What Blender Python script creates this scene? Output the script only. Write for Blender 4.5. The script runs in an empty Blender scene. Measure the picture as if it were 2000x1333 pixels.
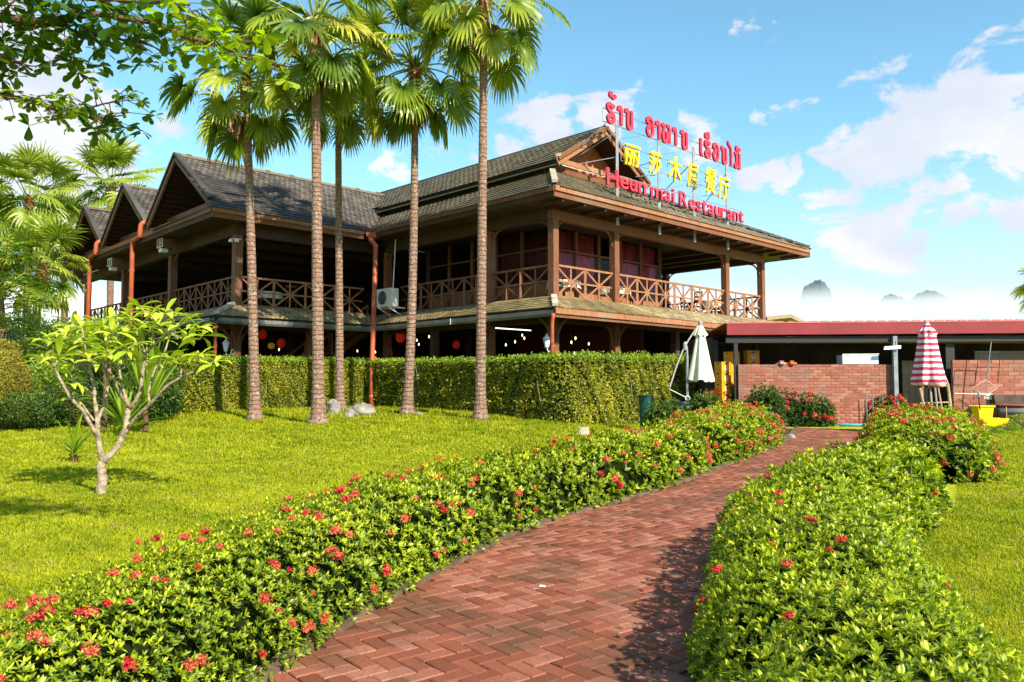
import bpy, math, random
import numpy as np
from mathutils import Vector, Matrix

R = math.radians
random.seed(7)
rng = np.random.default_rng(7)
scene = bpy.context.scene
COL = scene.collection

# ------------------------------------------------------------------ camera, light, exposure
EYE = 1.55
FPX = 1590.0
PITCH = math.atan((758 - 666.5) / FPX)
cam_d = bpy.data.cameras.new('camera')
cam = bpy.data.objects.new('camera', cam_d)
COL.objects.link(cam)
cam.location = (0, 0, EYE)
cam.rotation_euler = (R(90) + PITCH, 0, 0)
cam_d.sensor_width = 36.0
cam_d.lens = FPX / 2000 * 36.0
cam_d.clip_start = 0.05
cam_d.clip_end = 12000
scene.camera = cam

SUN_EL = R(37)
SUN_DIR = Vector((0.60 * math.cos(SUN_EL), -0.80 * math.cos(SUN_EL), math.sin(SUN_EL))).normalized()   # towards the sun
sun_d = bpy.data.lights.new('sun', 'SUN')
sun_d.energy = 5.0
sun_d.angle = R(0.6)
sun_d.color = (1.0, 0.90, 0.72)
sun = bpy.data.objects.new('sun', sun_d)
COL.objects.link(sun)
sun.rotation_euler = SUN_DIR.to_track_quat('Z', 'Y').to_euler()
sun.location = (20, -20, 30)

scene.view_settings.view_transform = 'Standard'
scene.view_settings.look = 'None'
scene.view_settings.gamma = 1.0
scene.view_settings.exposure = 1.12
scene.view_settings.use_curve_mapping = False
scene.cycles.max_bounces = 6
scene.cycles.transparent_max_bounces = 8
scene.cycles.sample_clamp_indirect = 4.0
scene.cycles.volume_bounces = 2


def ray(px, py):
    u = (px - 1000) / FPX
    v = (666.5 - py) / FPX
    return np.array([u, math.cos(PITCH) - v * math.sin(PITCH), math.sin(PITCH) + v * math.cos(PITCH)])


def at(px, py, Y):
    d = ray(px, py)
    p = d * (Y / d[1])
    return Vector((p[0], p[1], p[2] + EYE))


class NT:
    """small node helper"""
    def __init__(s, tree):
        s.t = tree; s.n = tree.nodes; s.l = tree.links

    def new(s, kind, **kw):
        n = s.n.new(kind)
        for k, v in kw.items():
            setattr(n, k, v)
        return n

    def link(s, a, b):
        s.l.new(a, b)

    def math(s, op, a, b=None, c=None, clamp=False):
        n = s.n.new('ShaderNodeMath'); n.operation = op; n.use_clamp = clamp
        for i, v in enumerate((a, b, c)):
            if v is None: continue
            if isinstance(v, (int, float)): n.inputs[i].default_value = v
            else: s.l.new(v, n.inputs[i])
        return n.outputs[0]

    def mix(s, f, a, b, blend='MIX'):
        n = s.n.new('ShaderNodeMix'); n.data_type = 'RGBA'; n.blend_type = blend
        for i, v in ((0, f), (6, a), (7, b)):
            if isinstance(v, (int, float)): n.inputs[i].default_value = v
            elif isinstance(v, (tuple, list)): n.inputs[i].default_value = (*v[:3], 1)
            else: s.l.new(v, n.inputs[i])
        return n.outputs[2]

    def maprange(s, v, a, b, c=0.0, d=1.0, smooth=True):
        n = s.n.new('ShaderNodeMapRange')
        if smooth: n.interpolation_type = 'SMOOTHSTEP'
        s.l.new(v, n.inputs[0])
        for i, x in enumerate((a, b, c, d)): n.inputs[i + 1].default_value = x
        return n.outputs[0]

    def noise(s, vec, scale, detail=3, rough=0.5, dist=0.0):
        n = s.n.new('ShaderNodeTexNoise')
        n.inputs['Scale'].default_value = scale
        n.inputs['Detail'].default_value = detail
        n.inputs['Roughness'].default_value = rough
        n.inputs['Distortion'].default_value = dist
        if vec is not None: s.l.new(vec, n.inputs['Vector'])
        return n

    def ramp(s, f, stops):
        n = s.n.new('ShaderNodeValToRGB')
        cr = n.color_ramp
        while len(cr.elements) < len(stops): cr.elements.new(0.5)
        for e, (p, c) in zip(cr.elements, stops):
            e.position = p; e.color = (*c, 1)
        s.l.new(f, n.inputs[0])
        return n.outputs[0]


# ------------------------------------------------------------------ sky
world = bpy.data.worlds.new('World')
scene.world = world
world.use_nodes = True
w = NT(world.node_tree)
w.n.clear()
sky = w.new('ShaderNodeTexSky', sky_type='NISHITA')
sky.sun_disc = False
sky.sun_elevation = SUN_EL
sky.sun_rotation = math.atan2(SUN_DIR.x, SUN_DIR.y)
sky.air_density = 1.0
sky.dust_density = 0.6
sky.ozone_density = 1.6
tc = w.new('ShaderNodeTexCoord')
dirv = tc.outputs['Generated']
sep = w.new('ShaderNodeSeparateXYZ'); w.link(dirv, sep.inputs[0])
SKY_STR = 0.081
SKY_K = 1.0
hs = w.mix(1.0, sky.outputs[0], (1.08, 1.52, 1.42), 'MULTIPLY')
# clouds: a few banks at their own places in the sky, broken up by noise, plus scattered ones all round
cl = [  # px, py, angular radius (deg), weight
    (1760, 300, 4.8, .55), (1690, 270, 3.6, .55), (1880, 290, 5.2, .56), (1990, 240, 6.0, .62), (1700, 440, 3.8, .50), (1620, 430, 2.6, .44),
    (1990, 390, 2.6, .5), (1490, 232, 1.1, .42), (1520, 224, 1.3, .46), (1550, 216, 1.3, .48), (1580, 207, 1.0, .44), (1200, 195, 2.6, .34), (1040, 262, 3.2, .34), (1180, 240, 2.2, .3),
    (130, 285, 6.2, .8), (20, 270, 6.0, .85), (230, 315, 3.4, .62), (60, 150, 3.4, .42), (-120, 240, 10.0, .8),
    (1905, 385, 1.1, .45), (1470, 350, 1.6, .33), (1520, 335, 1.8, .36), (1340, 330, 4.5, .25),
    (2300, 300, 9.0, .6), (-500, 330, 9.0, .5)]
total = None
for px, py, rad, wt in cl:
    d = Vector(ray(px, py)).normalized()
    dp = w.new('ShaderNodeVectorMath', operation='DOT_PRODUCT')
    w.link(dirv, dp.inputs[0]); dp.inputs[1].default_value = d
    m = w.maprange(dp.outputs['Value'], math.cos(R(rad * 1.15)), math.cos(R(rad * .12)), 0.0, wt)
    total = m if total is None else w.math('MAXIMUM', total, m)
mp = w.new('ShaderNodeMapping'); w.link(dirv, mp.inputs[0]); mp.inputs['Scale'].default_value = (1, 1, 1.7)
n1 = w.noise(mp.outputs[0], 11.0, 9, .58, .3)
n2 = w.noise(mp.outputs[0], 3.1, 4, .5)
base = w.math('ADD', w.math('MULTIPLY', w.math('SUBTRACT', n1.outputs[0], .5), 2.7), w.math('MULTIPLY_ADD', n2.outputs[0], .25, .45))
# elsewhere in the sky: scattered clouds away from the sector in view
yy = w.maprange(sep.outputs[1], 0.35, 0.75, 0.2, 0.0)
v = w.math('ADD', w.math('ADD', base, total), yy)
cloud = w.maprange(v, .88, 1.12)
shade = w.noise(mp.outputs[0], 6.0, 6, .55)
ccol = w.mix(w.maprange(shade.outputs[0], .35, .68), (.74, .79, .90), (.99, .98, .985))
csc = w.new('ShaderNodeVectorMath', operation='SCALE'); w.link(ccol, csc.inputs[0]); csc.inputs['Scale'].default_value = 6.1
cloudcol = csc.outputs[0]
# pale humid air low over the horizon
hz = w.maprange(sep.outputs[2], 0.02, 0.30, 0.90, 0.0)
hz2 = w.maprange(sep.outputs[2], 0.07, 0.16, 0.62, 0.0)
hn = w.noise(mp.outputs[0], 4.0, 5, .5)
hz2 = w.math('MULTIPLY', hz2, w.maprange(hn.outputs[0], .3, .6, .5, 1.0))
skyc = w.mix(hz, hs, (4.3, 5.0, 6.1))
skyc = w.mix(hz2, skyc, (4.9, 5.2, 5.95))
final = w.mix(w.math('MULTIPLY', cloud, .95), skyc, cloudcol)
bg = w.new('ShaderNodeBackground'); bg.inputs[1].default_value = SKY_STR
w.link(final, bg.inputs[0])
wo = w.new('ShaderNodeOutputWorld'); w.link(bg.outputs[0], wo.inputs[0])

# ------------------------------------------------------------------ materials
MATS = {}


def material(name, build=None, color=None, rough=0.7, spec=0.3, metal=0.0, emit=None, estr=1.0, noise=None, bump=None):
    if name in MATS: return MATS[name]
    m = bpy.data.materials.new(name); m.use_nodes = True
    t = NT(m.node_tree); p = t.n['Principled BSDF']
    p.inputs['Roughness'].default_value = rough
    p.inputs['Specular IOR Level'].default_value = spec
    p.inputs['Metallic'].default_value = metal
    co = t.new('ShaderNodeTexCoord').outputs['Object']
    if color: p.inputs['Base Color'].default_value = (*color, 1)
    if noise:     # (scale, dark factor, light factor)
        sc, lo, hi = noise
        nz = t.noise(co, sc, 6, .6)
        c = t.ramp(nz.outputs[0], [(.3, tuple(x * lo for x in color)), (.7, tuple(min(1, x * hi) for x in color))])
        t.link(c, p.inputs['Base Color'])
    if bump:      # (scale, strength)
        nz = t.noise(co, bump[0], 5, .6)
        b = t.new('ShaderNodeBump'); b.inputs['Strength'].default_value = bump[1]; b.inputs['Distance'].default_value = .02
        t.link(nz.outputs[0], b.inputs['Height']); t.link(b.outputs[0], p.inputs['Normal'])
    if emit:
        p.inputs['Emission Color'].default_value = (*emit, 1); p.inputs['Emission Strength'].default_value = estr
    if build: build(t, p, co)
    MATS[name] = m
    return m


def leaf_mat(name, stops, rough=.42, trans=.35, tcol=(1.25, 1.35, .6), spec=.45):
    m = bpy.data.materials.new(name); m.use_nodes = True
    t = NT(m.node_tree); p = t.n['Principled BSDF']; out = t.n['Material Output']
    a = t.new('ShaderNodeAttribute', attribute_name='tint')
    geo = t.new('ShaderNodeNewGeometry')
    c = t.ramp(a.outputs['Fac'], stops)
    nz = t.noise(geo.outputs['Position'], 1.4, 3, .5)
    c = t.mix(t.maprange(nz.outputs[0], .3, .7, 0, .38), c, (stops[0][1][0] * 1.1, stops[0][1][1] * 1.1, stops[0][1][2]))
    p.inputs['Roughness'].default_value = rough
    p.inputs['Specular IOR Level'].default_value = spec
    t.link(c, p.inputs['Base Color'])
    tr = t.new('ShaderNodeBsdfTranslucent')
    t.link(t.mix(1.0, c, tcol, 'MULTIPLY'), tr.inputs[0])
    mx = t.new('ShaderNodeMixShader'); mx.inputs[0].default_value = trans
    t.link(p.outputs[0], mx.inputs[1]); t.link(tr.outputs[0], mx.inputs[2]); t.link(mx.outputs[0], out.inputs[0])
    MATS[name] = m
    return m


def wood(name, col, var=.45, rough=.6, grey=.25):
    def b(t, p, co):
        geo = t.new('ShaderNodeNewGeometry')
        mp_ = t.new('ShaderNodeMapping'); t.link(co, mp_.inputs[0]); mp_.inputs['Scale'].default_value = (5, 5, 1.1)
        n_ = t.noise(mp_.outputs[0], 4, 8, .65, 1.0)
        big = t.noise(co, .9, 4, .5)
        c = t.ramp(n_.outputs[0], [(.25, tuple(x * (1 - var) for x in col)), (.55, col), (.8, tuple(min(1, x * (1 + var)) for x in col))])
        c = t.mix(t.maprange(big.outputs[0], .45, .75, 0, grey), c, (col[0] * .9 + .06, col[0] * .75 + .05, col[0] * .65 + .05))
        rnd = t.math('MULTIPLY_ADD', geo.outputs['Random Per Island'], .5, .75)
        hsv = t.new('ShaderNodeHueSaturation'); t.link(c, hsv.inputs['Color']); t.link(rnd, hsv.inputs['Value'])
        t.link(hsv.outputs[0], p.inputs['Base Color'])
        bp = t.new('ShaderNodeBump'); bp.inputs['Strength'].default_value = .35; bp.inputs['Distance'].default_value = .01
        t.link(n_.outputs[0], bp.inputs['Height']); t.link(bp.outputs[0], p.inputs['Normal'])
    return material(name, b, rough=rough)


WOOD = wood('teak', (.155, .059, .026))
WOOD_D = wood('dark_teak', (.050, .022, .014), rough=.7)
WOOD_L = wood('weathered_sunlit_teak', (.27, .118, .052), var=.6, grey=.3)  # paler copy of the teak, sunlight on the fronts put into the colour
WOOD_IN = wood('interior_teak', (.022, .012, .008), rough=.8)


def tilemat(name, c0, c1, c2, moss=None):
    def b(t, p, co):
        oi = t.new('ShaderNodeObjectInfo'); geo = t.new('ShaderNodeNewGeometry')
        big = t.noise(geo.outputs['Position'], .55, 4, .6)
        fine = t.noise(geo.outputs['Position'], 14, 5, .6)
        r = t.math('ADD', t.math('MULTIPLY', geo.outputs['Random Per Island'], .25), t.math('MULTIPLY', oi.outputs['Random'], .2))
        f = t.math('ADD', r, t.math('ADD', t.math('MULTIPLY', big.outputs[0], .5), t.math('MULTIPLY', fine.outputs[0], .3)))
        c = t.ramp(f, [(.35, c0), (.58, c1), (.85, c2)])
        if moss:
            mz = t.noise(geo.outputs['Position'], 2.2, 6, .7)
            c = t.mix(t.maprange(mz.outputs[0], .52, .68, 0, .7), c, moss)
        t.link(c, p.inputs['Base Color'])
        bp = t.new('ShaderNodeBump'); bp.inputs['Strength'].default_value = .4; bp.inputs['Distance'].default_value = .01
        t.link(fine.outputs[0], bp.inputs['Height']); t.link(bp.outputs[0], p.inputs['Normal'])
    return material(name, b, rough=.55, spec=.35)


TILE = tilemat('roof_tile_dark', (.016, .014, .013), (.040, .034, .030), (.11, .095, .08))
TILE_SK = tilemat('skirt_tile_mossy', (.06, .046, .022), (.17, .13, .065), (.36, .29, .16), moss=(.13, .12, .035))
TILE_UP = tilemat('upper_tile_brown', (.05, .040, .028), (.105, .086, .056), (.19, .16, .105), moss=(.07, .06, .04))
CAP = material('lime_cap', color=(.42, .36, .30), rough=.8, noise=(6, .6, 1.2))
DARK = material('dark_underside', color=(.03, .022, .018), rough=.9)
PIPE = material('terracotta_pipe', color=(.33, .075, .032), rough=.45, noise=(3, .8, 1.15))
GUTTER = material('grey_gutter', color=(.15, .15, .145), rough=.5, noise=(2.5, .55, 1.2))
STEEL = material('grey_steel', color=(.20, .23, .26), rough=.5, metal=.3, noise=(5, .7, 1.2))
WHITE = material('white_metal', color=(.68, .68, .66), rough=.45, noise=(4, .85, 1.1))
GREYM = material('grey_plastic', color=(.25, .25, .25), rough=.6)
BLACKM = material('black_metal', color=(.02, .02, .022), rough=.5)
RED_SIGN = material('red_sign', color=(.62, .035, .065), rough=.4, noise=(7, .85, 1.1))
RED_SIDE = material('red_sign_side', color=(.40, .025, .05), rough=.5)
YEL_SIGN = material('yellow_sign', color=(.80, .60, .02), rough=.4, noise=(7, .85, 1.1))
SHED_RED = material('shed_red', color=(.20, .022, .030), rough=.5, noise=(1.5, .8, 1.1))
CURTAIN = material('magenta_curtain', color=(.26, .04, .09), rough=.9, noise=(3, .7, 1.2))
GLASS_D = material('dark_glass', color=(.02, .025, .025), rough=.1, spec=.6)
ROCK = material('grey_rock', color=(.20, .185, .165), rough=.9, noise=(5, .45, 1.5), bump=(9, .8))
KERB = material('kerb_concrete', color=(.11, .075, .045), rough=.9, noise=(4, .45, 1.5), bump=(30, .5))
YELLOW_P = material('yellow_plastic', color=(.75, .52, .01), rough=.4)
BLUE_P = material('blue_pipe', color=(.03, .22, .45), rough=.5)
GREEN_P = material('green_plastic', color=(.006, .05, .035), rough=.5)
CRATE = material('orange_crate', color=(.72, .28, .015), rough=.5, noise=(6, .8, 1.1))
BAMBOO = material('weathered_bamboo', color=(.40, .28, .17), rough=.7, noise=(9, .6, 1.2))
CANVAS = material('cream_canvas', color=(.66, .63, .50), rough=.85, noise=(3, .85, 1.08))
COOLER = material('pale_blue_panel', color=(.42, .55, .72), rough=.5, noise=(5, .85, 1.1))
LAMP_RED = material('red_lantern_paper', color=(.7, .03, .02), rough=.6, emit=(1, .04, .02), estr=.04)
LAMP_YEL = material('yellow_lantern_paper', color=(.7, .5, .05), rough=.6, emit=(1, .65, .05), estr=.04)
BULB = material('bulb_lit', color=(1, .8, .6), emit=(1, .72, .42), estr=2.0)
TUBE = material('tube_lit', color=(1, 1, 1), emit=(.95, .97, 1), estr=1.2)


def stripes(t, p, co):
    s = t.new('ShaderNodeSeparateXYZ'); t.link(co, s.inputs[0])
    nz = t.noise(co, 5, 2)
    z = t.math('ADD', s.outputs[2], t.math('MULTIPLY', nz.outputs[0], .05))
    f = t.math('FRACT', t.math('MULTIPLY', z, 7.2))
    g = t.math('GREATER_THAN', f, .5)
    t.link(t.mix(g, (.50, .035, .10), (.72, .60, .58)), p.inputs['Base Color'])


STRIPE = material('striped_canvas', stripes, rough=.85)


def brickmat(name, c0, c1, c2, dirt=None):
    def b(t, p, co):
        oi = t.new('ShaderNodeObjectInfo'); geo = t.new('ShaderNodeNewGeometry')
        a = t.new('ShaderNodeAttribute', attribute_name='tint')
        r = t.math('FRACT', t.math('ADD', oi.outputs['Random'], a.outputs['Fac']))
        fine = t.noise(geo.outputs['Position'], 45, 6, .65)
        big = t.noise(geo.outputs['Position'], 1.3, 5, .6)
        c = t.ramp(r, [(0, c0), (.5, c1), (1, c2)])
        c = t.mix(t.maprange(fine.outputs[0], .42, .62, .0, .55), t.mix(.5, c, c0), c)
        spots = t.noise(geo.outputs['Position'], 120, 3, .5)
        c = t.mix(t.maprange(spots.outputs[0], .62, .68, 0, .6), c, (c0[0] * .25, c0[1] * .3, c0[2] * .4))
        if dirt: c = t.mix(t.maprange(big.outputs[0], .46, .66, 0, .75), c, dirt)
        t.link(c, p.inputs['Base Color'])
        bp = t.new('ShaderNodeBump'); bp.inputs['Strength'].default_value = .6; bp.inputs['Distance'].default_value = .006
        t.link(fine.outputs[0], bp.inputs['Height']); t.link(bp.outputs[0], p.inputs['Normal'])
    return material(name, b, rough=.75, spec=.3)


PAVER = brickmat('paver_brick', (.135, .038, .018), (.26, .082, .046), (.34, .155, .108), dirt=(.085, .042, .020))
WBRICK = brickmat('wall_brick', (.20, .060, .038), (.30, .095, .060), (.36, .18, .13), dirt=(.17, .10, .08))
MORTAR = material('mortar', color=(.23, .15, .115), rough=.95, noise=(9, .6, 1.2))


def soil(t, p, co):
    n_ = t.noise(co, 9, 6, .7)
    t.link(t.ramp(n_.outputs[0], [(.3, (.03, .018, .012)), (.6, (.075, .04, .025)), (.8, (.06, .07, .02))]), p.inputs['Base Color'])


SOIL = material('path_bed', soil, rough=1.0)


def lawn(t, p, co):
    geo = t.new('ShaderNodeNewGeometry'); pos = geo.outputs['Position']
    a_ = t.noise(pos, .35, 5, .6); b_ = t.noise(pos, 2.6, 6, .65); c_ = t.noise(pos, 30, 5, .7)
    f = t.math('ADD', t.math('MULTIPLY', a_.outputs[0], .45), t.math('MULTIPLY', b_.outputs[0], .55))
    c = t.ramp(f, [(.33, (.16, .21, .008)), (.5, (.32, .36, .008)), (.68, (.44, .42, .015))])
    c = t.mix(t.maprange(c_.outputs[0], .35, .65, .0, .45), c, (.10, .15, .012))
    dry = t.noise(pos, 1.1, 6, .7)
    c = t.mix(t.maprange(dry.outputs[0], .52, .68, 0, .55), c, (.40, .30, .06))
    bare = t.noise(pos, 3.3, 7, .72)
    dd = t.new('ShaderNodeVectorMath', operation='DISTANCE'); t.link(pos, dd.inputs[0]); dd.inputs[1].default_value = (-4.3, 9.7, .2)
    near_ = t.maprange(dd.outputs['Value'], .4, 1.9, .085, 0)
    barev = t.math('ADD', bare.outputs[0], near_)
    c = t.mix(t.maprange(barev, .60, .65, 0, .92), c, (.13, .085, .045))
    t.link(c, p.inputs['Base Color'])
    bp = t.new('ShaderNodeBump'); bp.inputs['Strength'].default_value = .7; bp.inputs['Distance'].default_value = .03
    t.link(c_.outputs[0], bp.inputs['Height']); t.link(bp.outputs[0], p.inputs['Normal'])


LAWN = material('lawn', lawn, rough=.9, spec=.1)
GRASS = leaf_mat('grass_blade', [(0, (.11, .165, .006)), (.5, (.345, .370, .008)), (1, (.50, .49, .03))], rough=.6, trans=.4, tcol=(1.1, 1.2, .5), spec=.2)
IXORA = leaf_mat('shrub_leaf', [(0, (.035, .080, .005)), (.36, (.18, .265, .008)), (.70, (.46, .52, .014)), (1, (.68, .66, .05))])
CLIPPED = leaf_mat('hedge_leaf', [(0, (.07, .09, .010)), (.45, (.24, .27, .012)), (.8, (.42, .40, .02)), (1, (.48, .33, .04))], rough=.5)
TOPG = leaf_mat('hedge_new_growth', [(0, (.08, .15, .012)), (.5, (.20, .30, .015)), (1, (.34, .42, .03))], rough=.5)
PALMG = leaf_mat('palm_leaf', [(0, (.03, .07, .008)), (.5, (.14, .22, .012)), (.85, (.38, .42, .025)), (1, (.55, .44, .09))], rough=.38, trans=.3)
PALMY = leaf_mat('palm_leaf_pale', [(0, (.05, .11, .010)), (.5, (.20, .28, .018)), (1, (.44, .46, .07))], rough=.4, trans=.35)
PLUME = leaf_mat('frangipani_leaf', [(0, (.20, .30, .015)), (.5, (.42, .52, .03)), (1, (.62, .64, .09))], rough=.32, trans=.35, spec=.5)
TREEG = leaf_mat('tree_leaf', [(0, (.03, .075, .008)), (.6, (.09, .17, .012)), (1, (.34, .42, .015))], rough=.35, trans=.45, tcol=(1.6, 1.9, .3))
DEEP = leaf_mat('deep_green_leaf', [(0, (.02, .05, .008)), (.5, (.055, .12, .012)), (1, (.16, .25, .02))], rough=.5)
CONIF = leaf_mat('golden_shrub_leaf', [(0, (.12, .12, .015)), (.5, (.30, .25, .025)), (1, (.42, .36, .05))], rough=.6)
PETAL = leaf_mat('petal_red', [(0, (.42, .03, .02)), (.5, (.62, .09, .05)), (1, (.70, .24, .12))], rough=.5, trans=.25, tcol=(1.2, .8, .6))
PETAL_D = leaf_mat('petal_crimson', [(0, (.38, .008, .014)), (.5, (.60, .012, .03)), (1, (.70, .05, .06))], rough=.5, trans=.25, tcol=(1.2, .8, .6))
INNER_SHADE = material('shrub_inner_shade', color=(.010, .017, .004), spec=0.0, rough=1.0, noise=(12, .5, 1.4))  # near-black green, the shade inside the foliage put into the colour


def palmbark(t, p, co):
    s = t.new('ShaderNodeSeparateXYZ'); t.link(co, s.inputs[0])
    nz = t.noise(co, 6, 4)
    z = t.math('ADD', s.outputs[2], t.math('MULTIPLY', nz.outputs[0], .13))
    f = t.math('FRACT', t.math('MULTIPLY', z, 8.5))
    g = t.maprange(f, .0, .25, 1, 0)
    fine = t.noise(co, 16, 7, .7)
    mp_ = t.new('ShaderNodeMapping'); t.link(co, mp_.inputs[0]); mp_.inputs['Scale'].default_value = (1, 1, 5)
    band = t.noise(mp_.outputs[0], 2.0, 5, .6)
    c = t.ramp(fine.outputs[0], [(.32, (.075, .045, .036)), (.52, (.205, .135, .10)), (.68, (.46, .37, .30))])
    c = t.mix(t.maprange(band.outputs[0], .4, .65, 0, .6), c, (.20, .085, .055))
    c = t.mix(t.math('MULTIPLY', g, .5), c, (.06, .035, .03))
    t.link(c, p.inputs['Base Color'])
    bp = t.new('ShaderNodeBump'); bp.inputs['Strength'].default_value = .8; bp.inputs['Distance'].default_value = .02
    t.link(t.math('SUBTRACT', fine.outputs[0], g), bp.inputs['Height']); t.link(bp.outputs[0], p.inputs['Normal'])


PBARK = material('palm_bark', palmbark, rough=.8)
PFIBRE = material('palm_fibre', color=(.17, .06, .03), rough=.9, noise=(14, .4, 1.7), bump=(20, .8))
FBARK = material('frangipani_bark', color=(.30, .235, .165), rough=.85, noise=(17, .35, 1.5), bump=(30, 1.0))
TBARK = material('tree_bark', color=(.10, .055, .03), rough=.85, noise=(10, .5, 1.5))
PETIOLE = material('petiole', color=(.20, .26, .05), rough=.5)
DEADLEAF = leaf_mat('dead_palm_leaf', [(0, (.14, .08, .05)), (1, (.30, .20, .12))], rough=.8, trans=.15, tcol=(1, 1, 1))


# ------------------------------------------------------------------ mesh helpers
class MB:
    def __init__(s): s.v = []; s.f = []

    def hexa(s, c):      # 8 corners: bottom 0-3 ccw, top 4-7
        k = len(s.v); s.v += [tuple(p) for p in c]
        s.f += [(k, k + 3, k + 2, k + 1), (k + 4, k + 5, k + 6, k + 7), (k, k + 1, k + 5, k + 4), (k + 1, k + 2, k + 6, k + 5), (k + 2, k + 3, k + 7, k + 6), (k + 3, k, k + 4, k + 7)]
        return s

    def box(s, x0, x1, y0, y1, z0, z1):
        return s.hexa([(x0, y0, z0), (x1, y0, z0), (x1, y1, z0), (x0, y1, z0), (x0, y0, z1), (x1, y0, z1), (x1, y1, z1), (x0, y1, z1)])

    def beam(s, p, q, wd, h, up=(0, 0, 1)):
        p = Vector(p); q = Vector(q); d = (q - p).normalized()
        side = d.cross(Vector(up))
        if side.length < 1e-4: side = d.cross(Vector((1, 0, 0)))
        side.normalize(); u = side.cross(d).normalized()
        a = side * wd / 2; b = u * h / 2
        return s.hexa([p - a - b, p + a - b, q + a - b, q - a - b, p - a + b, p + a + b, q + a + b, q - a + b])

    def tube(s, pts, rad, n=8, cap=True):
        pts = [Vector(p) for p in pts]
        if isinstance(rad, (int, float)): rad = [rad] * len(pts)
        k0 = len(s.v); prev = None
        for i, p in enumerate(pts):
            d = (pts[min(i + 1, len(pts) - 1)] - pts[max(i - 1, 0)]).normalized()
            if prev is None:
                ref = Vector((0, 0, 1)) if abs(d.z) < .9 else Vector((1, 0, 0))
                a = d.cross(ref).normalized()
            else:
                a = (prev - d * prev.dot(d)).normalized()
            prev = a; b = d.cross(a)
            for j in range(n):
                t = 2 * math.pi * j / n
                s.v.append(tuple(p + (a * math.cos(t) + b * math.sin(t)) * rad[i]))
        for i in range(len(pts) - 1):
            for j in range(n):
                a0 = k0 + i * n + j; a1 = k0 + i * n + (j + 1) % n
                s.f.append((a0, a1, a1 + n, a0 + n))
        if cap:
            s.f.append(tuple(k0 + j for j in range(n))[::-1]); s.f.append(tuple(k0 + (len(pts) - 1) * n + j for j in range(n)))
        return s

    def lathe(s, cx, cy, prof, n=16, wob=None):
        k0 = len(s.v)
        for i, (r, z) in enumerate(prof):
            for j in range(n):
                t = 2 * math.pi * j / n
                rr = r * (wob(t, i / (len(prof) - 1)) if wob else 1)
                s.v.append((cx + rr * math.cos(t), cy + rr * math.sin(t), z))
        for i in range(len(prof) - 1):
            for j in range(n):
                a0 = k0 + i * n + j; a1 = k0 + i * n + (j + 1) % n
                s.f.append((a0, a1, a1 + n, a0 + n))
        s.f.append(tuple(k0 + j for j in range(n))[::-1]); s.f.append(tuple(k0 + (len(prof) - 1) * n + j for j in range(n)))
        return s

    def slab(s, poly, thick):    # polygon of 3D points, extruded straight down
        k = len(s.v); n = len(poly)
        s.v += [tuple(p) for p in poly] + [(p[0], p[1], p[2] - thick) for p in poly]
        s.f.append(tuple(range(k, k + n))); s.f.append(tuple(range(k + n, k + 2 * n))[::-1])
        for i in range(n): j = (i + 1) % n; s.f.append((k + j, k + i, k + n + i, k + n + j))
        return s

    def mesh(s, name, mat, smooth=False, off=(0, 0, 0)):
        m = bpy.data.meshes.new(name)
        ox, oy, oz = off
        m.from_pydata([(x - ox, y - oy, z - oz) for x, y, z in s.v], [], s.f)
        if smooth: m.polygons.foreach_set('use_smooth', [True] * len(m.polygons))
        m.materials.append(mat); m.update()
        return m


def wloc(o):
    p = Vector((0, 0, 0))
    while o is not None:
        p += o.location; o = o.parent
    return p


def link(name, data, parent=None, kind=None, label=None):
    o = bpy.data.objects.new(name, data); COL.objects.link(o)
    if parent is not None: o.parent = parent
    if kind: o['kind'] = kind
    if label: o['label'] = label
    return o


def part(name, mb, mat, parent, smooth=False, kind=None, label=None):
    """a part given in world coordinates, stored relative to its (unrotated) thing"""
    return link(name, mb.mesh(name, mat, smooth, wloc(parent)), parent, kind, label)


def thing(name, label, cat, loc=(0, 0, 0), group=None, kind=None):
    o = bpy.data.objects.new(name, None); COL.objects.link(o)
    o.empty_display_size = .2
    o.location = loc; o['label'] = label; o['category'] = cat
    if group: o['group'] = group
    if kind: o['kind'] = kind
    return o


def npmesh(name, V, F, mat, tint=None, smooth=False):
    """fast mesh from arrays; F is (n,3) or (n,4)"""
    m = bpy.data.meshes.new(name)
    V = np.asarray(V, dtype=np.float32).reshape(-1, 3); F = np.asarray(F, dtype=np.int32)
    k = F.shape[1]
    m.vertices.add(len(V)); m.vertices.foreach_set('co', V.ravel())
    m.loops.add(F.size); m.loops.foreach_set('vertex_index', F.ravel())
    m.polygons.add(len(F)); m.polygons.foreach_set('loop_start', np.arange(0, F.size, k, dtype=np.int32))
    m.update(calc_edges=True)
    if smooth: m.polygons.foreach_set('use_smooth', np.ones(len(F), dtype=bool))
    if tint is not None:
        a = m.attributes.new('tint', 'FLOAT', 'POINT'); a.data.foreach_set('value', np.asarray(tint, dtype=np.float32))
    m.materials.append(mat)
    return m


def unit(a): return a / np.maximum(np.linalg.norm(a, axis=-1, keepdims=True), 1e-9)


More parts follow.
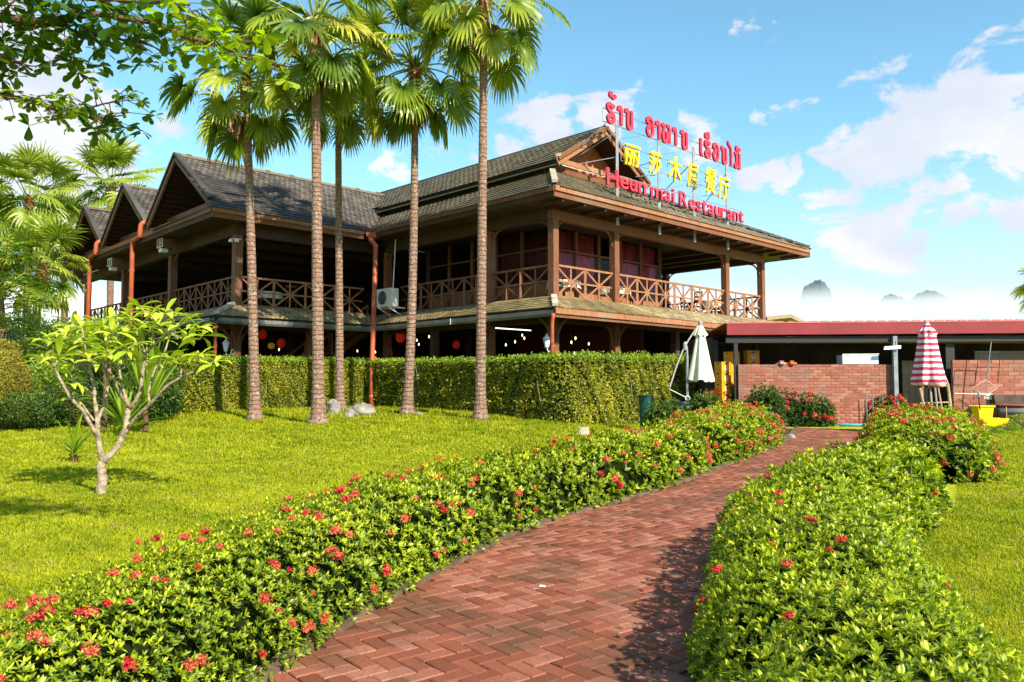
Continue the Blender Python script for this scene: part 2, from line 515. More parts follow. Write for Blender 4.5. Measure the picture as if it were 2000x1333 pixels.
def leaf_arrays(P, D, N, L, W, hi=True, bend=.15):
    """P base points, D directions, N leaf normals, L lengths, W widths -> V, F"""
    n = len(P); D = unit(D); S = unit(np.cross(D, N)); N = np.cross(S, D)
    L = L[:, None]; W = W[:, None]
    if hi:
        prof = [(0, 0, 0), (.33, .42, .05), (.33, -.42, .05), (.68, .40, .06), (.68, -.40, .06), (1, 0, 0)]
        V = np.stack([P + D * L * a + S * W * b + N * (L * .9 * c - L * bend * a * a) for a, b, c in prof], 1)
        T = np.array([(0, 1, 2), (1, 3, 4), (1, 4, 2), (3, 5, 4)])
    else:
        prof = [(0, 0, 0), (.5, .5, .12), (1, 0, -.05), (.5, -.5, .12)]
        V = np.stack([P + D * L * a + S * W * b + N * L * c for a, b, c in prof], 1)
        T = np.array([(0, 1, 2), (0, 2, 3)])
    k = len(prof)
    F = (np.arange(n)[:, None, None] * k + T[None]).reshape(-1, 3)
    return V.reshape(-1, 3), F, k


def join_arrays(lst):
    Vs, Fs, Ts = [], [], []; o = 0
    for V, F, T in lst:
        Vs.append(V); Fs.append(F + o); Ts.append(T); o += len(V)
    return np.concatenate(Vs), np.concatenate(Fs), np.concatenate(Ts)


def lump(x, y, z, s=1.0, seed=0.0):
    x = x * s + seed; y = y * s - seed * .7; z = z * s + seed * .3
    return (np.sin(x * 1.7 + np.sin(y * 2.1)) * np.cos(y * 1.9 + z * 1.3) + .6 * np.sin(x * 3.9 + z * 2.7 + 1.3) * np.cos(y * 4.3 + 2 * np.sin(x)) + .35 * np.sin(x * 8.1 + y * 7.3 + z * 6.7)) / 1.95


# ------------------------------------------------------------------ ground
def sstep(a, b, x):
    t = np.clip((x - a) / (b - a), 0, 1)
    return t * t * (3 - 2 * t)


def ground(x, y):
    x = np.asarray(x, float); y = np.asarray(y, float)
    g = .024 * np.clip(y, -6, 24)
    mound = .16 * sstep(14.2, 17.6, y - .12 * x) * sstep(2.6, .2, x - (y - 15) * .12) * sstep(-14, -9, x)
    mound = mound + .12 * sstep(19.5, 24, y) * sstep(2.0, -1.5, x) * sstep(-14, -9, x)
    lawnpart = sstep(-1, -3.5, x) * .02 * np.sin(x * .9) * np.sin(y * .8)
    return g + mound + lawnpart


def gz(x, y): return float(ground(x, y))


def ghit(px, py):
    d = ray(px, py); Y = 5.0
    for _ in range(60):
        p = d * (Y / d[1]); h = gz(p[0], p[1])
        Yn = (h - EYE) / (d[2] / d[1]) if d[2] < 0 else 60
        Y = .5 * Y + .5 * min(Yn, 60)
    p = d * (Y / d[1])
    return Vector((p[0], p[1], gz(p[0], p[1])))


def make_ground():
    xs = np.concatenate([[-4000, -1500, -500, -200, -100, -60], np.arange(-36, -16, 2), np.arange(-16, 20, .5), np.arange(20, 40, 2), [60, 100, 200, 500, 1500, 4000]])
    ys = np.concatenate([[-400, -100, -40, -20, -10, -6, -3], np.arange(0, 32, .4), np.arange(32, 60, 3), [80, 120, 200, 400, 900, 2000, 5000]])
    X, Y = np.meshgrid(xs, ys)
    Z = ground(X, Y)
    V = np.stack([X, Y, Z], -1).reshape(-1, 3)
    nx = len(xs)
    i, j = np.meshgrid(np.arange(len(xs) - 1), np.arange(len(ys) - 1))
    a = (j * nx + i).ravel()
    F = np.stack([a, a + 1, a + nx + 1, a + nx], -1)
    o = link('ground', npmesh('ground', V, F, LAWN, smooth=True), kind='structure')
    o['label'] = 'lawn ground of the garden rising gently to the restaurant'


make_ground()

# path outline: left kerb line as it lies on the ground, right edge 1.95 m beside it
LEFT_PX = [(554, 1327), (630, 1273), (693, 1228), (770, 1183), (851, 1138), (932, 1093), (1017, 1048), (1130, 1010), (1238, 981), (1323, 954), (1400, 925), (1487, 889), (1546, 862), (1562, 838)]
lp = np.array([tuple(ghit(*p))[:2] for p in LEFT_PX])
lp = np.concatenate([[lp[0] + (lp[0] - lp[1]) / np.linalg.norm(lp[0] - lp[1]) * 3.0], lp])
# smooth by resampling
seg = np.r_[0, np.cumsum(np.linalg.norm(np.diff(lp, axis=0), axis=1))]
tt = np.arange(0, seg[-1], .15)
PL = np.stack([np.interp(tt, seg, lp[:, 0]), np.interp(tt, seg, lp[:, 1])], 1)
for _ in range(14):
    PL[1:-1] = .25 * PL[:-2] + .5 * PL[1:-1] + .25 * PL[2:]
TAN = unit(np.gradient(PL, axis=0))
NRM = np.stack([TAN[:, 1], -TAN[:, 0]], 1)       # to the right of the walking direction
WID = np.interp(PL[:, 1], [3, 8, 14, 22], [1.95, 1.95, 2.0, 1.75])
PR = PL + NRM * WID[:, None]


def strip(A, B, dz, name, mat):
    n = len(A)
    V = [(x, y, gz(x, y) + dz) for x, y in A] + [(x, y, gz(x, y) + dz) for x, y in B]
    F = [(i, n + i, n + i + 1, i + 1) for i in range(n - 1)]
    m = bpy.data.meshes.new(name); m.from_pydata(V, [], F); m.materials.append(mat); m.update()
    return m


path = bpy.data.objects.new('path', strip(PL - NRM * .10, PR + NRM * .10, .024, 'path', SOIL)); COL.objects.link(path)
path['kind'] = 'structure'; path['label'] = 'winding red brick garden path in herringbone bond'


def inside_path(x, y, m=0.0):
    d = (PL[:, 0] - x) ** 2 + (PL[:, 1] - y) ** 2
    i = int(np.argmin(d)); s = (np.array((x, y)) - PL[i]) @ NRM[i]
    return -m < s < WID[i] + m and 0 < i < len(PL) - 1


def paver_mesh(k):
    r_ = random.Random(k); l, wd, h, c = .1995, .0955, .030, .006
    v = []
    for z, ins in ((-.02, 0), (h - c, 0), (h, c)):
        for sx, sy in ((-1, -1), (1, -1), (1, 1), (-1, 1)):
            v.append((sx * (l / 2 - ins) + r_.uniform(-.0012, .0012), sy * (wd / 2 - ins) + r_.uniform(-.0012, .0012), z))
    f = []
    for b in (0, 4):
        for i in range(4): j = (i + 1) % 4; f.append((b + i, b + j, b + 4 + j, b + 4 + i))
    f.append((8, 9, 10, 11))
    return v, f


def make_pavers():
    ang = R(38); ca, sa = math.cos(ang), math.sin(ang); u = .1015
    xs = PL[:, 0]; items = []
    meshes = []
    for k in range(6):
        v, f = paver_mesh(k); m = bpy.data.meshes.new('brick'); m.from_pydata(v, [], f); m.materials.append(PAVER); meshes.append((m, np.array(v), np.array(f)))
    N = 260
    for i in range(-N, N):
        for j in range(-N, N):
            d = (i + j) % 4
            if d == 0: cx, cy, rot = (i + 1) * u, (j + .5) * u, 0
            elif d == 2: cx, cy, rot = (i + .5) * u, (j + 1) * u, 1
            else: continue
            x = ca * cx - sa * cy; y = sa * cx + ca * cy + 8
            if y < 2.6 or y > 23 or x < -2.2 or x > 9.6: continue
            if inside_path(x, y, .05): items.append((x, y, ang + rot * math.pi / 2))
    def key(it):
        x, y, _ = it; seen = abs(x / y) < .64 and y > 3.85
        return (not seen, y)
    items.sort(key=key)
    bx = link('x', None) if False else None
    VV, FF, TT = [], [], []; off = 0
    for n, (x, y, a) in enumerate(items):
        z = gz(x, y) + .006 + random.uniform(-.0025, .0025)
        tilt = (random.uniform(-.012, .012) + .024 * 1, random.uniform(-.012, .012))
        M = Matrix.Translation((x, y, z)) @ Matrix.Rotation(tilt[0], 4, 'X') @ Matrix.Rotation(tilt[1], 4, 'Y') @ Matrix.Rotation(a + random.uniform(-.012, .012), 4, 'Z')
        m, v, f = meshes[n % 6]
        if n < 300:
            o = link('brick', m, path); o.matrix_basis = M
        else:
            A = np.array(M); VV.append(v @ A[:3, :3].T + A[:3, 3]); FF.append(f + off); TT.append(np.full(len(v), random.random())); off += len(v)
    o = link('brick_paving', npmesh('brick_paving', np.concatenate(VV), np.concatenate(FF), PAVER, np.concatenate(TT)), path, 'stuff')


make_pavers()


def kerb_line(A, side, name):
    mb = MB(); n = len(A); w0, w1 = .02, .125
    i = 0
    while i < n - 5:
        j = i + 5
        for q in range(i, j):
            s = .0 if q > i else .004
            p0 = A[q]; p1 = A[q + 1]
            a0 = p0 + side * NRM[q] * w0; b0 = p0 + side * NRM[q] * w1; a1 = p1 + side * NRM[q + 1] * w0; b1 = p1 + side * NRM[q + 1] * w1
            if q == i: a0 = a0 + (a1 - a0) * .06; b0 = b0 + (b1 - b0) * .06
            z0 = gz(*p0); z1 = gz(*p1); h = .062
            c = [(*a0, z0 - .05), (*b0, z0 - .05), (*b1, z1 - .05), (*a1, z1 - .05), (*a0, z0 + h), (*b0, z0 + h), (*b1, z1 + h), (*a1, z1 + h)]
            if side > 0: mb.hexa(c)
            else: mb.hexa([c[1], c[0], c[3], c[2], c[5], c[4], c[7], c[6]])
        i = j
    o = link(name, mb.mesh(name, KERB), None, 'structure')
    return o


kerb_line(PL, -1, 'kerb')['label'] = 'concrete kerb along the left edge of the brick path'
kerb_line(PR, 1, 'kerb')['label'] = 'concrete kerb along the right edge of the brick path'
# ------------------------------------------------------------------ restaurant building
A2 = np.array([math.sin(R(45.9)), math.cos(R(45.9))]); B2 = np.array([-A2[1], A2[0]]); C2 = np.array([1.2276, 24.0])


def W(a, b, z):
    if b > 8 and a < 2: a = a + .022 * (b - 8)      # the wing is a touch off square
    p = C2 + a * A2 + b * B2
    return Vector((p[0], p[1], z))


GB = .70    # ground level under the building
rest = thing('restaurant', 'two storey dark teak restaurant with tiled roofs and verandas behind the palms', 'building', (*W(0, 0, 0)[:2], GB))


def bpart(name, fn, mat, parent=None, **k):
    mb = MB(); fn(mb); return part(name, mb, mat, parent or rest, **k)


def bbox(mb, a0, a1, b0, b1, z0, z1):
    return mb.hexa([W(a0, b0, z0), W(a1, b0, z0), W(a1, b1, z0), W(a0, b1, z0), W(a0, b0, z1), W(a1, b0, z1), W(a1, b1, z1), W(a0, b1, z1)])


DECK = 4.17
EAVE = 7.24
PS = .115


def post(a, b, z0, z1, mat=WOOD, s=PS):
    mb = MB(); bbox(mb, a - s, a + s, b - s, b + s, z0, z1)
    return part('post', mb, mat, rest)


front_posts = [0, 2.88, 9.53, 12.22]
left_posts = [2.76, 8.4]
wing_posts = [8.95, 14.6, 20.0, 25.4]
BACKB = 8.6
for a in front_posts:
    post(a, 0, DECK, 6.55)
    post(a, 0, GB - .3, 3.75)
for b in left_posts:
    post(0, b, DECK, 6.55); post(0, b, GB - .3, 3.75)
for b in wing_posts:
    post(-5.62, b, DECK, 6.55, s=.13); post(-5.62, b, GB - .3, 3.75, s=.13)
post(-2.9, 8.95, GB - .3, 3.75)
for a, b in ((12.22, 4.6), (12.22, BACKB), (8.6, BACKB), (8.0, 4.6)):
    post(a, b, DECK, 6.55)
for a, b in ((4.5, 4.5), (4.5, 9), (9, 5), (-1, 14), (-1, 20), (0, 5.6), (6.2, 0)):
    post(a, b, GB - .3, 3.70, WOOD_D)

# decks
bpart('deck_floor', lambda m: (bbox(m, -.17, 12.42, -.17, 8.78, 3.98, DECK - .01),), WOOD_D)
bpart('deck_floor', lambda m: (bbox(m, -5.80, -.175, 8.78, 26, 3.98, DECK - .01), bbox(m, -.170, 11.6, 8.785, 26, 3.98, DECK - .012)), WOOD_D)


def fascia(p0, p1, z0, z1, th=.05, mat=WOOD, name='edge_board', n=1, skip=0):
    """board run along (a,b) p0 -> p1 split in lengths"""
    for i in range(n):
        t0, t1 = i / n, (i + 1) / n
        q0 = W(*(np.array(p0) * (1 - t0) + np.array(p1) * t0), 0); q1 = W(*(np.array(p0) * (1 - t1) + np.array(p1) * t1), 0)
        d = (q1 - q0).normalized() * .004
        mb = MB(); mb.beam((q0.x + d.x, q0.y + d.y, (z0 + z1) / 2), (q1.x - d.x, q1.y - d.y, (z0 + z1) / 2), th, z1 - z0)
        part(name, mb, mat, rest)


fascia((-.2, -.2), (12.45, -.2), 3.90, 4.13, mat=WOOD_L, n=4)
fascia((-.2, -.17), (-.2, 8.75), 3.90, 4.13, n=3)
fascia((-5.83, 8.75), (-.22, 8.75), 3.90, 4.13, mat=WOOD_L, n=2)
fascia((-5.83, 8.78), (-5.83, 26.2), 3.90, 4.13, n=4)

# veranda beams on the posts and ceilings
for nm, (a0, a1, b0, b1) in dict(f=(-.15, 12.4, -.10, .10), l=(-.10, .10, .105, 8.45), w=(-5.75, -.15, 8.85, 9.05), wl=(-5.73, -5.51, 9.06, 26.3), r=(12.12, 12.32, .105, 8.7), bk=(8, 12.11, 8.5, 8.7)).items():
    bpart('veranda_beam', lambda m, q=(a0, a1, b0, b1): bbox(m, *q, 6.555, 6.83), WOOD if nm in 'f' else WOOD_D)  # all but the front beam darkened, underside shade put into the wood colour
for nm, (a0, a1, b0, b1) in dict(f=(-.08, 12.3, -.06, .06), l=(-.06, .06, .065, 8.4), w=(-5.68, -.1, 8.9, 9.0), wl=(-5.67, -5.57, 9.01, 26.2), r=(12.17, 12.27, .065, 8.6), bk=(-.1, 12.16, 8.55, 8.65), far=(-5.5, 7.9, 26.06, 26.16)).items():
    bpart('frieze_board', lambda m, q=(a0, a1, b0, b1): bbox(m, *q, 6.833, 6.985), WOOD_D)
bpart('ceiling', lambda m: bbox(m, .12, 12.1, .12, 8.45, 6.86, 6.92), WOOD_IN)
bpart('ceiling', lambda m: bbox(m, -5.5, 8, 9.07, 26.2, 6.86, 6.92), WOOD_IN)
for b in (11.2, 13.4, 15.6, 17.8, 22.2):
    bpart('ceiling_beam', lambda m: bbox(m, -5.4, 7.9, b - .08, b + .08, 6.62, 6.855), WOOD_D)
for a in (9.2, 10.4, 11.3):
    bpart('ceiling_beam', lambda m: bbox(m, a - .06, a + .06, .12, 8.4, 6.68, 6.855), WOOD_D)

# knee braces
def brace(a, b, z, da, db, L=.42, r=.032, mat=WOOD):
    pts = []
    for i in range(6):
        t = i / 5
        s = L * (1 - math.cos(t * math.pi / 2)); h = L * 1.1 * math.sin(t * math.pi / 2)
        pts.append(W(a + da * (PS + s), b + db * (PS + s), z - L * 1.1 + h))
    mb = MB(); mb.tube(pts, r, 5); part('knee_brace', mb, mat, rest)


for a in front_posts:
    if a > 0: brace(a, 0, 6.56, -1, 0)
    if a < 12: brace(a, 0, 6.56, 1, 0)
brace(0, 0, 6.56, 0, 1); brace(0, 2.76, 6.56, 0, 1); brace(0, 2.76, 6.56, 0, -1); brace(0, 8.4, 6.56, 0, -1)
brace(-5.62, 8.95, 6.56, 1, 0); brace(-5.62, 8.95, 6.56, 0, 1)
for b in wing_posts[1:]: brace(-5.62, b, 6.56, 0, 1); brace(-5.62, b, 6.56, 0, -1)
brace(12.22, BACKB, 6.56, -1, 0, .5); brace(12.22, 4.6, 6.56, 0, -1, .4); brace(12.22, 4.6, 6.56, 0, 1, .4); brace(12.22, 0, 6.56, 0, 1)
for a in (0, 2.88, 9.53):
    brace(a, 0, 3.62, 1, 0, .62, .045); brace(a, 0, 3.62, 0, -1, .7, .045)
    if a: brace(a, 0, 3.62, -1, 0, .62, .045)
brace(0, 0, 3.62, -1, 0, .7, .045); brace(0, 0, 3.62, 0, 1, .62, .045)
brace(-5.62, 8.95, 3.62, 1, 0, .75, .05); brace(-5.62, 8.95, 3.62, -1, 0, .8, .05); brace(-5.62, 8.95, 3.62, 0, -1, .8, .05)
brace(0, 2.76, 3.62, -1, 0, .62, .045)


# railings
def railing(p0, p1, n, mat=WOOD_L):
    P0 = W(*p0, 0); P1 = W(*p1, 0)
    rt = link('railing', None, rest); rt.location = (P0.x - rest.location.x, P0.y - rest.location.y, DECK - GB)
    L = (P1 - P0).length; d = (P1 - P0) / L

    def pt(s, z): q = P0 + d * s; return (q.x, q.y, z)

    def piece(name, a, b, wd, h): mb = MB(); mb.beam(a, b, wd, h); part(name, mb, mat, rt)
    z0, z1 = DECK + .10, 5.20; zm = (z0 + z1) / 2
    piece('rail', pt(0, z1), pt(L, z1), .075, .062); piece('rail', pt(0, z0), pt(L, z0), .068, .055)
    pw = L / n
    for i in range(n):
        s0 = i * pw; s1 = s0 + pw
        if i: piece('baluster', pt(s0, z0 + .03), pt(s0, z1 - .034), .060, .075)
        piece('baluster', pt((s0 + s1) / 2, z0 + .03), pt((s0 + s1) / 2, z1 - .034), .050, .045)
        piece('mid_rail', pt(s0 + .04, zm), pt(s1 - .04, zm), .042, .05)
        piece('brace', pt(s0 + .05, z0 + .05), pt(s1 - .05, z1 - .05), .034, .052)
        piece('brace', pt(s0 + .05, z1 - .05), pt(s1 - .05, z0 + .05), .026, .052)
        if i % 2 == 0: piece('foot_block', pt(s0 + pw * .5, DECK + .0), pt(s0 + pw * .5, z0 - .03), .055, .07)


railing((.12, 0), (2.76, 0), 2); railing((3.0, 0), (9.41, 0), 6); railing((9.65, 0), (12.10, 0), 2)
railing((0, .12), (0, 2.64), 2, WOOD); railing((0, 2.88), (0, 7.55), 4, WOOD)  # side railings in the darker teak, their shade painted by material
railing((-5.49, 8.95), (-.7, 8.95), 4)
for i in range(3): railing((-5.62, wing_posts[i] + .13), (-5.62, wing_posts[i + 1] - .13), 5, WOOD)
railing((12.22, .12), (12.22, 4.5), 4, WOOD_D); railing((12.22, 4.72), (12.22, 8.5), 3, WOOD_D); railing((8.7, BACKB), (12.1, BACKB), 3, WOOD_D)

# rooms: upper walls with framed windows, ground floor back walls
RA0, RB0, RA1 = 1.9, 1.85, 7.9


def panel_wall(p0, p1, n, zlo, zhi, glass_lo, mat=WOOD):
    """framed window wall: posts, rails, lower boards, glass panes as parts"""
    P0, P1 = np.array(p0, float), np.array(p1, float)
    pa = lambda t: P0 * (1 - t) + P1 * t

    def seg(name, t0, t1, z0, z1, th, m, off=0):
        q0 = W(*pa(t0), 0); q1 = W(*pa(t1), 0)
        mb = MB(); mb.beam((q0.x, q0.y, (z0 + z1) / 2), (q1.x, q1.y, (z0 + z1) / 2), th, z1 - z0); return part(name, mb, m, rest)
    for i in range(n + 1):
        t = i / n; w_ = .055 / max(1e-6, np.linalg.norm(P1 - P0))
        seg('window_post', max(0, t - w_), min(1, t + w_), zlo, zhi, .10, mat)
    for i in range(n):
        t0, t1 = i / n + .012, (i + 1) / n - .012
        seg('wall_board', t0, t1, zlo, glass_lo, .05, WOOD_L)  # lighter teak, light on the lower wall put into its colour
        seg('window_rail', t0, t1, glass_lo, glass_lo + .07, .08, mat)
        seg('window_rail', t0, t1, glass_lo + (zhi - glass_lo) * .62, glass_lo + (zhi - glass_lo) * .62 + .06, .08, mat)
        seg('window_pane', t0, t1, glass_lo + .07, zhi, .012, PANE)


PANE = bpy.data.materials.new('window_glass'); PANE.use_nodes = True
_t = NT(PANE.node_tree); _g = _t.new('ShaderNodeBsdfGlossy'); _g.inputs['Roughness'].default_value = .04; _tr = _t.new('ShaderNodeBsdfTransparent'); _mx = _t.new('ShaderNodeMixShader')
_fr = _t.new('ShaderNodeFresnel'); _fr.inputs[0].default_value = 1.12
_t.link(_fr.outputs[0], _mx.inputs[0]); _t.link(_tr.outputs[0], _mx.inputs[1]); _t.link(_g.outputs[0], _mx.inputs[2]); _t.link(_mx.outputs[0], _t.n['Material Output'].inputs[0])
panel_wall((RA0, RB0), (RA1, RB0), 5, DECK, 6.86, 4.9)
panel_wall((RA0, RB0 + .06), (RA0, 8.4), 5, DECK, 6.86, 5.0)
bpart('wall', lambda m: bbox(m, RA1 + .06, RA1 + .16, RB0, 9.0, DECK, 6.86), WOOD_D)
bpart('wall', lambda m: (bbox(m, RA0, RA1, 8.5, 8.6, DECK, 6.86),), WOOD_IN)
bpart('wall', lambda m: (bbox(m, 7.7, 7.9, 9, 26, DECK, 6.86),), WOOD_IN)
bpart('wall', lambda m: (bbox(m, -3.4, 7.6, 25.9, 26.05, DECK, 6.86),), WOOD_IN)
bpart('wall', lambda m: (bbox(m, 7.2, 7.35, 2.2, 9.0, GB - .3, 3.95),), material('maroon_wall', color=(.09, .02, .015), rough=.8))
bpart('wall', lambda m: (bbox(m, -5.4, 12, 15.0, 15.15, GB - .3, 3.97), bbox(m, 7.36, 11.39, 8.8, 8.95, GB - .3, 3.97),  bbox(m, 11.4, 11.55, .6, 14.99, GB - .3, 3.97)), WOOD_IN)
bpart('ground_floor_slab', lambda m: (bbox(m, -5.9, 12.3, 9.0, 25, GB - .45, GB + .02), bbox(m, -.3, 12.3, -.3, 8.98, GB - .45, GB + .02)), material('floor_tile', color=(.07, .04, .03), rough=.5))

# curtains behind the glass
def curtain(p0, p1, z0, z1, label, mat=None):
    P0, P1 = W(*p0, 0), W(*p1, 0); L = (P1 - P0).length; n = int(L / .035)
    nrm = Vector((-(P1 - P0).y, (P1 - P0).x, 0)).normalized()
    V = []; F = []
    for i in range(n + 1):
        t = i / n; q = P0.lerp(P1, t) + nrm * (.035 * math.sin(i * .9) + .02 * math.sin(i * .37))
        V += [(q.x, q.y, z0), (q.x, q.y, z1)]
        if i: F.append((2 * i - 2, 2 * i, 2 * i + 1, 2 * i - 1))
    off = P0.copy(); off.z = z0
    m = bpy.data.meshes.new('curtain'); m.from_pydata([(x - off.x, y - off.y, z - off.z) for x, y, z in V], [], F); m.materials.append(mat or CURTAIN); m.update()
    m.polygons.foreach_set('use_smooth', [True] * len(F))
    o = link('curtain', m); o.location = off; o['label'] = label; o['category'] = 'curtain'; o['group'] = 'curtains behind the upper veranda windows'
    o.modifiers.new('thickness', 'SOLIDIFY').thickness = .004


curtain((2.0, 2.0), (4.25, 2.0), 4.95, 6.84, 'magenta curtain in the upstairs window beside the corner post')
curtain((5.2, 2.0), (7.8, 2.0), 4.95, 6.84, 'magenta curtain in the upstairs window nearest the open terrace')
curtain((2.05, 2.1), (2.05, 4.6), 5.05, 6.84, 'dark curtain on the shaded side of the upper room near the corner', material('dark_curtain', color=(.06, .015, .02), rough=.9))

# ---------------- roofs
tilejobs = {}


def roof(poly, u_dir, key, mat_, thick=.10, w_=.21, ex=.23, keep=None, label=None, tiles=True, stag=True):
    """poly: 3D corners of a plane; u_dir: 2D direction of the eave in world; tiles laid over it"""
    P = [Vector(p) for p in poly]
    nrm = Vector((0, 0, 0))
    for i in range(len(P)):
        nrm += (P[i] - P[0]).cross(P[(i + 1) % len(P)] - P[0])
    nrm.normalize()
    if nrm.z < 0: nrm = -nrm
    mb = MB(); mb.slab(P, thick); part('roof_deck', mb, WOOD_D, rest)
    if not tiles: return
    X = Vector((u_dir[0], u_dir[1], 0)); X = (X - nrm * X.dot(nrm)).normalized(); Y = nrm.cross(X)
    if Y.z < 0: X = -X; Y = nrm.cross(X)
    o = P[0]
    uv = np.array([((p - o).dot(X), (p - o).dot(Y)) for p in P])
    u0, v0 = uv.min(0); u1, v1 = uv.max(0)
    jobs = tilejobs.setdefault(key, (mat_, []))[1]
    row = 0; v_ = v0 + ex * .35
    while v_ < v1 + .05:
        uu = u0 + (w_ / 2 if (row % 2 and stag) else 0)
        while uu < u1 + w_ / 2:
            c = np.array((uu, v_)); ok = True; sgn = 0
            for i in range(len(uv)):
                e = uv[(i + 1) % len(uv)] - uv[i]; q = c - uv[i]; cr = (e[0] * q[1] - e[1] * q[0]) / max(1e-6, np.hypot(*e))
                if sgn == 0 and abs(cr) > 1e-9: sgn = 1 if cr > 0 else -1
            for i in range(len(uv)):
                e = uv[(i + 1) % len(uv)] - uv[i]; q = c - uv[i]; cr = (e[0] * q[1] - e[1] * q[0]) / max(1e-6, np.hypot(*e))
                if cr * ORI(uv) < -.02: ok = False; break
            if ok and (keep is None or keep(o + X * uu + Y * v_)):
                p = o + X * uu + Y * v_
                jit = random.uniform(-.006, .006)
                M = Matrix(((X.x, Y.x, nrm.x, p.x), (X.y, Y.y, nrm.y, p.y), (X.z, Y.z, nrm.z, p.z), (0, 0, 0, 1))) @ Matrix.Translation((0, 0, .028 + jit * .3)) @ Matrix.Rotation(-.095 + jit, 4, 'X') @ Matrix.Rotation(jit * 1.5, 4, 'Z')
                jobs.append((M, (w_ - .012) / .2, (ex + .09) / .3))
            uu += w_
        v_ += ex; row += 1


def ORI(uv):
    a = 0
    for i in range(len(uv)): x0, y0 = uv[i]; x1, y1 = uv[(i + 1) % len(uv)]; a += x0 * y1 - x1 * y0
    return 1 if a > 0 else -1


MS = .606      # lower tier pitch of the main roof
# main block: lower tier left side, front, right terrace plane, back
zl = lambda a: EAVE + MS * (a + 1)
LEFTDIR = B2; FRONTDIR = A2
wz = lambda b: EAVE + .665 * (b - 8.35)
roof([W(-1, -1, EAVE), W(.75, .75, 8.30), W(.75, 20, 8.30), W(-1, 20, EAVE)], LEFTDIR, 'roof_tile', TILE_UP, stag=False, w_=.25, ex=.26, keep=lambda p: True if (Vector(p.xy) - Vector(W(0, 0, 0).xy)).dot(Vector(B2)) < 8.35 + (p.z - EAVE) / .665 else False)
roof([W(-1, -1, EAVE), W(14.35, -1, EAVE), W(4.8, .75, 8.30), W(.75, .75, 8.30)], FRONTDIR, 'roof_tile', TILE_UP, stag=False, w_=.25, ex=.26)
roof([W(14.35, -1, EAVE), W(14.35, 9.8, EAVE), W(4.8, 9.8, 8.30), W(4.8, .75, 8.30)], LEFTDIR, 'roof_tile', TILE)
# upper gable roof
ZR = 9.92; ZU = 8.54; A0, AR, A1 = .50, 2.70, 4.90
roof([W(A0, .25, ZU), W(AR, .25, ZR), W(AR, 22, ZR), W(A0, 22, ZU)], LEFTDIR, 'roof_tile', TILE_UP, stag=False, w_=.25, ex=.26, keep=lambda p: (Vector(p.xy) - Vector(W(0, 0, 0).xy)).dot(Vector(B2)) < 14)
roof([W(AR, .25, ZR - .003), W(A1, .25, ZU), W(A1, 22, ZU), W(AR, 22, ZR - .003)], LEFTDIR, 'roof_tile', TILE, tiles=False)
# riser between tiers, with pale flashing line
bpart('roof_step_board', lambda m: bbox(m, .70, .76, .70, 9.5, 8.20, 8.50), DARK)
bpart('roof_step_board', lambda m: bbox(m, .765, 4.8, .70, .76, 8.20, 8.46), WOOD)
fascia((A0 - .03, .30), (A0 - .03, 10), 8.33, 8.50, .04, DARK, 'upper_eave_board', 1)
fascia((A0 - .06, .28), (A0 - .06, 10), 8.36, 8.385, .02, CAP, 'flashing', 1)
fascia((.56, .22), (4.95, .22), 8.40, 8.56, .05, WOOD_L, 'gable_sill_board', 2)
fascia((.56, .16), (5.0, .16), 8.33, 8.36, .02, CAP, 'flashing', 1)

# front gable: barge boards, recessed boards
def slopeboard(name, p, q, wd, h, mat, parent=None): mb = MB(); mb.beam(p, q, wd, h); return part(name, mb, mat, parent or rest)


slopeboard('barge_board', W(A0 - .10, .20, ZU - .10), W(AR + .02, .20, ZR - .04), .05, .26, WOOD_L)
slopeboard('barge_board', W(A1 + .10, .17, ZU - .10), W(AR - .02, .17, ZR - .04), .05, .26, WOOD_L)
slopeboard('barge_board', W(A0 - .10, .13, ZU - .02), W(AR + .02, .13, ZR + .05), .04, .10, WOOD)
slopeboard('barge_board', W(A1 + .10, .10, ZU - .02), W(AR - .02, .10, ZR + .05), .04, .10, WOOD)
for i in range(16):
    a0 = A0 + .2 + i * .25; a1 = a0 + .242
    zz = lambda a: ZU + (ZR - ZU) * (1 - abs(a - AR) / (AR - A0)) - .12
    mb = MB(); za, zb = zz(a0), zz(a1)
    mb.hexa([W(a0, .98, 8.3), W(a1, .98, 8.3), W(a1, 1.02, 8.3), W(a0, 1.02, 8.3), W(a0, .98, za), W(a1, .98, zb), W(a1, 1.02, zb), W(a0, 1.02, za)])
    part('gable_board', mb, material('orange_teak', color=(.36, .12, .04), rough=.6, noise=(4, .7, 1.2)), rest)

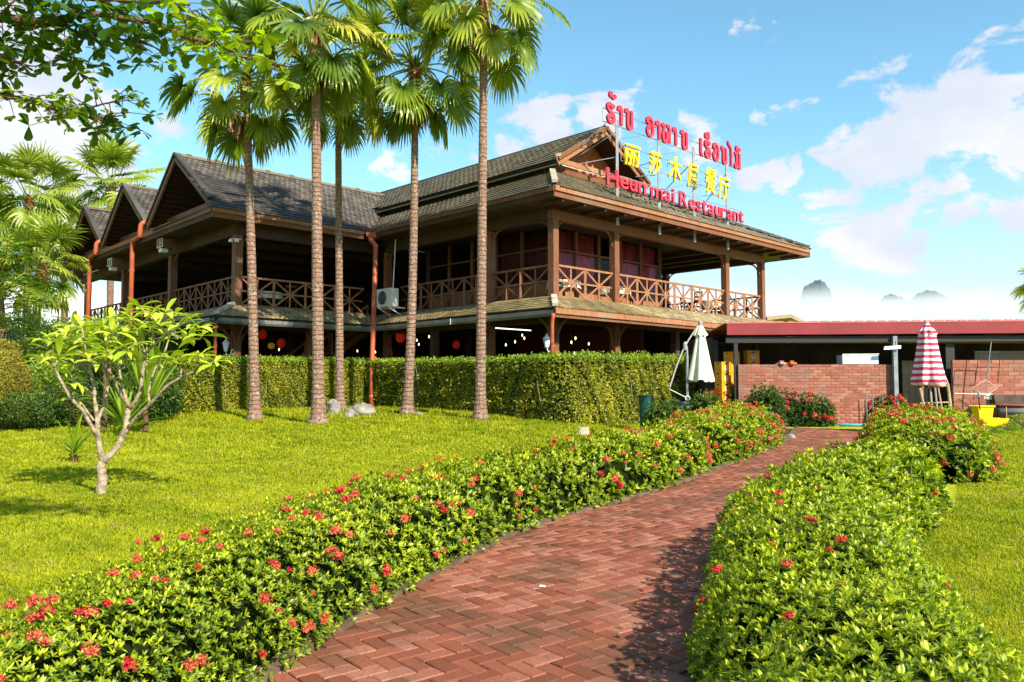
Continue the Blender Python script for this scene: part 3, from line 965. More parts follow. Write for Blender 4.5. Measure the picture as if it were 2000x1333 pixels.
# wing: three gables facing left, ridges run back along a
RID = [11.9, 17.35, 22.6]; VAL = [8.35, 14.62, 20.0, 25.6]; RZ = [9.62, 9.55, 9.50]
AW0 = -6.55
for i in range(3):
    r_, z_ = RID[i], RZ[i]
    v0, v1 = VAL[i], VAL[i + 1]
    zlow0 = EAVE if i == 0 else 7.62; zlow1 = 7.62 if i < 2 else 7.35
    aend = 2.4 if i == 0 else 6
    a_start = AW0 if i else -6.55
    if i == 0:
        roof([W(-6.72, 8.35, EAVE), W(AW0, r_, z_), W(2.3, r_, z_), W(2.3, 8.35, EAVE)], FRONTDIR, 'wing_tile', TILE,
             keep=lambda p: (Vector(p.xy) - Vector(W(0, 0, 0).xy)).dot(Vector(A2)) < min(-.95 + (p.z - EAVE) / MS, 2.4))
    else:
        roof([W(AW0, v0, zlow0), W(AW0, r_, z_), W(aend, r_, z_), W(aend, v0, zlow0)], FRONTDIR, 'wing_tile', TILE, keep=lambda p: (p - W(AW0, 15, 8)).length < 9)
    roof([W(AW0, r_, z_ - .004), W(AW0, v1, zlow1), W(aend, v1, zlow1), W(aend, r_, z_ - .004)], FRONTDIR, 'wing_tile', TILE, tiles=False)
    # ridge capping
    rc = MB(); rc.beam(W(AW0 - .1, r_, z_ + .07), W(min(aend, 2.6), r_, z_ + .07), .17, .09); part('ridge_cap', rc, TILE_UP, rest)
    nk = 9
    for k in range(nk):
        a = AW0 + .3 + k * 1.0
        rc = MB(); rc.beam(W(a, r_, z_ + .115), W(a + .16, r_, z_ + .115), .20, .07); part('ridge_knob', rc, TILE_UP, rest)
    for side, (vb, vz) in enumerate(((v0 + (.42 if i == 0 else .15), zlow0 + (.28 if i == 0 else .06)), (v1 - .1, zlow1 - .02))):
        off = .01 * side
        slopeboard('barge_board', W(AW0 - .05 - off, vb, vz - .10), W(AW0 - .05 - off, r_, z_ - .05), .05, .28, WOOD_D)
        slopeboard('barge_trim', W(AW0 - .09 - off, vb, vz - .14), W(AW0 - .09 - off, r_, z_ - .09), .03, .05, WOOD_L)
        slopeboard('barge_capping', W(AW0 - .04 - off, vb, vz + .09), W(AW0 - .04 - off, r_, z_ + .11), .20, .07, TILE)
    # slatted soffit under the far slope and tie board
    for k in range(13):
        t = .06 + k * .072
        bq = r_ + (v1 - r_) * t; zq = z_ + (zlow1 - z_) * t - .13
        mb = MB(); mb.beam(W(AW0, bq, zq), W(-4.4, bq, zq), .10, .045); part('soffit_slat', mb, WOOD_D, rest)
        bq = r_ + (v0 - r_) * t; zq = z_ + (zlow0 - z_) * t - .13
        mb = MB(); mb.beam(W(AW0, bq, zq), W(-4.4, bq, zq), .10, .045); part('soffit_slat', mb, WOOD_D, rest)
    slopeboard('tie_board', W(-6.0, v0 + .8, 7.72), W(-6.0, v1 - .3, 7.72), .06, .26, WOOD)
    # gable boarding set back
    bw = .24; nb = int((v1 - v0) / bw)
    for k in range(nb):
        b0 = v0 + .1 + k * bw; b1 = b0 + bw - .008
        if b1 > v1 - .05: break
        zt = lambda b: (z_ + (zlow0 - z_) * (r_ - b) / (r_ - v0) if b < r_ else z_ + (zlow1 - z_) * (b - r_) / (v1 - r_)) - .22
        ta, tb = zt(b0), zt(b1)
        if min(ta, tb) < 7.3: continue
        mb = MB(); mb.hexa([W(-4.40, b0, 7.2), W(-4.36, b0, 7.2), W(-4.36, b1, 7.2), W(-4.40, b1, 7.2), W(-4.40, b0, ta), W(-4.36, b0, ta), W(-4.36, b1, tb), W(-4.40, b1, tb)])
        part('gable_board', mb, WOOD, rest)
# pent strip along the wing's left eave
roof([W(-6.72, 8.37, EAVE - .01), W(-6.72, 27.2, EAVE - .06), W(-5.5, 27.2, 7.60), W(-5.5, 9.0, 7.66)], LEFTDIR, 'wing_tile', TILE, thick=.06)
# main eaves boards
for (p0, p1, n) in (((-1.03, -1.03), (14.38, -1.03), 5), ((-1.03, -1.0), (-1.03, 8.28), 3), ((-6.75, 8.32), (-1.08, 8.32), 2), ((-6.76, 8.36), (-6.76, 27.2), 5), ((14.39, -1.0), (14.39, 9.8), 2)):
    front = p0[1] == p1[1]
    fascia(p0, p1, 7.09, 7.245, .05, WOOD_L if front else WOOD, 'eave_board', n)  # fronts get the sunlit tone, sides the darker one
    q0 = (p0[0] + (.0 if front else .05), p0[1] + (.05 if front else 0)); q1 = (p1[0] + (.0 if front else .05), p1[1] + (.05 if front else 0))
    fascia(q0, q1, 6.93, 7.088, .05, WOOD if front else WOOD_D, 'eave_board', n)  # side boards darkened to paint the shade under the eave
# soffits
bpart('soffit', lambda m: (bbox(m, -.97, 14.3, -.97, -.12, 6.95, 6.99), bbox(m, 12.36, 14.3, -.11, 9.7, 6.95, 6.99), bbox(m, -.97, -.12, -.11, 8.3, 6.95, 6.99)), WOOD_D)
bpart('soffit', lambda m: (bbox(m, -6.7, -1.0, 8.38, 8.83, 6.95, 6.99), bbox(m, -6.7, -5.76, 8.84, 27.1, 6.95, 6.99)), WOOD_D)
for a in np.arange(-.6, 14.2, .95):
    bpart('rafter_tail', lambda m: bbox(m, a - .035, a + .035, -.95, -.12, 6.86, 6.945), WOOD_D)
# ridge caps and hip caps
bpart('ridge_cap', lambda m: m.beam(W(AR, .1, ZR + .06), W(AR, 14.5, ZR + .06), .2, .1), TILE_UP)


def hipcap(p, q, n, mat=CAP):
    P, Q = Vector(p), Vector(q)
    for i in range(n):
        a = P.lerp(Q, i / n); b = P.lerp(Q, (i + .93) / n)
        mb = MB(); mb.beam(a + Vector((0, 0, .02)), b, .17, .09); part('hip_cap', mb, mat, rest)


hipcap(W(-1.02, -1.02, EAVE + .10), W(.55, .55, 8.28), 6)
hipcap(W(.40, .15, 8.62), W(.62, .34, 8.72), 1)
hipcap(W(14.3, -1.0, EAVE + .09), W(4.8, .75, 8.37), 26, TILE)

# skirt roof between the storeys
SE = 3.80
roof([W(-1, -1, SE), W(14.2, -1, SE), W(14.2, -.2, 4.19), W(-.2, -.2, 4.19)], FRONTDIR, 'skirt_tile', TILE_SK, thick=.06, ex=.17, w_=.17)
roof([W(-1, -1, SE), W(-1, 7.9, SE), W(-.2, 8.7, 4.19), W(-.2, -.2, 4.19)], LEFTDIR, 'skirt_tile', TILE_SK, thick=.06, ex=.17, w_=.17)
roof([W(-6.72, 7.9, SE), W(-1, 7.9, SE), W(-.2, 8.72, 4.19), W(-5.85, 8.72, 4.19)], FRONTDIR, 'skirt_tile', TILE_SK, thick=.06, ex=.17, w_=.17)
roof([W(-6.72, 7.9, SE), W(-6.72, 27, SE), W(-5.85, 27, 4.19), W(-5.85, 8.72, 4.19)], LEFTDIR, 'skirt_tile', TILE_SK, thick=.06, ex=.17, w_=.17)
roof([W(14.2, -1, SE), W(14.2, 6, SE), W(12.5, 6, 4.25), W(12.5, -.2, 4.19)], LEFTDIR, 'skirt_tile', TILE_SK, thick=.06, ex=.17, w_=.17)
hipcap(W(-1.02, -1.02, SE + .05), W(-.2, -.2, 4.26), 2); hipcap(W(-6.74, 7.88, SE + .05), W(-5.85, 8.7, 4.28), 4)
fascia((-1.03, -1.03), (14.2, -1.03), 3.62, 3.80, .05, WOOD_L, 'lower_eave_board', 5)
fascia((-1.0, -.98), (14.2, -.98), 3.52, 3.618, .05, WOOD, 'lower_eave_board', 4)
bpart('lower_soffit', lambda m: (bbox(m, -.95, 14.1, -.95, -.2, 3.66, 3.70), bbox(m, -.95, -.2, -.19, 8.6, 3.66, 3.70), bbox(m, -6.6, -.96, 7.95, 8.75, 3.66, 3.70), bbox(m, -6.6, -5.85, 8.76, 26.8, 3.66, 3.70)), WOOD_D)
for nm, q in dict(a=(-.1, 12.3, -.09, .09), b=(-.09, .09, .1, 8.4), c=(-5.7, -.12, 8.86, 9.04), d=(-5.7, -5.54, 9.05, 25.6)).items():
    bpart('lower_beam', lambda m: bbox(m, *q, 3.5, 3.655), WOOD_D)
# more beams below the floor, warm-lit underside
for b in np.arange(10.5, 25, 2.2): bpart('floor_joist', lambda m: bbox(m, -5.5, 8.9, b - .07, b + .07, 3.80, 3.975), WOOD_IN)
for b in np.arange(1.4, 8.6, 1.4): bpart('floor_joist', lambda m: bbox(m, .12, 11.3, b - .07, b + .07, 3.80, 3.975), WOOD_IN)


# gutters: open half-round troughs
def gutter(p0, p1, name='gutter', seg_=2.9, z=3.70):
    P0 = W(*p0, 0); P1 = W(*p1, 0); L = (P1 - P0).length; d = (P1 - P0) / L; nrm = Vector((d.y, -d.x, 0))
    if nrm.y > 0: nrm = -nrm
    n = max(1, int(L / seg_))
    for k in range(n):
        s0 = k * L / n; s1 = (k + 1) * L / n - .012
        mb = MB(); prof = [(0.0, .02), (.005, -.10), (.05, -.155), (.12, -.155), (.165, -.09), (.17, .02), (.155, .02), (.15, -.085), (.115, -.14), (.055, -.14), (.02, -.095), (.015, .02)]
        m_ = len(prof); base_i = 0
        sag = random.uniform(-.012, .012)
        for s in (s0, s1):
            q = P0 + d * s
            for x, zz in prof: mb.v.append((q.x + nrm.x * x, q.y + nrm.y * x, z + zz + sag))
        for i in range(m_): j = (i + 1) % m_; mb.f.append((i, j, m_ + j, m_ + i))
        part(name, mb, GUTTER, rest)
        mb = MB(); q = P0 + d * (s1 - .05)
        mb.beam((q.x + nrm.x * .178, q.y + nrm.y * .178, z + .03), (q.x + nrm.x * .178, q.y + nrm.y * .178, z - .16), .03, .012); part('gutter_bracket', mb, WHITE, rest)


gutter((-1.0, -.95), (-1.0, 7.75)); gutter((-6.72, 7.88), (-1.15, 7.88)); gutter((-6.75, 7.95), (-6.75, 26.8))

# place tiles: the nearest 300 of each kind as parts, the rest as one mass
tv = np.array([(-.1, -.15, -.016), (.1, -.15, -.016), (.1, .15, -.009), (-.1, .15, -.009), (-.1, -.15, .018), (.1, -.15, .018), (.1, .15, .009), (-.1, .15, .009)])
tf = np.array([(4, 5, 6, 7), (0, 1, 5, 4), (1, 2, 6, 5), (2, 3, 7, 6), (3, 0, 4, 7)])
for key, (mt, jobs) in tilejobs.items():
    meshes = {}
    cam_v = Vector((0, 0, EYE))
    jobs.sort(key=lambda j: (j[0].translation - cam_v).length)
    VV, FF = [], []; off = 0
    for n, (M, sx, sy) in enumerate(jobs):
        v = tv * np.array((sx, sy, 1))
        if n < 300:
            kk = (round(sx, 3), round(sy, 3))
            if kk not in meshes:
                m = bpy.data.meshes.new(key); m.from_pydata([tuple(x) for x in v], [], [tuple(int(q) for q in f) for f in tf]); m.materials.append(mt); meshes[kk] = m
            o = link(key, meshes[kk], rest); o.matrix_basis = Matrix.Translation(-rest.location) @ M
        else:
            A = np.array(M); VV.append(v @ A[:3, :3].T + A[:3, 3] - np.array(rest.location)); FF.append(tf + off); off += 8
    if VV: link(key.replace('tile', 'tiling'), npmesh(key, np.concatenate(VV), np.concatenate(FF), mt), rest, 'stuff')

# staircase inside the wing
st = thing('staircase', 'wooden staircase rising inside the wing behind the hedge', 'stairs', W(-3.4, 10.4, GB))
P0, P1 = W(-3.9, 10.2, GB), W(.3, 10.2, 4.0)
for k in range(2):
    q0 = W(-3.9, 10.2 + k * 1.1, GB + .1); q1 = W(.3, 10.2 + k * 1.1, 3.8)
    mb = MB(); mb.beam(q0, q1, .06, .28); part('stringer', mb, WOOD, st)
    mb = MB(); mb.beam(q0 + Vector((0, 0, .95)), q1 + Vector((0, 0, .95)), .07, .08); part('handrail', mb, WOOD_L, st)
    for i in range(9):
        q = q0.lerp(q1, i / 8); mb = MB(); mb.beam(q, q + Vector((0, 0, .93)), .06, .06); part('baluster', mb, WOOD_L, st)
for i in range(14):
    q = W(-3.9, 10.25, GB + .1).lerp(W(.3, 10.25, 3.8), (i + .5) / 14); q2 = W(-3.9, 11.25, GB + .1).lerp(W(.3, 11.25, 3.8), (i + .5) / 14)
    mb = MB(); mb.beam(q, q2, .26, .04); part('step', mb, WOOD, st)
# bamboo fence seen over the hedge between wing post and palms
bf = thing('bamboo_fence', 'low pale bamboo fence just above the clipped hedge', 'fence', W(-5.3, 8.4, GB))
for i in range(44):
    a = -5.2 + i * .08; mb = MB(); mb.tube([W(a, 8.45, GB), W(a, 8.45, 2.44 + random.uniform(-.03, .03))], .034, 6)
    part('bamboo_cane', mb, BAMBOO, bf)
mb = MB(); mb.tube([W(-5.3, 8.40, 2.2), W(-1.6, 8.40, 2.2)], .03, 6); part('rail', mb, BAMBOO, bf)
mb = MB(); mb.beam(W(-2.7, 8.6, GB), W(-2.7, 8.6, 2.95), .18, .18); part('gate_post', mb, WOOD_L, bf)


# ------------------------------------------------------------------ things on the building
def pipe(pts, rad, label, group='terracotta downpipes'):
    t = thing('downpipe', label, 'downpipe', pts[-1], group)
    mb = MB()
    # rounded elbows
    P = [Vector(p) for p in pts]; out = [P[0]]
    for i in range(1, len(P) - 1):
        a = (P[i - 1] - P[i]); b = (P[i + 1] - P[i]); r_ = min(.09, a.length / 2, b.length / 2)
        for k in range(5):
            s = k / 4; out.append(P[i] + a.normalized() * r_ * (1 - s) ** 2 + b.normalized() * r_ * s ** 2)
    out.append(P[-1])
    mb.tube(out, rad, 12); part('pipe', mb, PIPE, t, smooth=True)
    L = (P[-2] - P[-1]).length; d = (P[-2] - P[-1]) / L
    for s in np.arange(.6, L - .2, 1.6):
        mb = MB(); mb.tube([P[-1] + d * s, P[-1] + d * (s + .09)], rad * 1.16, 12); part('coupling', mb, PIPE, t)
    return t


p_in = at(735, 452, 28.6)
t = pipe([W(-.85, 7.75, 7.0), W(-1.12, 7.95, 6.9), at(734, 480, 28.3), at(727, 700, 27.6), at(725, 812, 27.2)], .085, 'tall terracotta downpipe in the inner corner between both wings')
mb = MB(); q = W(-1.05, 7.9, 6.98); mb.box(q.x - .18, q.x + .18, q.y - .15, q.y + .15, 6.93, 7.1); part('outlet_box', mb, PIPE, t)
pipe([W(-1.05, -.98, 3.62), W(-1.02, -.9, 3.4), W(-1.0, -.85, .6)], .055, 'short terracotta downpipe at the lower front corner of the building')
pipe([W(-6.7, 7.95, 3.6), W(-6.7, 8.0, 3.4), W(-6.7, 8.05, .6)], .05, 'thin terracotta downpipe under the near corner of the wing')
for (vb, lab) in ((VAL[1], 'bent terracotta downpipe below the valley of the first and second gable'), (VAL[2], 'bent terracotta downpipe below the valley of the second and third gable')):
    pipe([W(-6.66, vb, 7.72), W(-6.82, vb + .03, 7.60), W(-6.84, vb + .05, 7.12 + .02), W(-6.86, vb + .72, 7.05), W(-6.86, vb + .76, 6.7), W(-6.86, vb + .76, .5)], .085, lab)

# AC unit
q = at(757, 584, 28.75)
ac = thing('ac_unit', 'white outdoor air conditioner unit on brackets beside the tall downpipe', 'air conditioner', (q.x, q.y, 4.36))
u3, n3 = Vector((*(-B2), 0)), Vector((*(-A2), 0))


def obox(mb, c, ux, uy, hx, hy, z0, z1):
    c = Vector(c); ux = Vector(ux) * hx; uy = Vector(uy) * hy
    P = [c - ux - uy, c + ux - uy, c + ux + uy, c - ux + uy]
    if ux.cross(uy).z < 0: P = P[::-1]
    mb.hexa([(p.x, p.y, z0) for p in P] + [(p.x, p.y, z1) for p in P]); return mb


part('casing', obox(MB(), q, u3, n3, .42, .17, 4.42, 5.05), WHITE, ac)
mb = MB(); c0 = q + n3 * .172 - u3 * .08
for rr in (.24, .18, .12, .06):
    pts = [c0 + u3 * (rr * math.cos(k * math.pi / 10)) + Vector((0, 0, 4.73 - c0.z + rr * math.sin(k * math.pi / 10))) + n3 * .006 for k in range(21)]
    mb.tube(pts, .008, 4, cap=False)
part('fan_grille', mb, GREYM, ac)
mb = MB(); mb.tube([c0 + Vector((0, 0, 4.73 - c0.z)) + n3 * .001, c0 + Vector((0, 0, 4.73 - c0.z)) + n3 * .003], .25, 20); part('fan_opening', mb, BLACKM, ac)
for s in (-.3, .3):
    mb = MB(); mb.beam(q + u3 * s + n3 * .2 + Vector((0, 0, 4.39 - q.z)), q + u3 * s - n3 * .55 + Vector((0, 0, 4.39 - q.z)), .04, .05)
    mb.beam(q + u3 * s + n3 * .15 + Vector((0, 0, 4.36 - q.z)), q + u3 * s - n3 * .45 + Vector((0, 0, 4.1 - q.z)), .035, .03); part('bracket', mb, WHITE, ac)
mb = MB(); mb.tube([q - u3 * .1 - n3 * .3 + Vector((0, 0, 5.0 - q.z)), q - u3 * .1 - n3 * .4 + Vector((0, 0, 6.9 - q.z))], .022, 6); part('conduit', mb, WHITE, ac)

# speaker boxes on the wing eave
for k, (px, py, b, lab) in enumerate(((325, 477, 13.9, 'wooden speaker box with pale lamp under the first gable'), (226, 514, 19.2, 'wooden speaker box with pale lamp under the second gable'), (149, 538, 24.6, 'wooden speaker box with pale lamp at the far end of the wing eave'))):
    d = ray(px, py); d2 = Vector((d[0], d[1])); n_ = Vector(A2); off_ = Vector(C2) + n_ * (-6.2)
    tpar = (n_.dot(off_)) / n_.dot(d2); P = Vector(d) * tpar + Vector((0, 0, EYE))
    sp = thing('speaker_box', lab, 'speaker', P, 'speaker boxes under the wing eave')
    ux = Vector((*A2, 0)); uy = Vector((*B2, 0))
    part('housing', obox(MB(), P, ux, uy, .22, .26, P.z - .17, P.z + .17), WOOD, sp)
    fr = MB(); fc = P - ux * .235
    for z0, z1, hy in ((-.16, -.13, .25), (.13, .16, .25)): obox(fr, fc, ux, uy, .012, hy, P.z + z0, P.z + z1)
    for s in (-.24, .0, .24): obox(fr, fc + uy * s, ux, uy, .010, .012, P.z - .129, P.z + .129)
    part('front_frame', fr, WHITE, sp)
    cone = MB(); cone.tube([fc - ux * .012 - uy * .12, fc - ux * .03 - uy * .12], [.085, .05], 12); part('cone', cone, GREYM, sp)
    part('lamp', obox(MB(), P - ux * .1, ux, uy, .12, .13, P.z - .32, P.z - .19), WHITE, sp)
    mb = MB(); mb.tube([P + Vector((0, 0, .17)), P + Vector((0, 0, .9 if k == 2 else .75))], .02, 5); part('hanger', mb, BLACKM, sp)
# small flood light at the wing corner post
q = W(-5.8, 8.8, 6.35); fl = thing('flood_lamp', 'small white twin lamp beside the wing corner post top', 'lamp', q)
for s in (-.1, .1):
    mb = MB(); mb.lathe(q.x + s, q.y - .05, [(.02, q.z + .05), (.07, q.z), (.075, q.z - .06), (.03, q.z - .07)], 10); part('lamp_head', mb, WHITE, fl)
mb = MB(); mb.beam(q + Vector((-.12, .02, .05)), q + Vector((.2, .06, .05)), .03, .03); part('bracket', mb, WHITE, fl)


# wall lanterns
def wall_lantern(px, py, Y, side, lab):
    P = at(px, py, Y)
    t = thing('wall_lantern', lab, 'lantern', P, 'pale coach lanterns on the ground floor posts')
    x, y, z = P
    part('lamp_body', MB().lathe(x, y, [(.03, z - .17), (.06, z - .14), (.105, z + .08), (.06, z + .085)], 6), WHITE, t)
    part('glass', MB().lathe(x, y, [(.055, z - .135), (.098, z + .075), (.02, z + .078)], 6), GLASS_D, t)
    part('roof', MB().lathe(x, y, [(.13, z + .086), (.10, z + .13), (.05, z + .19), (.02, z + .21), (.03, z + .235), (.005, z + .26)], 6), WHITE, t)
    part('arm', MB().tube([(x, y, z - .17), (x + side * .04, y, z - .27), (x + side * .14, y + .03, z - .26), (x + side * .17, y + .05, z - .12), (x + side * .22, y + .06, z - .10)], .016, 6), WHITE, t)


wall_lantern(441, 677, 26.1, 1, 'pale coach lantern on the wing corner post at ground floor')
wall_lantern(1068, 669, 23.6, 1, 'pale coach lantern on the main corner post beside the short downpipe')

# paper lanterns and bulbs inside
lan = [(782, 659, 29.5, .165, 'R', 'largest red paper lantern hanging left of the fourth palm trunk'.replace('fourth', 'leaning')), (891, 674, 31.0, .13, 'R', 'red paper lantern hanging between the two right palm trunks'),
       (761, 690, 34.0, .12, 'R', 'small glowing red lantern low beside the tall downpipe'), (549, 671, 31.0, .15, 'R', 'red heart shaped lantern above the staircase rail'),
       (530, 676, 31.5, .13, 'Y', 'round yellow paper lantern left of the staircase'), (369, 659, 27.5, .12, 'Y', 'round yellow lantern under the wing left of the lantern post'),
       (513, 654, 33.0, .16, 'R', 'dim red lantern just right of the first palm trunk')]
for px, py, Y, r_, c, lab in lan:
    P = at(px, py, Y)
    t = thing('paper_lantern', lab, 'lantern', (P.x, P.y, P.z - r_), 'paper lanterns hanging under the upper floor')
    k = 1.25 if c == 'R' else .95
    prof = [(r_ * math.sin(math.pi * i / 8) * .98 + .015, P.z - r_ * k * math.cos(math.pi * i / 8)) for i in range(9)]
    part('shade', MB().lathe(P.x, P.y, prof, 12), LAMP_RED if c == 'R' else LAMP_YEL, t, smooth=True)
    part('cord', MB().tube([(P.x, P.y, P.z + r_ * k), (P.x, P.y, 3.95)], .008, 4), BLACKM, t)
bl = [(814, 665, 31), (818, 673, 33), (838, 658, 30), (853, 679, 32), (988, 674, 30), (1006, 668, 29), (1024, 661, 28), (1000, 698, 33), (1116, 669, 27), (1124, 661, 27), (1150, 672, 28), (1159, 694, 30),
      (733, 688, 33), (762, 704, 35), (545, 683, 33), (1122, 690, 31), (566, 681, 35), (698, 686, 34), (416, 682, 33), (1020, 655, 31), (1092, 700, 33), (1190, 679, 33)]
BP = ['right of the leaning palm trunk', 'between the two right palm trunks', 'just right of the rightmost palm trunk', 'right of the rightmost palm trunk', 'near the coach lantern on the corner post', 'in the bay right of the corner post', 'close above the hedge top', 'beside the tall downpipe', 'behind the staircase rail', 'left of the wing corner post']
BLAB = [None] + ['warm bulb ' + BP[k] + e for k, e in ((0, ', lower of two'), (1, ', brighter and higher'), (1, ', dim and lower'), (3, ', lowest of a slanting three'), (3, ', middle of a slanting three'), (3, ', topmost of a slanting three'), (6, ' before the corner lantern'), (5, ', left of a pair'), (5, ', upper of a pair'), (5, ', close to the next post'), (6, ' nearest the second front post'), (7, ', higher one at the right'), (7, ' and low over the hedge'), (8, ', under the yellow lantern'), (6, ' in the first bay after the corner'), (8, ', right of the gate post'), (7, ', left of it'), (9, ''), (4, ', high under the ceiling'), (4, ', low at the right of it'), (5, ', left of the second front post'))]
for i, (px, py, Y) in enumerate(bl):
    P = at(px, py, Y)
    if i == 0:
        b0 = thing('hanging_bulb', 'small warm bulb in the dark hall right of the leaning palm trunk, upper of two', 'light bulb', P, 'bulbs glowing in the dining hall')
        part('bulb', MB().lathe(P.x, P.y, [(.01, P.z - .05), (.022, P.z - .03), (.028, P.z), (.02, P.z + .03), (.012, P.z + .05)], 8), BULB, b0, smooth=True)
        part('cord', MB().tube([(P.x, P.y, P.z + .05), (P.x, P.y, P.z + .5)], .006, 4), BLACKM, b0)
    else:
        o = b0.copy(); COL.objects.link(o); o.location = P
        o['label'] = BLAB[i]
        for ch in b0.children: c_ = ch.copy(); COL.objects.link(c_); c_.parent = o
# ceiling tube light in the hall
for (x0, x1, y_, Y, lab) in ((964, 1037, 643, 31, 'thin fluorescent tube under the ground floor ceiling between palm and corner'),):
    P0 = at(x0, 641, Y); P1 = at(x1, 646, Y + 1)
    t = thing('tube_light', lab, 'light', P0); part('tube', MB().tube([P0, P1], .02, 6), TUBE, t); part('fitting', MB().beam(P0 + Vector((0, 0, .045)), P1 + Vector((0, 0, .045)), .06, .04), WHITE, t)

# dining chairs on the upper floor, seen through the railings
def dining_chair(a, b, rot, label, first):
    if first is None:
        t = thing('dining_chair', label, 'chair', (0, 0, 0), 'dining chairs on the upper floor')
        link('seat', MB().box(-.21, .21, -.2, .2, .42, .46).mesh('seat', WOOD_D), t)
        for sx_, sy_ in ((-1, -1), (1, -1), (1, 1), (-1, 1)): link('leg', MB().beam((sx_ * .18, sy_ * .17, 0), (sx_ * .18, sy_ * .17, .418), .035, .035).mesh('leg', WOOD_D), t)
        for sx_ in (-1, 1): link('back_post', MB().beam((sx_ * .18, .21, .40), (sx_ * .18, .27, 1.02), .035, .035, up=(0, 1, 0)).mesh('back_post', WOOD_D), t)
        for z_ in (.62, .78, .96): link('back_slat', MB().box(-.16, .16, .225 + (z_ - .6) * .1, .245 + (z_ - .6) * .1, z_ - .04, z_ + .04).mesh('back_slat', WOOD_D), t)
        out = t
    else:
        out = first.copy(); COL.objects.link(out); out['label'] = label
        for ch in first.children: c_ = ch.copy(); COL.objects.link(c_); c_.parent = out
    out.location = W(a, b, DECK - .01); out.rotation_euler = (0, 0, rot); return out


def dining_table(a, b, label):
    p = W(a, b, DECK - .01); t = thing('dining_table', label, 'table', p, 'dining tables on the upper floor')
    part('tabletop', MB().lathe(p.x, p.y, [(.5, p.z + .70), (.52, p.z + .72), (.52, p.z + .745), (.50, p.z + .75)], 20), WOOD_D, t)
    part('tablecloth', MB().lathe(p.x, p.y, [(.56, p.z + .52), (.535, p.z + .752), (.50, p.z + .765)], 28, lambda th, u: 1 + .05 * math.sin(9 * th) * (1 - u)), CANVAS, t)
    part('pedestal', MB().lathe(p.x, p.y, [(.25, p.z), (.22, p.z + .03), (.05, p.z + .08), (.04, p.z + .69)], 12), WOOD_D, t)


ch0 = None
for k, (a, b, r_, lb) in enumerate(((1.0, .75, 2.2, 'dark chair behind the railing beside the corner post'), (5.0, .75, .4, 'dark chair on the veranda before the second curtain'), (8.6, .8, 2.9, 'dark chair on the terrace left of its third post'), (9.9, 1.9, 1.0, 'dark chair on the terrace just right of its third post'), (11.3, 1.2, 3.6, 'dark chair at the open terrace corner'),
                                    (-4.5, 9.9, 1.2, 'dark chair in the wing right of its corner post'), (-3.2, 9.8, 2.6, 'dark chair in the wing between the palm trunks'), (-1.9, 9.8, .6, 'dark chair in the wing near the tall downpipe'), (.9, 3.6, 1.9, 'dark chair on the shaded side veranda'))):
    c_ = dining_chair(a, b, R(45) + r_, lb, ch0); ch0 = ch0 or c_
for a, b, lb in ((1.5, .95, 'round table with pale cloth on the veranda near the corner post'), (4.0, .9, 'round table with pale cloth on the veranda between the curtains'), (10.6, 1.1, 'round table with pale cloth on the open terrace'), (-3.9, 10.3, 'round table with pale cloth in the wing behind its railing')):
    dining_table(a, b, lb)

# ------------------------------------------------------------------ rooftop sign
SB = -.60
sg = thing('rooftop_sign', 'red and yellow restaurant letters on a grey steel frame above the front eave', 'sign', W(2.3, SB, 6.9))
SX = Vector((*A2, 0)); SN = Vector((*(-B2), 0))


def sW(a, z, d=0): p = W(a, SB, z); return p + SN * d


for a, zt in ((2.30, 9.95), (4.51, 9.88), (6.58, 10.0), (8.75, 9.8)):
    part('frame_post', MB().beam(sW(a, 6.62), sW(a, zt), .085, .085), STEEL, sg)
for z, a0, a1 in ((10.2, 1.62, 9.75), (9.78, 1.62, 9.75), (9.22, 2.5, 8.9), (8.72, 2.5, 8.9), (8.2, 1.62, 9.7), (7.78, 1.62, 9.7)):
    part('frame_bar', MB().beam(sW(a0, z, -.02), sW(a1, z, -.02), .018, .018), STEEL, sg)
for a, z in ((1.62, 10.2), (2.52, 9.2), (5.05, 9.2)): part('frame_bar', MB().beam(sW(a, z, -.02), sW(a, z - .45, -.02), .018, .018), STEEL, sg)
for a, b, z0, z1, aa in ((2.3, 1.0, 9.6, 8.55, 1.2), (1.75, .9, 9.72, 8.5, .9), (4.5, 1.8, 9.1, 9.0, 4.0), (6.6, 1.5, 9.5, 8.2, 6.6), (8.75, .6, 9.5, 8.0, 8.4), (2.35, .9, 8.8, 8.5, .8)):
    part('stay', MB().tube([sW(a, z0), W(aa, b, z1 - .1)], .016, 5), STEEL, sg)
for a0, z0, a1, z1 in ((2.3, 9.35, 3.5, 9.72), (4.51, 9.3, 5.5, 9.6), (6.58, 9.5, 6.9, 9.6), (3.3, 8.35, 4.4, 8.6), (4.5, 8.1, 6.0, 8.55), (6.6, 8.25, 8.5, 8.62), (6.0, 8.1, 7.2, 8.8), (6.7, 8.6, 8.3, 9.7)):
    part('frame_bar', MB().tube([sW(a0, z0, -.05), sW(a1, z1, -.05)], .012, 5), STEEL, sg)


def glyph_mesh(ch, size, bold):
    cu = bpy.data.curves.new('letter', 'FONT'); cu.body = ch; cu.size = size; cu.extrude = .035; cu.offset = bold; cu.resolution_u = 3
    ob = bpy.data.objects.new('tmp_text', cu); COL.objects.link(ob)
    dg = bpy.context.evaluated_depsgraph_get(); me = bpy.data.meshes.new_from_object(ob.evaluated_get(dg))
    bpy.data.objects.remove(ob); bpy.data.curves.remove(cu)
    return me


BASIS = Matrix(((SX.x, 0, SN.x), (SX.y, 0, SN.y), (0, 1, 0))).to_3x3()


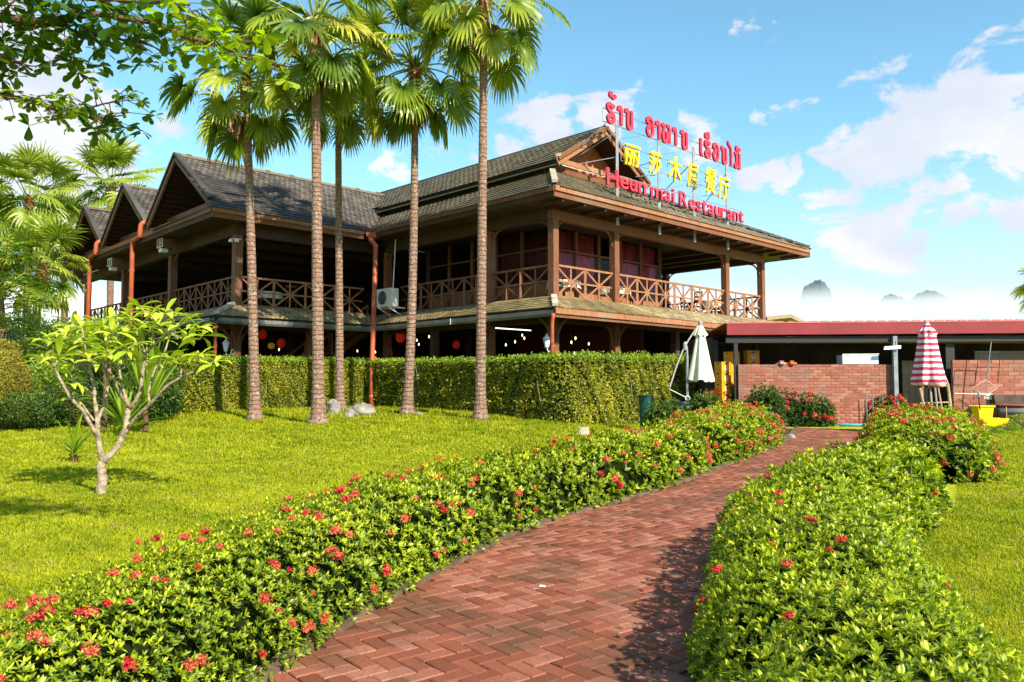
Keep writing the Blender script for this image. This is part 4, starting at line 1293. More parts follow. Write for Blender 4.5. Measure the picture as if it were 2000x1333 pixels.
def place_glyph(me, a, z, w_, h_, mat, side=None, depth=0.10, h0=None, shear=0):
    v = np.empty(len(me.vertices) * 3, dtype=np.float32); me.vertices.foreach_get('co', v); v = v.reshape(-1, 3)
    mn, mx = v.min(0), v.max(0)
    sx = w_ / max(1e-4, mx[0] - mn[0]); sy = sx if h_ is None else h_ / max(1e-4, mx[1] - mn[1])
    v[:, 0] = (v[:, 0] - mn[0]) * sx; v[:, 1] = (v[:, 1] - (mn[1] if h_ is not None else 0)) * sy
    v[:, 0] += v[:, 1] * shear
    o = sW(a, z, depth)
    P = v[:, :1] * np.array(SX)[None] + v[:, 1:2] * np.array((0, 0, 1))[None] + v[:, 2:3] * np.array(SN)[None]
    P = P + np.array(o - sg.location)[None]
    me.vertices.foreach_set('co', P.astype(np.float32).ravel()); me.materials.clear(); me.materials.append(mat)
    if side:
        me.materials.append(side)
        for p in me.polygons: p.material_index = 1 if abs(p.normal.z) < 2 else 0
    me.update()
    if side:
        for p in me.polygons: p.material_index = 0 if abs(p.normal.dot(SN)) > .7 else 1
    link('letter', me, sg)


def word(txt, a0, a1, z, caph):
    items = []; x = 0
    for ch in txt:
        me = glyph_mesh(ch, 1.0, .010)
        v = np.empty(len(me.vertices) * 3, dtype=np.float32); me.vertices.foreach_get('co', v); v = v.reshape(-1, 3)
        items.append((me, x, v[:, 0].max() - v[:, 0].min(), v[:, 1].min(), v[:, 1].max())); x += v[:, 0].max() - v[:, 0].min() + .085
    tot = x - .085; s = (a1 - a0) / tot; capu = .73
    for me, xx, ww, y0, y1 in items:
        if abs(y0) < .03: y0 = 0
        place_glyph(me, a0 + xx * s, z + max(0, y0) * caph / capu, ww * s, (y1 - max(0, y0)) * caph / capu, RED_SIGN, RED_SIDE)


word('Heun', 1.64, 3.62, 7.78, .56); word('mai', 3.90, 5.22, 7.76, .54); word('Restaurant', 5.52, 9.70, 7.72, .55)
for ch, a0, a1, z0, z1 in (('\u4e3d', 2.55, 3.38, 8.60, 9.28), ('\u838e', 3.84, 4.55, 8.56, 9.34), ('\u6728', 4.92, 5.74, 8.52, 9.40), ('\u5c4b', 6.05, 6.72, 8.48, 9.34), ('\u9910', 7.14, 7.90, 8.48, 9.42), ('\u5385', 8.02, 8.80, 8.42, 9.22)):
    me = glyph_mesh(ch, 1.0, .004); place_glyph(me, a0, z0, a1 - a0 - .08, z1 - z0, YEL_SIGN, depth=.07, shear=.12)


def ribbon(name, lines, a0, z0, s, wd, depth=.10, th=.075, sxk=1.0):
    V, F = [], []
    for li, ln in enumerate(lines):
        # smooth with Catmull-Rom
        p = [np.array(q, float) * (s * sxk, s) for q in ln]
        if len(p) > 2:
            q = []
            P = [2 * p[0] - p[1]] + p + [2 * p[-1] - p[-2]]
            for i in range(1, len(P) - 2):
                for t in (0, .33, .66):
                    q.append(.5 * ((2 * P[i]) + (-P[i - 1] + P[i + 1]) * t + (2 * P[i - 1] - 5 * P[i] + 4 * P[i + 1] - P[i + 2]) * t * t + (-P[i - 1] + 3 * P[i] - 3 * P[i + 1] + P[i + 2]) * t ** 3))
            q.append(p[-1]); p = q
        n = len(p); k = len(V); e = .0011 * li
        for i in range(n):
            d = p[min(i + 1, n - 1)] - p[max(i - 1, 0)]; d = d / max(1e-6, np.linalg.norm(d)); nn = np.array((-d[1], d[0])) * wd / 2
            for sgn in (1, -1):
                for dd in (0 + e, th + e):
                    c = p[i] + nn * sgn; V.append(sW(a0 + c[0], z0 + c[1], depth + dd) - sg.location)
        for i in range(n - 1):
            b = k + 4 * i; c = b + 4
            F += [(b + 1, b + 3, c + 3, c + 1), (b, c, c + 2, b + 2), (b, b + 1, c + 1, c), (b + 2, c + 2, c + 3, b + 3)]
        F += [(k, k + 2, k + 3, k + 1), (k + 4 * (n - 1), k + 4 * (n - 1) + 1, k + 4 * (n - 1) + 3, k + 4 * (n - 1) + 2)]
    m = bpy.data.meshes.new('letter'); m.from_pydata([tuple(v) for v in V], [], F); m.materials.append(RED_SIGN); m.materials.append(RED_SIDE); m.update()
    for p in m.polygons: p.material_index = 0 if abs(p.normal.dot(SN)) > .7 else 1
    link(name, m, sg)


G = dict(
    H=[[(.52, .98), (.40, .80), (.22, .97), (.04, .92), (.02, .74), (.22, .56), (.44, .46), (.54, .24), (.40, .02), (.14, .02), (.03, .22), (.20, .36), (.40, .32)]],
    aa=[[(.0, .76), (.04, .95), (.2, .97), (.27, .80), (.27, .0)]],
    n=[[(.0, .80), (.04, .97), (.18, .95), (.20, .78), (.18, .22), (.24, .02), (.40, .0), (.48, .14)], [(.54, 1.0), (.54, .0)]],
    o=[[(.34, .58), (.18, .70), (.04, .84), (.16, 1.0), (.40, .98), (.54, .76), (.55, .26), (.38, .01), (.14, .06), (.05, .30), (.16, .50), (.34, .46)]],
    h=[[(.0, .82), (.08, .97), (.2, .88), (.14, .6), (.06, .3), (.14, .03), (.36, .02), (.46, .22), (.44, .60)], [(.40, .92), (.56, .98), (.70, .80), (.70, .0)]],
    e=[[(.05, 1.0), (.03, .5), (.05, .08), (.16, .0), (.24, .04)]],
    ai=[[(-.16, 1.50), (-.20, 1.36), (-.06, 1.24), (.12, 1.0), (.12, .0)]],
    m=[[(.0, .84), (.08, .98), (.18, .88), (.18, .20), (.10, .02), (.0, .10), (.06, .22), (.28, .14), (.52, .02)], [(.54, 1.0), (.54, .0)]],
    tho=[[(.12, .10), (.0, .20), (.06, .36), (.22, .34), (.20, .16), (.34, .06), (.52, .10), (.60, .30)]],
    ue=[[(.0, .0), (.02, .24), (.26, .34), (.5, .24), (.54, .0), (.28, .06), (.0, .0)], [(.34, .18), (.36, .42)], [(.5, .18), (.56, .44)]])
S = .55
for nm, a, z, sx in (('H', 1.67, 9.75, 1), ('tho', 1.78, 10.50, .9), ('aa', 2.20, 9.76, .9), ('n', 2.56, 9.76, 1.0),
                     ('o', 3.66, 9.76, 1.05), ('aa', 4.20, 9.75, .9), ('h', 4.52, 9.75, 1.0), ('aa', 5.16, 9.75, .9), ('n', 5.62, 9.75, 1.0),
                     ('e', 6.80, 9.74, .9), ('H', 7.10, 9.74, 1.0), ('ue', 7.12, 10.42, .8), ('o', 7.62, 9.73, 1.0), ('n', 8.18, 9.73, .95), ('ai', 8.76, 9.73, 1.0), ('m', 9.10, 9.72, 1.0), ('tho', 9.18, 10.34, .9)):
    sc = .58 if nm not in ('tho', 'ue') else .52
    ribbon('letter', G[nm], a, z, sc, .112 if nm not in ('tho', 'ue') else .085, sxk=sx)
#@@PART3
# ------------------------------------------------------------------ vegetation
def rand_unit(n):
    v = rng.normal(size=(n, 3)); return unit(v)


def rosettes(P, N, per, L, wr, spread=.75, tiltup=.35, hi=True, tintbase=None, jitter=.35):
    """rosettes of leaves at points P growing along N"""
    n = len(P)
    ax = unit(N + rng.normal(size=(n, 3)) * jitter * .6 + np.array((0, 0, tiltup)))
    t0 = unit(np.cross(ax, rng.normal(size=(n, 3)))); t1 = np.cross(ax, t0)
    out = []
    tb = rng.random(n) if tintbase is None else tintbase
    for k in range(per):
        th = 2 * math.pi * (k / per) + rng.normal(size=n) * .35
        rad = t0 * np.cos(th)[:, None] + t1 * np.sin(th)[:, None]
        lift = rng.uniform(.25, 1.1, n)[:, None] if k < per - 2 else rng.uniform(1.6, 3.0, n)[:, None]
        D = unit(rad * spread + ax * lift)
        Nn = unit(ax - rad * .6)
        Ls = L * rng.uniform(.65, 1.2, n) * (1.0 if k < per - 2 else .8)
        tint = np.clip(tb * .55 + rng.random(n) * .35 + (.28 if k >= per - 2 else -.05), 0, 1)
        V, F, kk = leaf_arrays(P - ax * (L * .1)[:, None] if np.ndim(L) else P - ax * L * .1, D, Nn, Ls, Ls * wr, hi, .12)
        out.append((V, F, np.repeat(tint, kk)))
    return out


def flower_mesh(k, mat):
    r_ = np.random.default_rng(100 + k); n = 26
    i = np.arange(n); ph = np.arccos(1 - i / n * 1.15); th = i * 2.39996
    C = np.stack([np.sin(ph) * np.cos(th), np.sin(ph) * np.sin(th), np.cos(ph) * .75], 1)
    C = C * (.042 * r_.uniform(.75, 1.25, n))[:, None] + r_.normal(size=(n, 3)) * .004
    lst = []
    ax = unit(C + np.array((0, 0, .01)) + r_.normal(size=(n, 3)) * .012)
    t0 = unit(np.cross(ax, r_.normal(size=(n, 3)))); t1 = np.cross(ax, t0)
    for q in range(4):
        a = q * math.pi / 2
        D = t0 * math.cos(a) + t1 * math.sin(a) + ax * .35
        V, F, kk = leaf_arrays(C, D, ax, r_.uniform(.014, .022, n), np.full(n, .009), False)
        lst.append((V, F, np.repeat(np.clip(r_.random(n), 0, 1), kk)))
    V, F, kk = leaf_arrays(C * .1 - np.array((0, 0, .03)), C - C * .1 + np.array((0, 0, .03)), t0, np.linalg.norm(C * .9 + np.array((0, 0, .03)), axis=1), np.full(n, .004), False)
    lst.append((V, F, np.full(len(V), .5)))
    V, F, T = join_arrays(lst)
    return npmesh('flower_cluster', V, F, mat, T)


FLW = [flower_mesh(k, PETAL) for k in range(4)] + [flower_mesh(10 + k, PETAL_D) for k in range(3)]


def band_hedge(name, label, cat, CL, half, height, seed, Lbase=.047, density=1.0, nfl=100, crimson=.35, mat=IXORA, fl_bias=0.0, per=7, topflat=.0, group=None, caps=True, fscale=1.0, wr=.34, prof_=0.0):
    """flowering hedge along centre line CL (n,2); half width and height may be arrays"""
    CL = np.asarray(CL, float); n = len(CL)
    half = np.full(n, half) if np.ndim(half) == 0 else np.asarray(half, float)
    height = np.full(n, height) if np.ndim(height) == 0 else np.asarray(height, float)
    seg_ = np.r_[0, np.cumsum(np.linalg.norm(np.diff(CL, axis=0), axis=1))]; Ltot = seg_[-1]
    base = CL[0]
    t = thing(name, label, cat, (base[0], base[1], gz(*base)), group)
    off = np.array(t.location)

    def surf(s, ang, shrink=0.0):
        """ang 0..pi across from right side over the top to the left"""
        x = np.interp(s, seg_, CL[:, 0]); y = np.interp(s, seg_, CL[:, 1])
        e = .05
        dx = np.interp(s + e, seg_, CL[:, 0]) - np.interp(s - e, seg_, CL[:, 0]); dy = np.interp(s + e, seg_, CL[:, 1]) - np.interp(s - e, seg_, CL[:, 1])
        l_ = np.maximum(np.hypot(dx, dy), 1e-6); tx, ty = dx / l_, dy / l_
        nx, ny = ty, -tx
        hw = np.interp(s, seg_, half); hh = np.interp(s, seg_, height)
        endf = np.clip(np.minimum(s, Ltot - s) / np.minimum(hw, Ltot * .45), 0, 1)
        endk = np.sqrt(np.clip(1 - (1 - endf) ** 2, 0.0, 1))
        c = np.cos(ang); si = np.sin(ang)
        ex = .62
        cx = np.sign(c) * np.abs(c) ** ex; sz = np.abs(si) ** (ex + prof_)
        lm = lump(x + nx * c, y + ny * c, si, 2.1, seed)
        lm2 = lump(x + nx * c, y + ny * c, si, 5.0, seed + 3)
        k = 1 + .13 * lm + .05 * lm2 - shrink
        xx = x + nx * hw * cx * endk * k; yy = y + ny * hw * cx * endk * k
        g = ground(xx, yy)
        zz = g + .02 + hh * sz * (.35 + .65 * endk) * (1 + .10 * lm + .05 * lm2 - shrink)
        nv = unit(np.stack([nx * cx / np.maximum(hw, .1), ny * cx / np.maximum(hw, .1), sz * .9 / np.maximum(hh, .1)], -1) + .0)
        # round the ends
        ts = np.where(s < Ltot / 2, -1, 1) * (1 - endf)
        nv = unit(nv + np.stack([tx * ts * 1.2, ty * ts * 1.2, 0 * ts], -1))
        return np.stack([xx, yy, zz], -1), nv
    # sample number by visible size
    smp = np.linspace(0, Ltot, 60)
    pm, _ = surf(smp, np.full(60, 1.57)); dist = np.maximum(np.hypot(pm[:, 0], pm[:, 1]), 1.6)
    Ls = Lbase * np.clip(dist / 6.0, .74, 1.65)       # leaves get a touch larger where pixels get coarser
    perim = np.interp(smp, seg_, half) * 2 + np.interp(smp, seg_, height) * 1.7
    dens = perim / (Ls * Ls) * 1.22 * density
    cdf = np.r_[0, np.cumsum((dens[1:] + dens[:-1]) / 2 * np.diff(smp))]
    N = int(cdf[-1])
    s = np.interp(rng.random(N) * cdf[-1], cdf, smp)
    ag = np.linspace(.0, math.pi, 400); ccx = np.sign(np.cos(ag)) * np.abs(np.cos(ag)) ** .62 * float(half.mean()); csz = np.abs(np.sin(ag)) ** .62 * float(height.mean())
    acd = np.r_[0, np.cumsum(np.hypot(np.diff(ccx), np.diff(csz)))]; ang = np.clip(np.interp(rng.random(N) * acd[-1], acd, ag), .01, math.pi - .01)
    dep = rng.random(N) ** 1.3 * .20
    P, Nv = surf(s, ang, dep)
    P[:, 2] = np.maximum(P[:, 2], ground(P[:, 0], P[:, 1]) + .03)
    # loose taller sprigs on top
    tall = (rng.random(N) < .09) & (Nv[:, 2] > .5)
    P[tall, 2] += rng.uniform(.02, .10, tall.sum())
    L = np.interp(s, smp, Ls)
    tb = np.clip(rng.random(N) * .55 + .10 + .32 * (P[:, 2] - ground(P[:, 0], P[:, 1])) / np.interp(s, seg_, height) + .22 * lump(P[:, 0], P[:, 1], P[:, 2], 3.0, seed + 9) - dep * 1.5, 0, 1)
    near = np.interp(s, smp, dist) < 7.5
    lst = []
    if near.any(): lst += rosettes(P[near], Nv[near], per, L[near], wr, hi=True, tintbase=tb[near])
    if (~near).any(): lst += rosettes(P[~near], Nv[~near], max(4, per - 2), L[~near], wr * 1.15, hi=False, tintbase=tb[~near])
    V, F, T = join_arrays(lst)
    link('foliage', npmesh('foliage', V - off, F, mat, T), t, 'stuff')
    # inner shell, shade between the leaves painted as near-black green
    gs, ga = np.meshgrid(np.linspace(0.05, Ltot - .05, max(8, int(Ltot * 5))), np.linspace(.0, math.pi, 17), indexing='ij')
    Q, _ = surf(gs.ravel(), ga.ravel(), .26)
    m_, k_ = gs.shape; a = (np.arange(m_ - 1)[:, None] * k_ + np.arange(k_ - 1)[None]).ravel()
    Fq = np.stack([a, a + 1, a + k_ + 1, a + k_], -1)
    link('branches', npmesh('branches', Q - off, Fq, INNER_SHADE), t)  # one dark shell painted as inner shade, not single branches
    # flowers
    for k in range(nfl):
        for _ in range(20):
            ss = np.interp(random.random() ** .9 * cdf[-1] if fl_bias == 0 else (1 - random.random() ** (1 + fl_bias)) * cdf[-1], cdf, smp); aa = float(np.interp(random.random() * acd[-1], acd, ag))
            if lump(ss * .9, aa, seed, 2.0, seed) > -.25 or random.random() < .25: break
        p, nv = surf(np.array([ss]), np.array([min(3.0, max(.14, aa))]), -.035); p = p[0]; nv = unit(nv[0] + np.array((0, 0, .5)) + rng.normal(size=3) * .2)
        if p[2] < gz(p[0], p[1]) + .06: p[2] = gz(p[0], p[1]) + .06
        crim = random.random() < crimson
        o = link('flower_cluster', FLW[random.randrange(4, 7) if crim else random.randrange(4)], t)
        o.location = Vector(p) - t.location
        dd = math.hypot(p[0], p[1]); sc = (.80 if dd < 5 else 1) * random.uniform(.38, .86) * (1 + min(.55, max(0, dd - 6) * .05)) * fscale
        o.rotation_mode = 'QUATERNION'; o.rotation_quaternion = Vector(nv).to_track_quat('Z', 'Y'); o.scale = (sc, sc, sc * random.uniform(.8, 1.1))
    return t


iL = lambda y: int(np.argmin(np.abs(PL[:, 1] - y)))
# left hedge
hl = np.interp(PL[:, 1], [0, 3.2, 4.5, 8, 12, 17], [.50, .55, .60, .62, .62, .62])
cl = PL - NRM * (hl + .02)[:, None]
i0, i1, i2 = 0, iL(12.6), iL(17.4)
hz_ = np.interp(PL[:, 1], [1.5, 3, 5, 8, 12, 15, 18], [.50, .52, .56, .60, .66, .74, .74])
band_hedge('ixora_hedge', 'long flowering hedge of red ixora along the left edge of the brick path', 'hedge', cl[i0:i1], hl[i0:i1], hz_[i0:i1], 1.3, nfl=290, crimson=.3, density=.95)
band_hedge('ixora_hedge', 'rounded yellow green ixora hedge end at the left of the path bend', 'hedge', cl[i1 - 1:i2] - NRM[i1 - 1:i2] * .12, hl[i1 - 1:i2] * 1.25, hz_[i1 - 1:i2], 5.3, nfl=130, crimson=.15, group='ixora hedges beside the path')
# right hedge
hr = np.interp(PL[:, 1], [2, 3.5, 6, 9, 12, 14], [.60, .64, .66, .62, .62, .6])
cr = PR + NRM * (hr + np.interp(PL[:, 1], [5, 7.5], [.04, -.12]))[:, None]
j1 = iL(11.4)
hzr = np.interp(PL[:, 1], [1, 3, 5, 9, 12], [.62, .64, .68, .70, .66])
band_hedge('ixora_hedge', 'broad bright green ixora hedge filling the right side of the near path', 'hedge', cr[:j1], hr[:j1], hzr[:j1], 8.7, nfl=46, crimson=.5, density=1.12, Lbase=.055, per=8, fscale=.95, prof_=.42)
c1 = ghit(1790, 985); c2 = ghit(1762, 850)
band_hedge('ixora_hedge', 'rounded ixora hedge on the right before the striped parasol', 'hedge', [(5.75, 11.0), (6.35, 12.4), (7.1, 14.2), (7.9, 16.2)], [.75, .85, .92, .8], [.66, .74, .80, .76], 3.1, nfl=120, crimson=.25)
# bushes by the brick wall
wa = ghit(1600, 834); wb = ghit(1500, 830)
band_hedge('flower_bush', 'dark leaved bush thick with red flowers against the low brick wall', 'bush', [(wa.x + .55, wa.y + .3), (wa.x - .3, wa.y + .5), (wa.x - 1.1, wa.y + .9), (wa.x - 2.0, wa.y + 1.2), (wa.x - 2.9, wa.y + 1.6)], [.66, .78, .80, .75, .7], [.80, .90, .98, 1.0, .95], 6.2, nfl=150, crimson=.7, mat=DEEP, group='red flowering bushes by the wall', fscale=1.15)
wc = ghit(1712, 832)
band_hedge('flower_bush', 'small bush with crimson flowers between the path end and the parasol', 'bush', [(wc.x - .25, wc.y + .2), (wc.x + .4, wc.y + .3), (wc.x + 1.0, wc.y + .2)], [.5, .56, .5], [.74, .80, .74], 2.2, nfl=70, crimson=.9, mat=DEEP, group='red flowering bushes by the wall', fscale=1.25)
# background bushes between hedge and wall
for k, (px, py, hw_, hh_, lab, mt, dz, Lb) in enumerate((
        (1380, 800, .62, .95, 'dark green round bush under the closed cream parasol', DEEP, 17.6, .05), (1445, 800, .6, .8, 'light green bush just before the orange crates', TOPG, 17.2, .05),
        (1300, 830, .55, .85, 'dull green leafy bush beside the green bucket', DEEP, 17.3, .05), (1500, 800, .55, 1.05, 'feathery grey green shrub against the left part of the brick wall', DEEP, 21.2, .06))):
    d_ = ray(px, py); x_ = d_[0] * dz / d_[1]
    band_hedge('round_bush', lab, 'bush', [(x_ - hw_ * .8, dz), (x_, dz + .1), (x_ + hw_ * .8, dz)], hw_, hh_, 11.0 + k, nfl=0, mat=mt, Lbase=Lb)


# clipped hedge round the building
def clipped(name, label, pts, th, ztop, seed, leaf=.042, mat=CLIPPED):
    """box hedge along pts (world xy); top level, gaps and brown patches"""
    pts = np.asarray(pts, float); seg_ = np.r_[0, np.cumsum(np.linalg.norm(np.diff(pts, axis=0), axis=1))]; Lt = seg_[-1]
    z0 = gz(*pts[0]); t = thing(name, label, 'hedge', (pts[0][0], pts[0][1], z0), 'clipped hedges before the restaurant'); off = np.array(t.location)

    def surf(s, q, dep):
        x = np.interp(s, seg_, pts[:, 0]); y = np.interp(s, seg_, pts[:, 1]); e = .25
        dx = np.interp(s + e, seg_, pts[:, 0]) - np.interp(s - e, seg_, pts[:, 0]); dy = np.interp(s + e, seg_, pts[:, 1]) - np.interp(s - e, seg_, pts[:, 1])
        l_ = np.maximum(np.hypot(dx, dy), 1e-6); nx, ny = dy / l_, -dx / l_
        # q in 0..1: 0-.45 front face from bottom up, .45-.6 top, .6-1 back
        g = ground(x, y); H = np.interp(s, seg_, np.interp(np.linspace(0, 1, len(seg_)), np.linspace(0, 1, len(ztop)), ztop)) - g
        front = q < .5; top = (q >= .5) & (q < .68)
        h = np.where(front, q / .5, np.where(top, 1.0, 1 - (q - .68) / .32))
        ac = np.where(front, 1.0, np.where(top, 1 - 2 * (q - .5) / .18, -1.0))
        rg = 1.0 + .9 * (seed == 4.0) * sstep(1.0, 2.2, x); lm = (lump(x + ac, y, h * 1.7, 2.0, seed) * .08 + lump(x, y + ac, h * 2, 5.5, seed + 2) * .045) * rg
        d_ = th * ac + np.where(top, 0, lm * np.sign(ac)) - dep * np.sign(ac) * ~top
        zz = g + .02 + H * h + np.where(top, lm * .7 - dep, 0)
        nv = np.stack([nx * np.where(top, 0, ac), ny * np.where(top, 0, ac), np.where(top, 1.0, .15)], -1)
        return np.stack([x + nx * d_, y + ny * d_, zz], -1), unit(nv)
    N = int(Lt * 1.9 * 2.0 / (leaf * leaf) * 2.4)
    q = np.where(rng.random(N) < .66, rng.random(N) * .5, np.where(rng.random(N) < .62, rng.uniform(.5, .68, N), rng.uniform(.68, 1, N)))
    s = rng.random(N) * Lt; endm = rng.random(N) < .06; s[endm] = np.where(rng.random(endm.sum()) < .5, 0.0, Lt)
    dep = rng.random(N) ** 1.5 * .13
    P, Nv = surf(s, q, dep)
    tx_, ty_ = -Nv[:, 1], Nv[:, 0]
    P[endm] = P[endm] - np.stack([np.interp(s[endm], seg_, pts[:, 0]) * 0, 0 * s[endm], 0 * s[endm]], 1)
    cen = np.stack([np.interp(s, seg_, pts[:, 0]), np.interp(s, seg_, pts[:, 1])], 1)
    fr = rng.random(N)[:, None]; P[:, :2] = np.where(endm[:, None], cen + (P[:, :2] - cen) * fr, P[:, :2])
    thin = lump(P[:, 0] * 1.0, P[:, 1], P[:, 2] * 1.2, 1.6, seed + 5)
    keep = rng.random(N) > np.clip((thin - .25) * .9, 0, .62)
    P, Nv, q, s, thin, dep = P[keep], Nv[keep], q[keep], s[keep], thin[keep], dep[keep]
    n = len(P)
    fuzz = (q > .5) & (q < .68) & (rng.random(n) < .35); P[fuzz, 2] += rng.uniform(0, .09, fuzz.sum())
    D = unit(Nv * .55 + rand_unit(n) * .9 + np.array((0, 0, .25))); Nn = unit(Nv + rand_unit(n) * .7)
    L = leaf * 1.45 * rng.uniform(.7, 1.35, n)
    V, F, kk = leaf_arrays(P, D, Nn, L, L * .62, False)
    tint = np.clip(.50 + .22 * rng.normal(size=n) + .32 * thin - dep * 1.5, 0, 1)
    topm = np.repeat((q > .47) & (q < .7), kk)
    tp = (q > .47) & (q < .7)
    Ft = F.reshape(n, -1, 3)
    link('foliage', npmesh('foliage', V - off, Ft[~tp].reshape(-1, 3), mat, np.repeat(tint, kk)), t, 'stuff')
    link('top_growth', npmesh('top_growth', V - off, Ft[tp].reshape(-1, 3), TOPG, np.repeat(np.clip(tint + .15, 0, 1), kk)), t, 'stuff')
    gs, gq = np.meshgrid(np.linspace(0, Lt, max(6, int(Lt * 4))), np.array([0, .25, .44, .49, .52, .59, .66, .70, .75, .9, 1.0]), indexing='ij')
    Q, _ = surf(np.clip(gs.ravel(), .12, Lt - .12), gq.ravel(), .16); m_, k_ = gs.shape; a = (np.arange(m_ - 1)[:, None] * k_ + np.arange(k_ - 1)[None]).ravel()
    link('branches', npmesh('branches', Q - off, np.stack([a, a + k_, a + k_ + 1, a + 1], -1), INNER_SHADE), t)  # dark shell, the hedge's inner shade put into its colour
    # bare stems showing through
    mb = MB()
    for i in range(int(Lt * 1.6)):
        s_ = random.random() * Lt; p, _ = surf(np.array([s_]), np.array([.02]), .10); p = Vector(p[0])
        h = random.uniform(.9, 1.6); q1 = p + Vector((random.uniform(-.12, .12), random.uniform(-.05, .05), h * .5)); q2 = q1 + Vector((random.uniform(-.15, .15), random.uniform(-.05, .05), h * .5))
        mb.tube([p, q1, q2], [.014, .010, .005], 5)
    part('stems', mb, FBARK, t, kind='stuff')
    return t


HA = at(352, 700, 22.6); HB = at(712, 700, 28.2); HC = at(1105, 700, 20.6); HD = at(1338, 700, 25.2)
xy = lambda v: (v.x, v.y)
def poly(ps, st=.3):
    out = []
    for p, q_ in zip(ps[:-1], ps[1:]):
        n_ = max(1, int(math.hypot(q_[0] - p[0], q_[1] - p[1]) / st)); out += [(p[0] + (q_[0] - p[0]) * i / n_, p[1] + (q_[1] - p[1]) * i / n_) for i in range(n_)]
    return out + [ps[-1]]


clipped('clipped_hedge', 'sunlit yellow green clipped hedge behind the left palm trunks', poly([xy(HA), xy(HB)]), .30, [2.34, 2.42, 2.46], 1.0)
clipped('clipped_hedge', 'long clipped hedge from the tall downpipe round the near corner to the parasol', poly([(HB.x + .1, HB.y + .1), xy(HC), xy(HD)]), .32, [2.46, 2.36, 2.30, 2.33, 2.38, 2.44], 4.0, leaf=.044)
clipped('clipped_hedge', 'shade toned left end of the clipped hedge below the frangipani branch', [(HA.x - 1.3, HA.y + 2.4), (HA.x - .1, HA.y + .1)], .28, [2.0, 2.3], 9.0, mat=DEEP)  # deeper green leaves paint the shade side of the hedge


# ---------------------------------------------------------------- fan palms
def frond(base, az, el, pet, rad, droop, seed, mat, dead=False):
    """returns (V,F,T) of blade and the petiole points; all in world axes relative to base"""
    r_ = random.Random(seed)
    h = Vector((math.cos(az), math.sin(az), 0))
    d = (h * math.cos(el) + Vector((0, 0, math.sin(el)))).normalized()
    pts = []; p = Vector((0, 0, 0)); dd = d.copy(); n = 7
    for i in range(n + 1):
        pts.append(p.copy()); dd = (dd + Vector((0, 0, -droop * .13 * (1 + i * .15)))).normalized(); p = p + dd * (pet / n)
    hub = pts[-1]; ax = dd
    side = ax.cross(Vector((0, 0, 1)));
    if side.length < .05: side = Vector((-math.sin(az), math.cos(az), 0))
    side.normalize(); roll = r_.uniform(-.5, .5)
    up = side.cross(ax).normalized(); side, up = (side * math.cos(roll) + up * math.sin(roll)), (up * math.cos(roll) - side * math.sin(roll))
    N = 32; V, F, T = [], [], []
    t0 = r_.random() * .55 + (.12 if el > 0 else 0)
    for k in range(N):
        f = (k + .5) / N * 2 - 1; a = f * R(142)
        dirk = (ax * math.cos(a) + side * math.sin(a)).normalized()
        dirk = (dirk + up * (.10 + .22 * abs(f))).normalized()          # shallow cup
        perp = (side * math.cos(a) - ax * math.sin(a)).normalized()
        R_ = rad * (1 - .28 * abs(f) ** 2) * r_.uniform(.9, 1.06); wk = R_ * .5 * R(284) / N * .54
        kk = len(V); pleat = up * .018 * (1 if k % 2 else -1)
        pos = hub.copy(); dcur = dirk.copy(); kd = r_.uniform(.7, 1.4)
        stations = (0, .25, .5, .72, .88, 1.0); wids = (.06, .55, .92, .55, .30, .0); prev = 0
        for q, (st_, wd_) in enumerate(zip(stations, wids)):
            step = (st_ - prev) * R_; prev = st_
            if st_ > .3: dcur = (dcur + Vector((0, 0, -droop * kd * (.22 + .62 * st_) - (.5 if dead else 0) * st_))).normalized()
            pos = pos + dcur * step
            w_ = wk * wd_
            V += [tuple(pos - perp * w_ - pleat * (st_ < .8)), tuple(pos + perp * w_ + pleat * (st_ < .8))]
            tt = t0 + .25 * r_.random() + .28 * st_ + (.35 if st_ > .95 else 0)
            T += [tt, tt]
            if q: b = kk + 2 * q; F += [(b - 2, b - 1, b + 1), (b - 2, b + 1, b)]
    return np.array(V), np.array(F), np.clip(np.array(T), 0, 1), pts


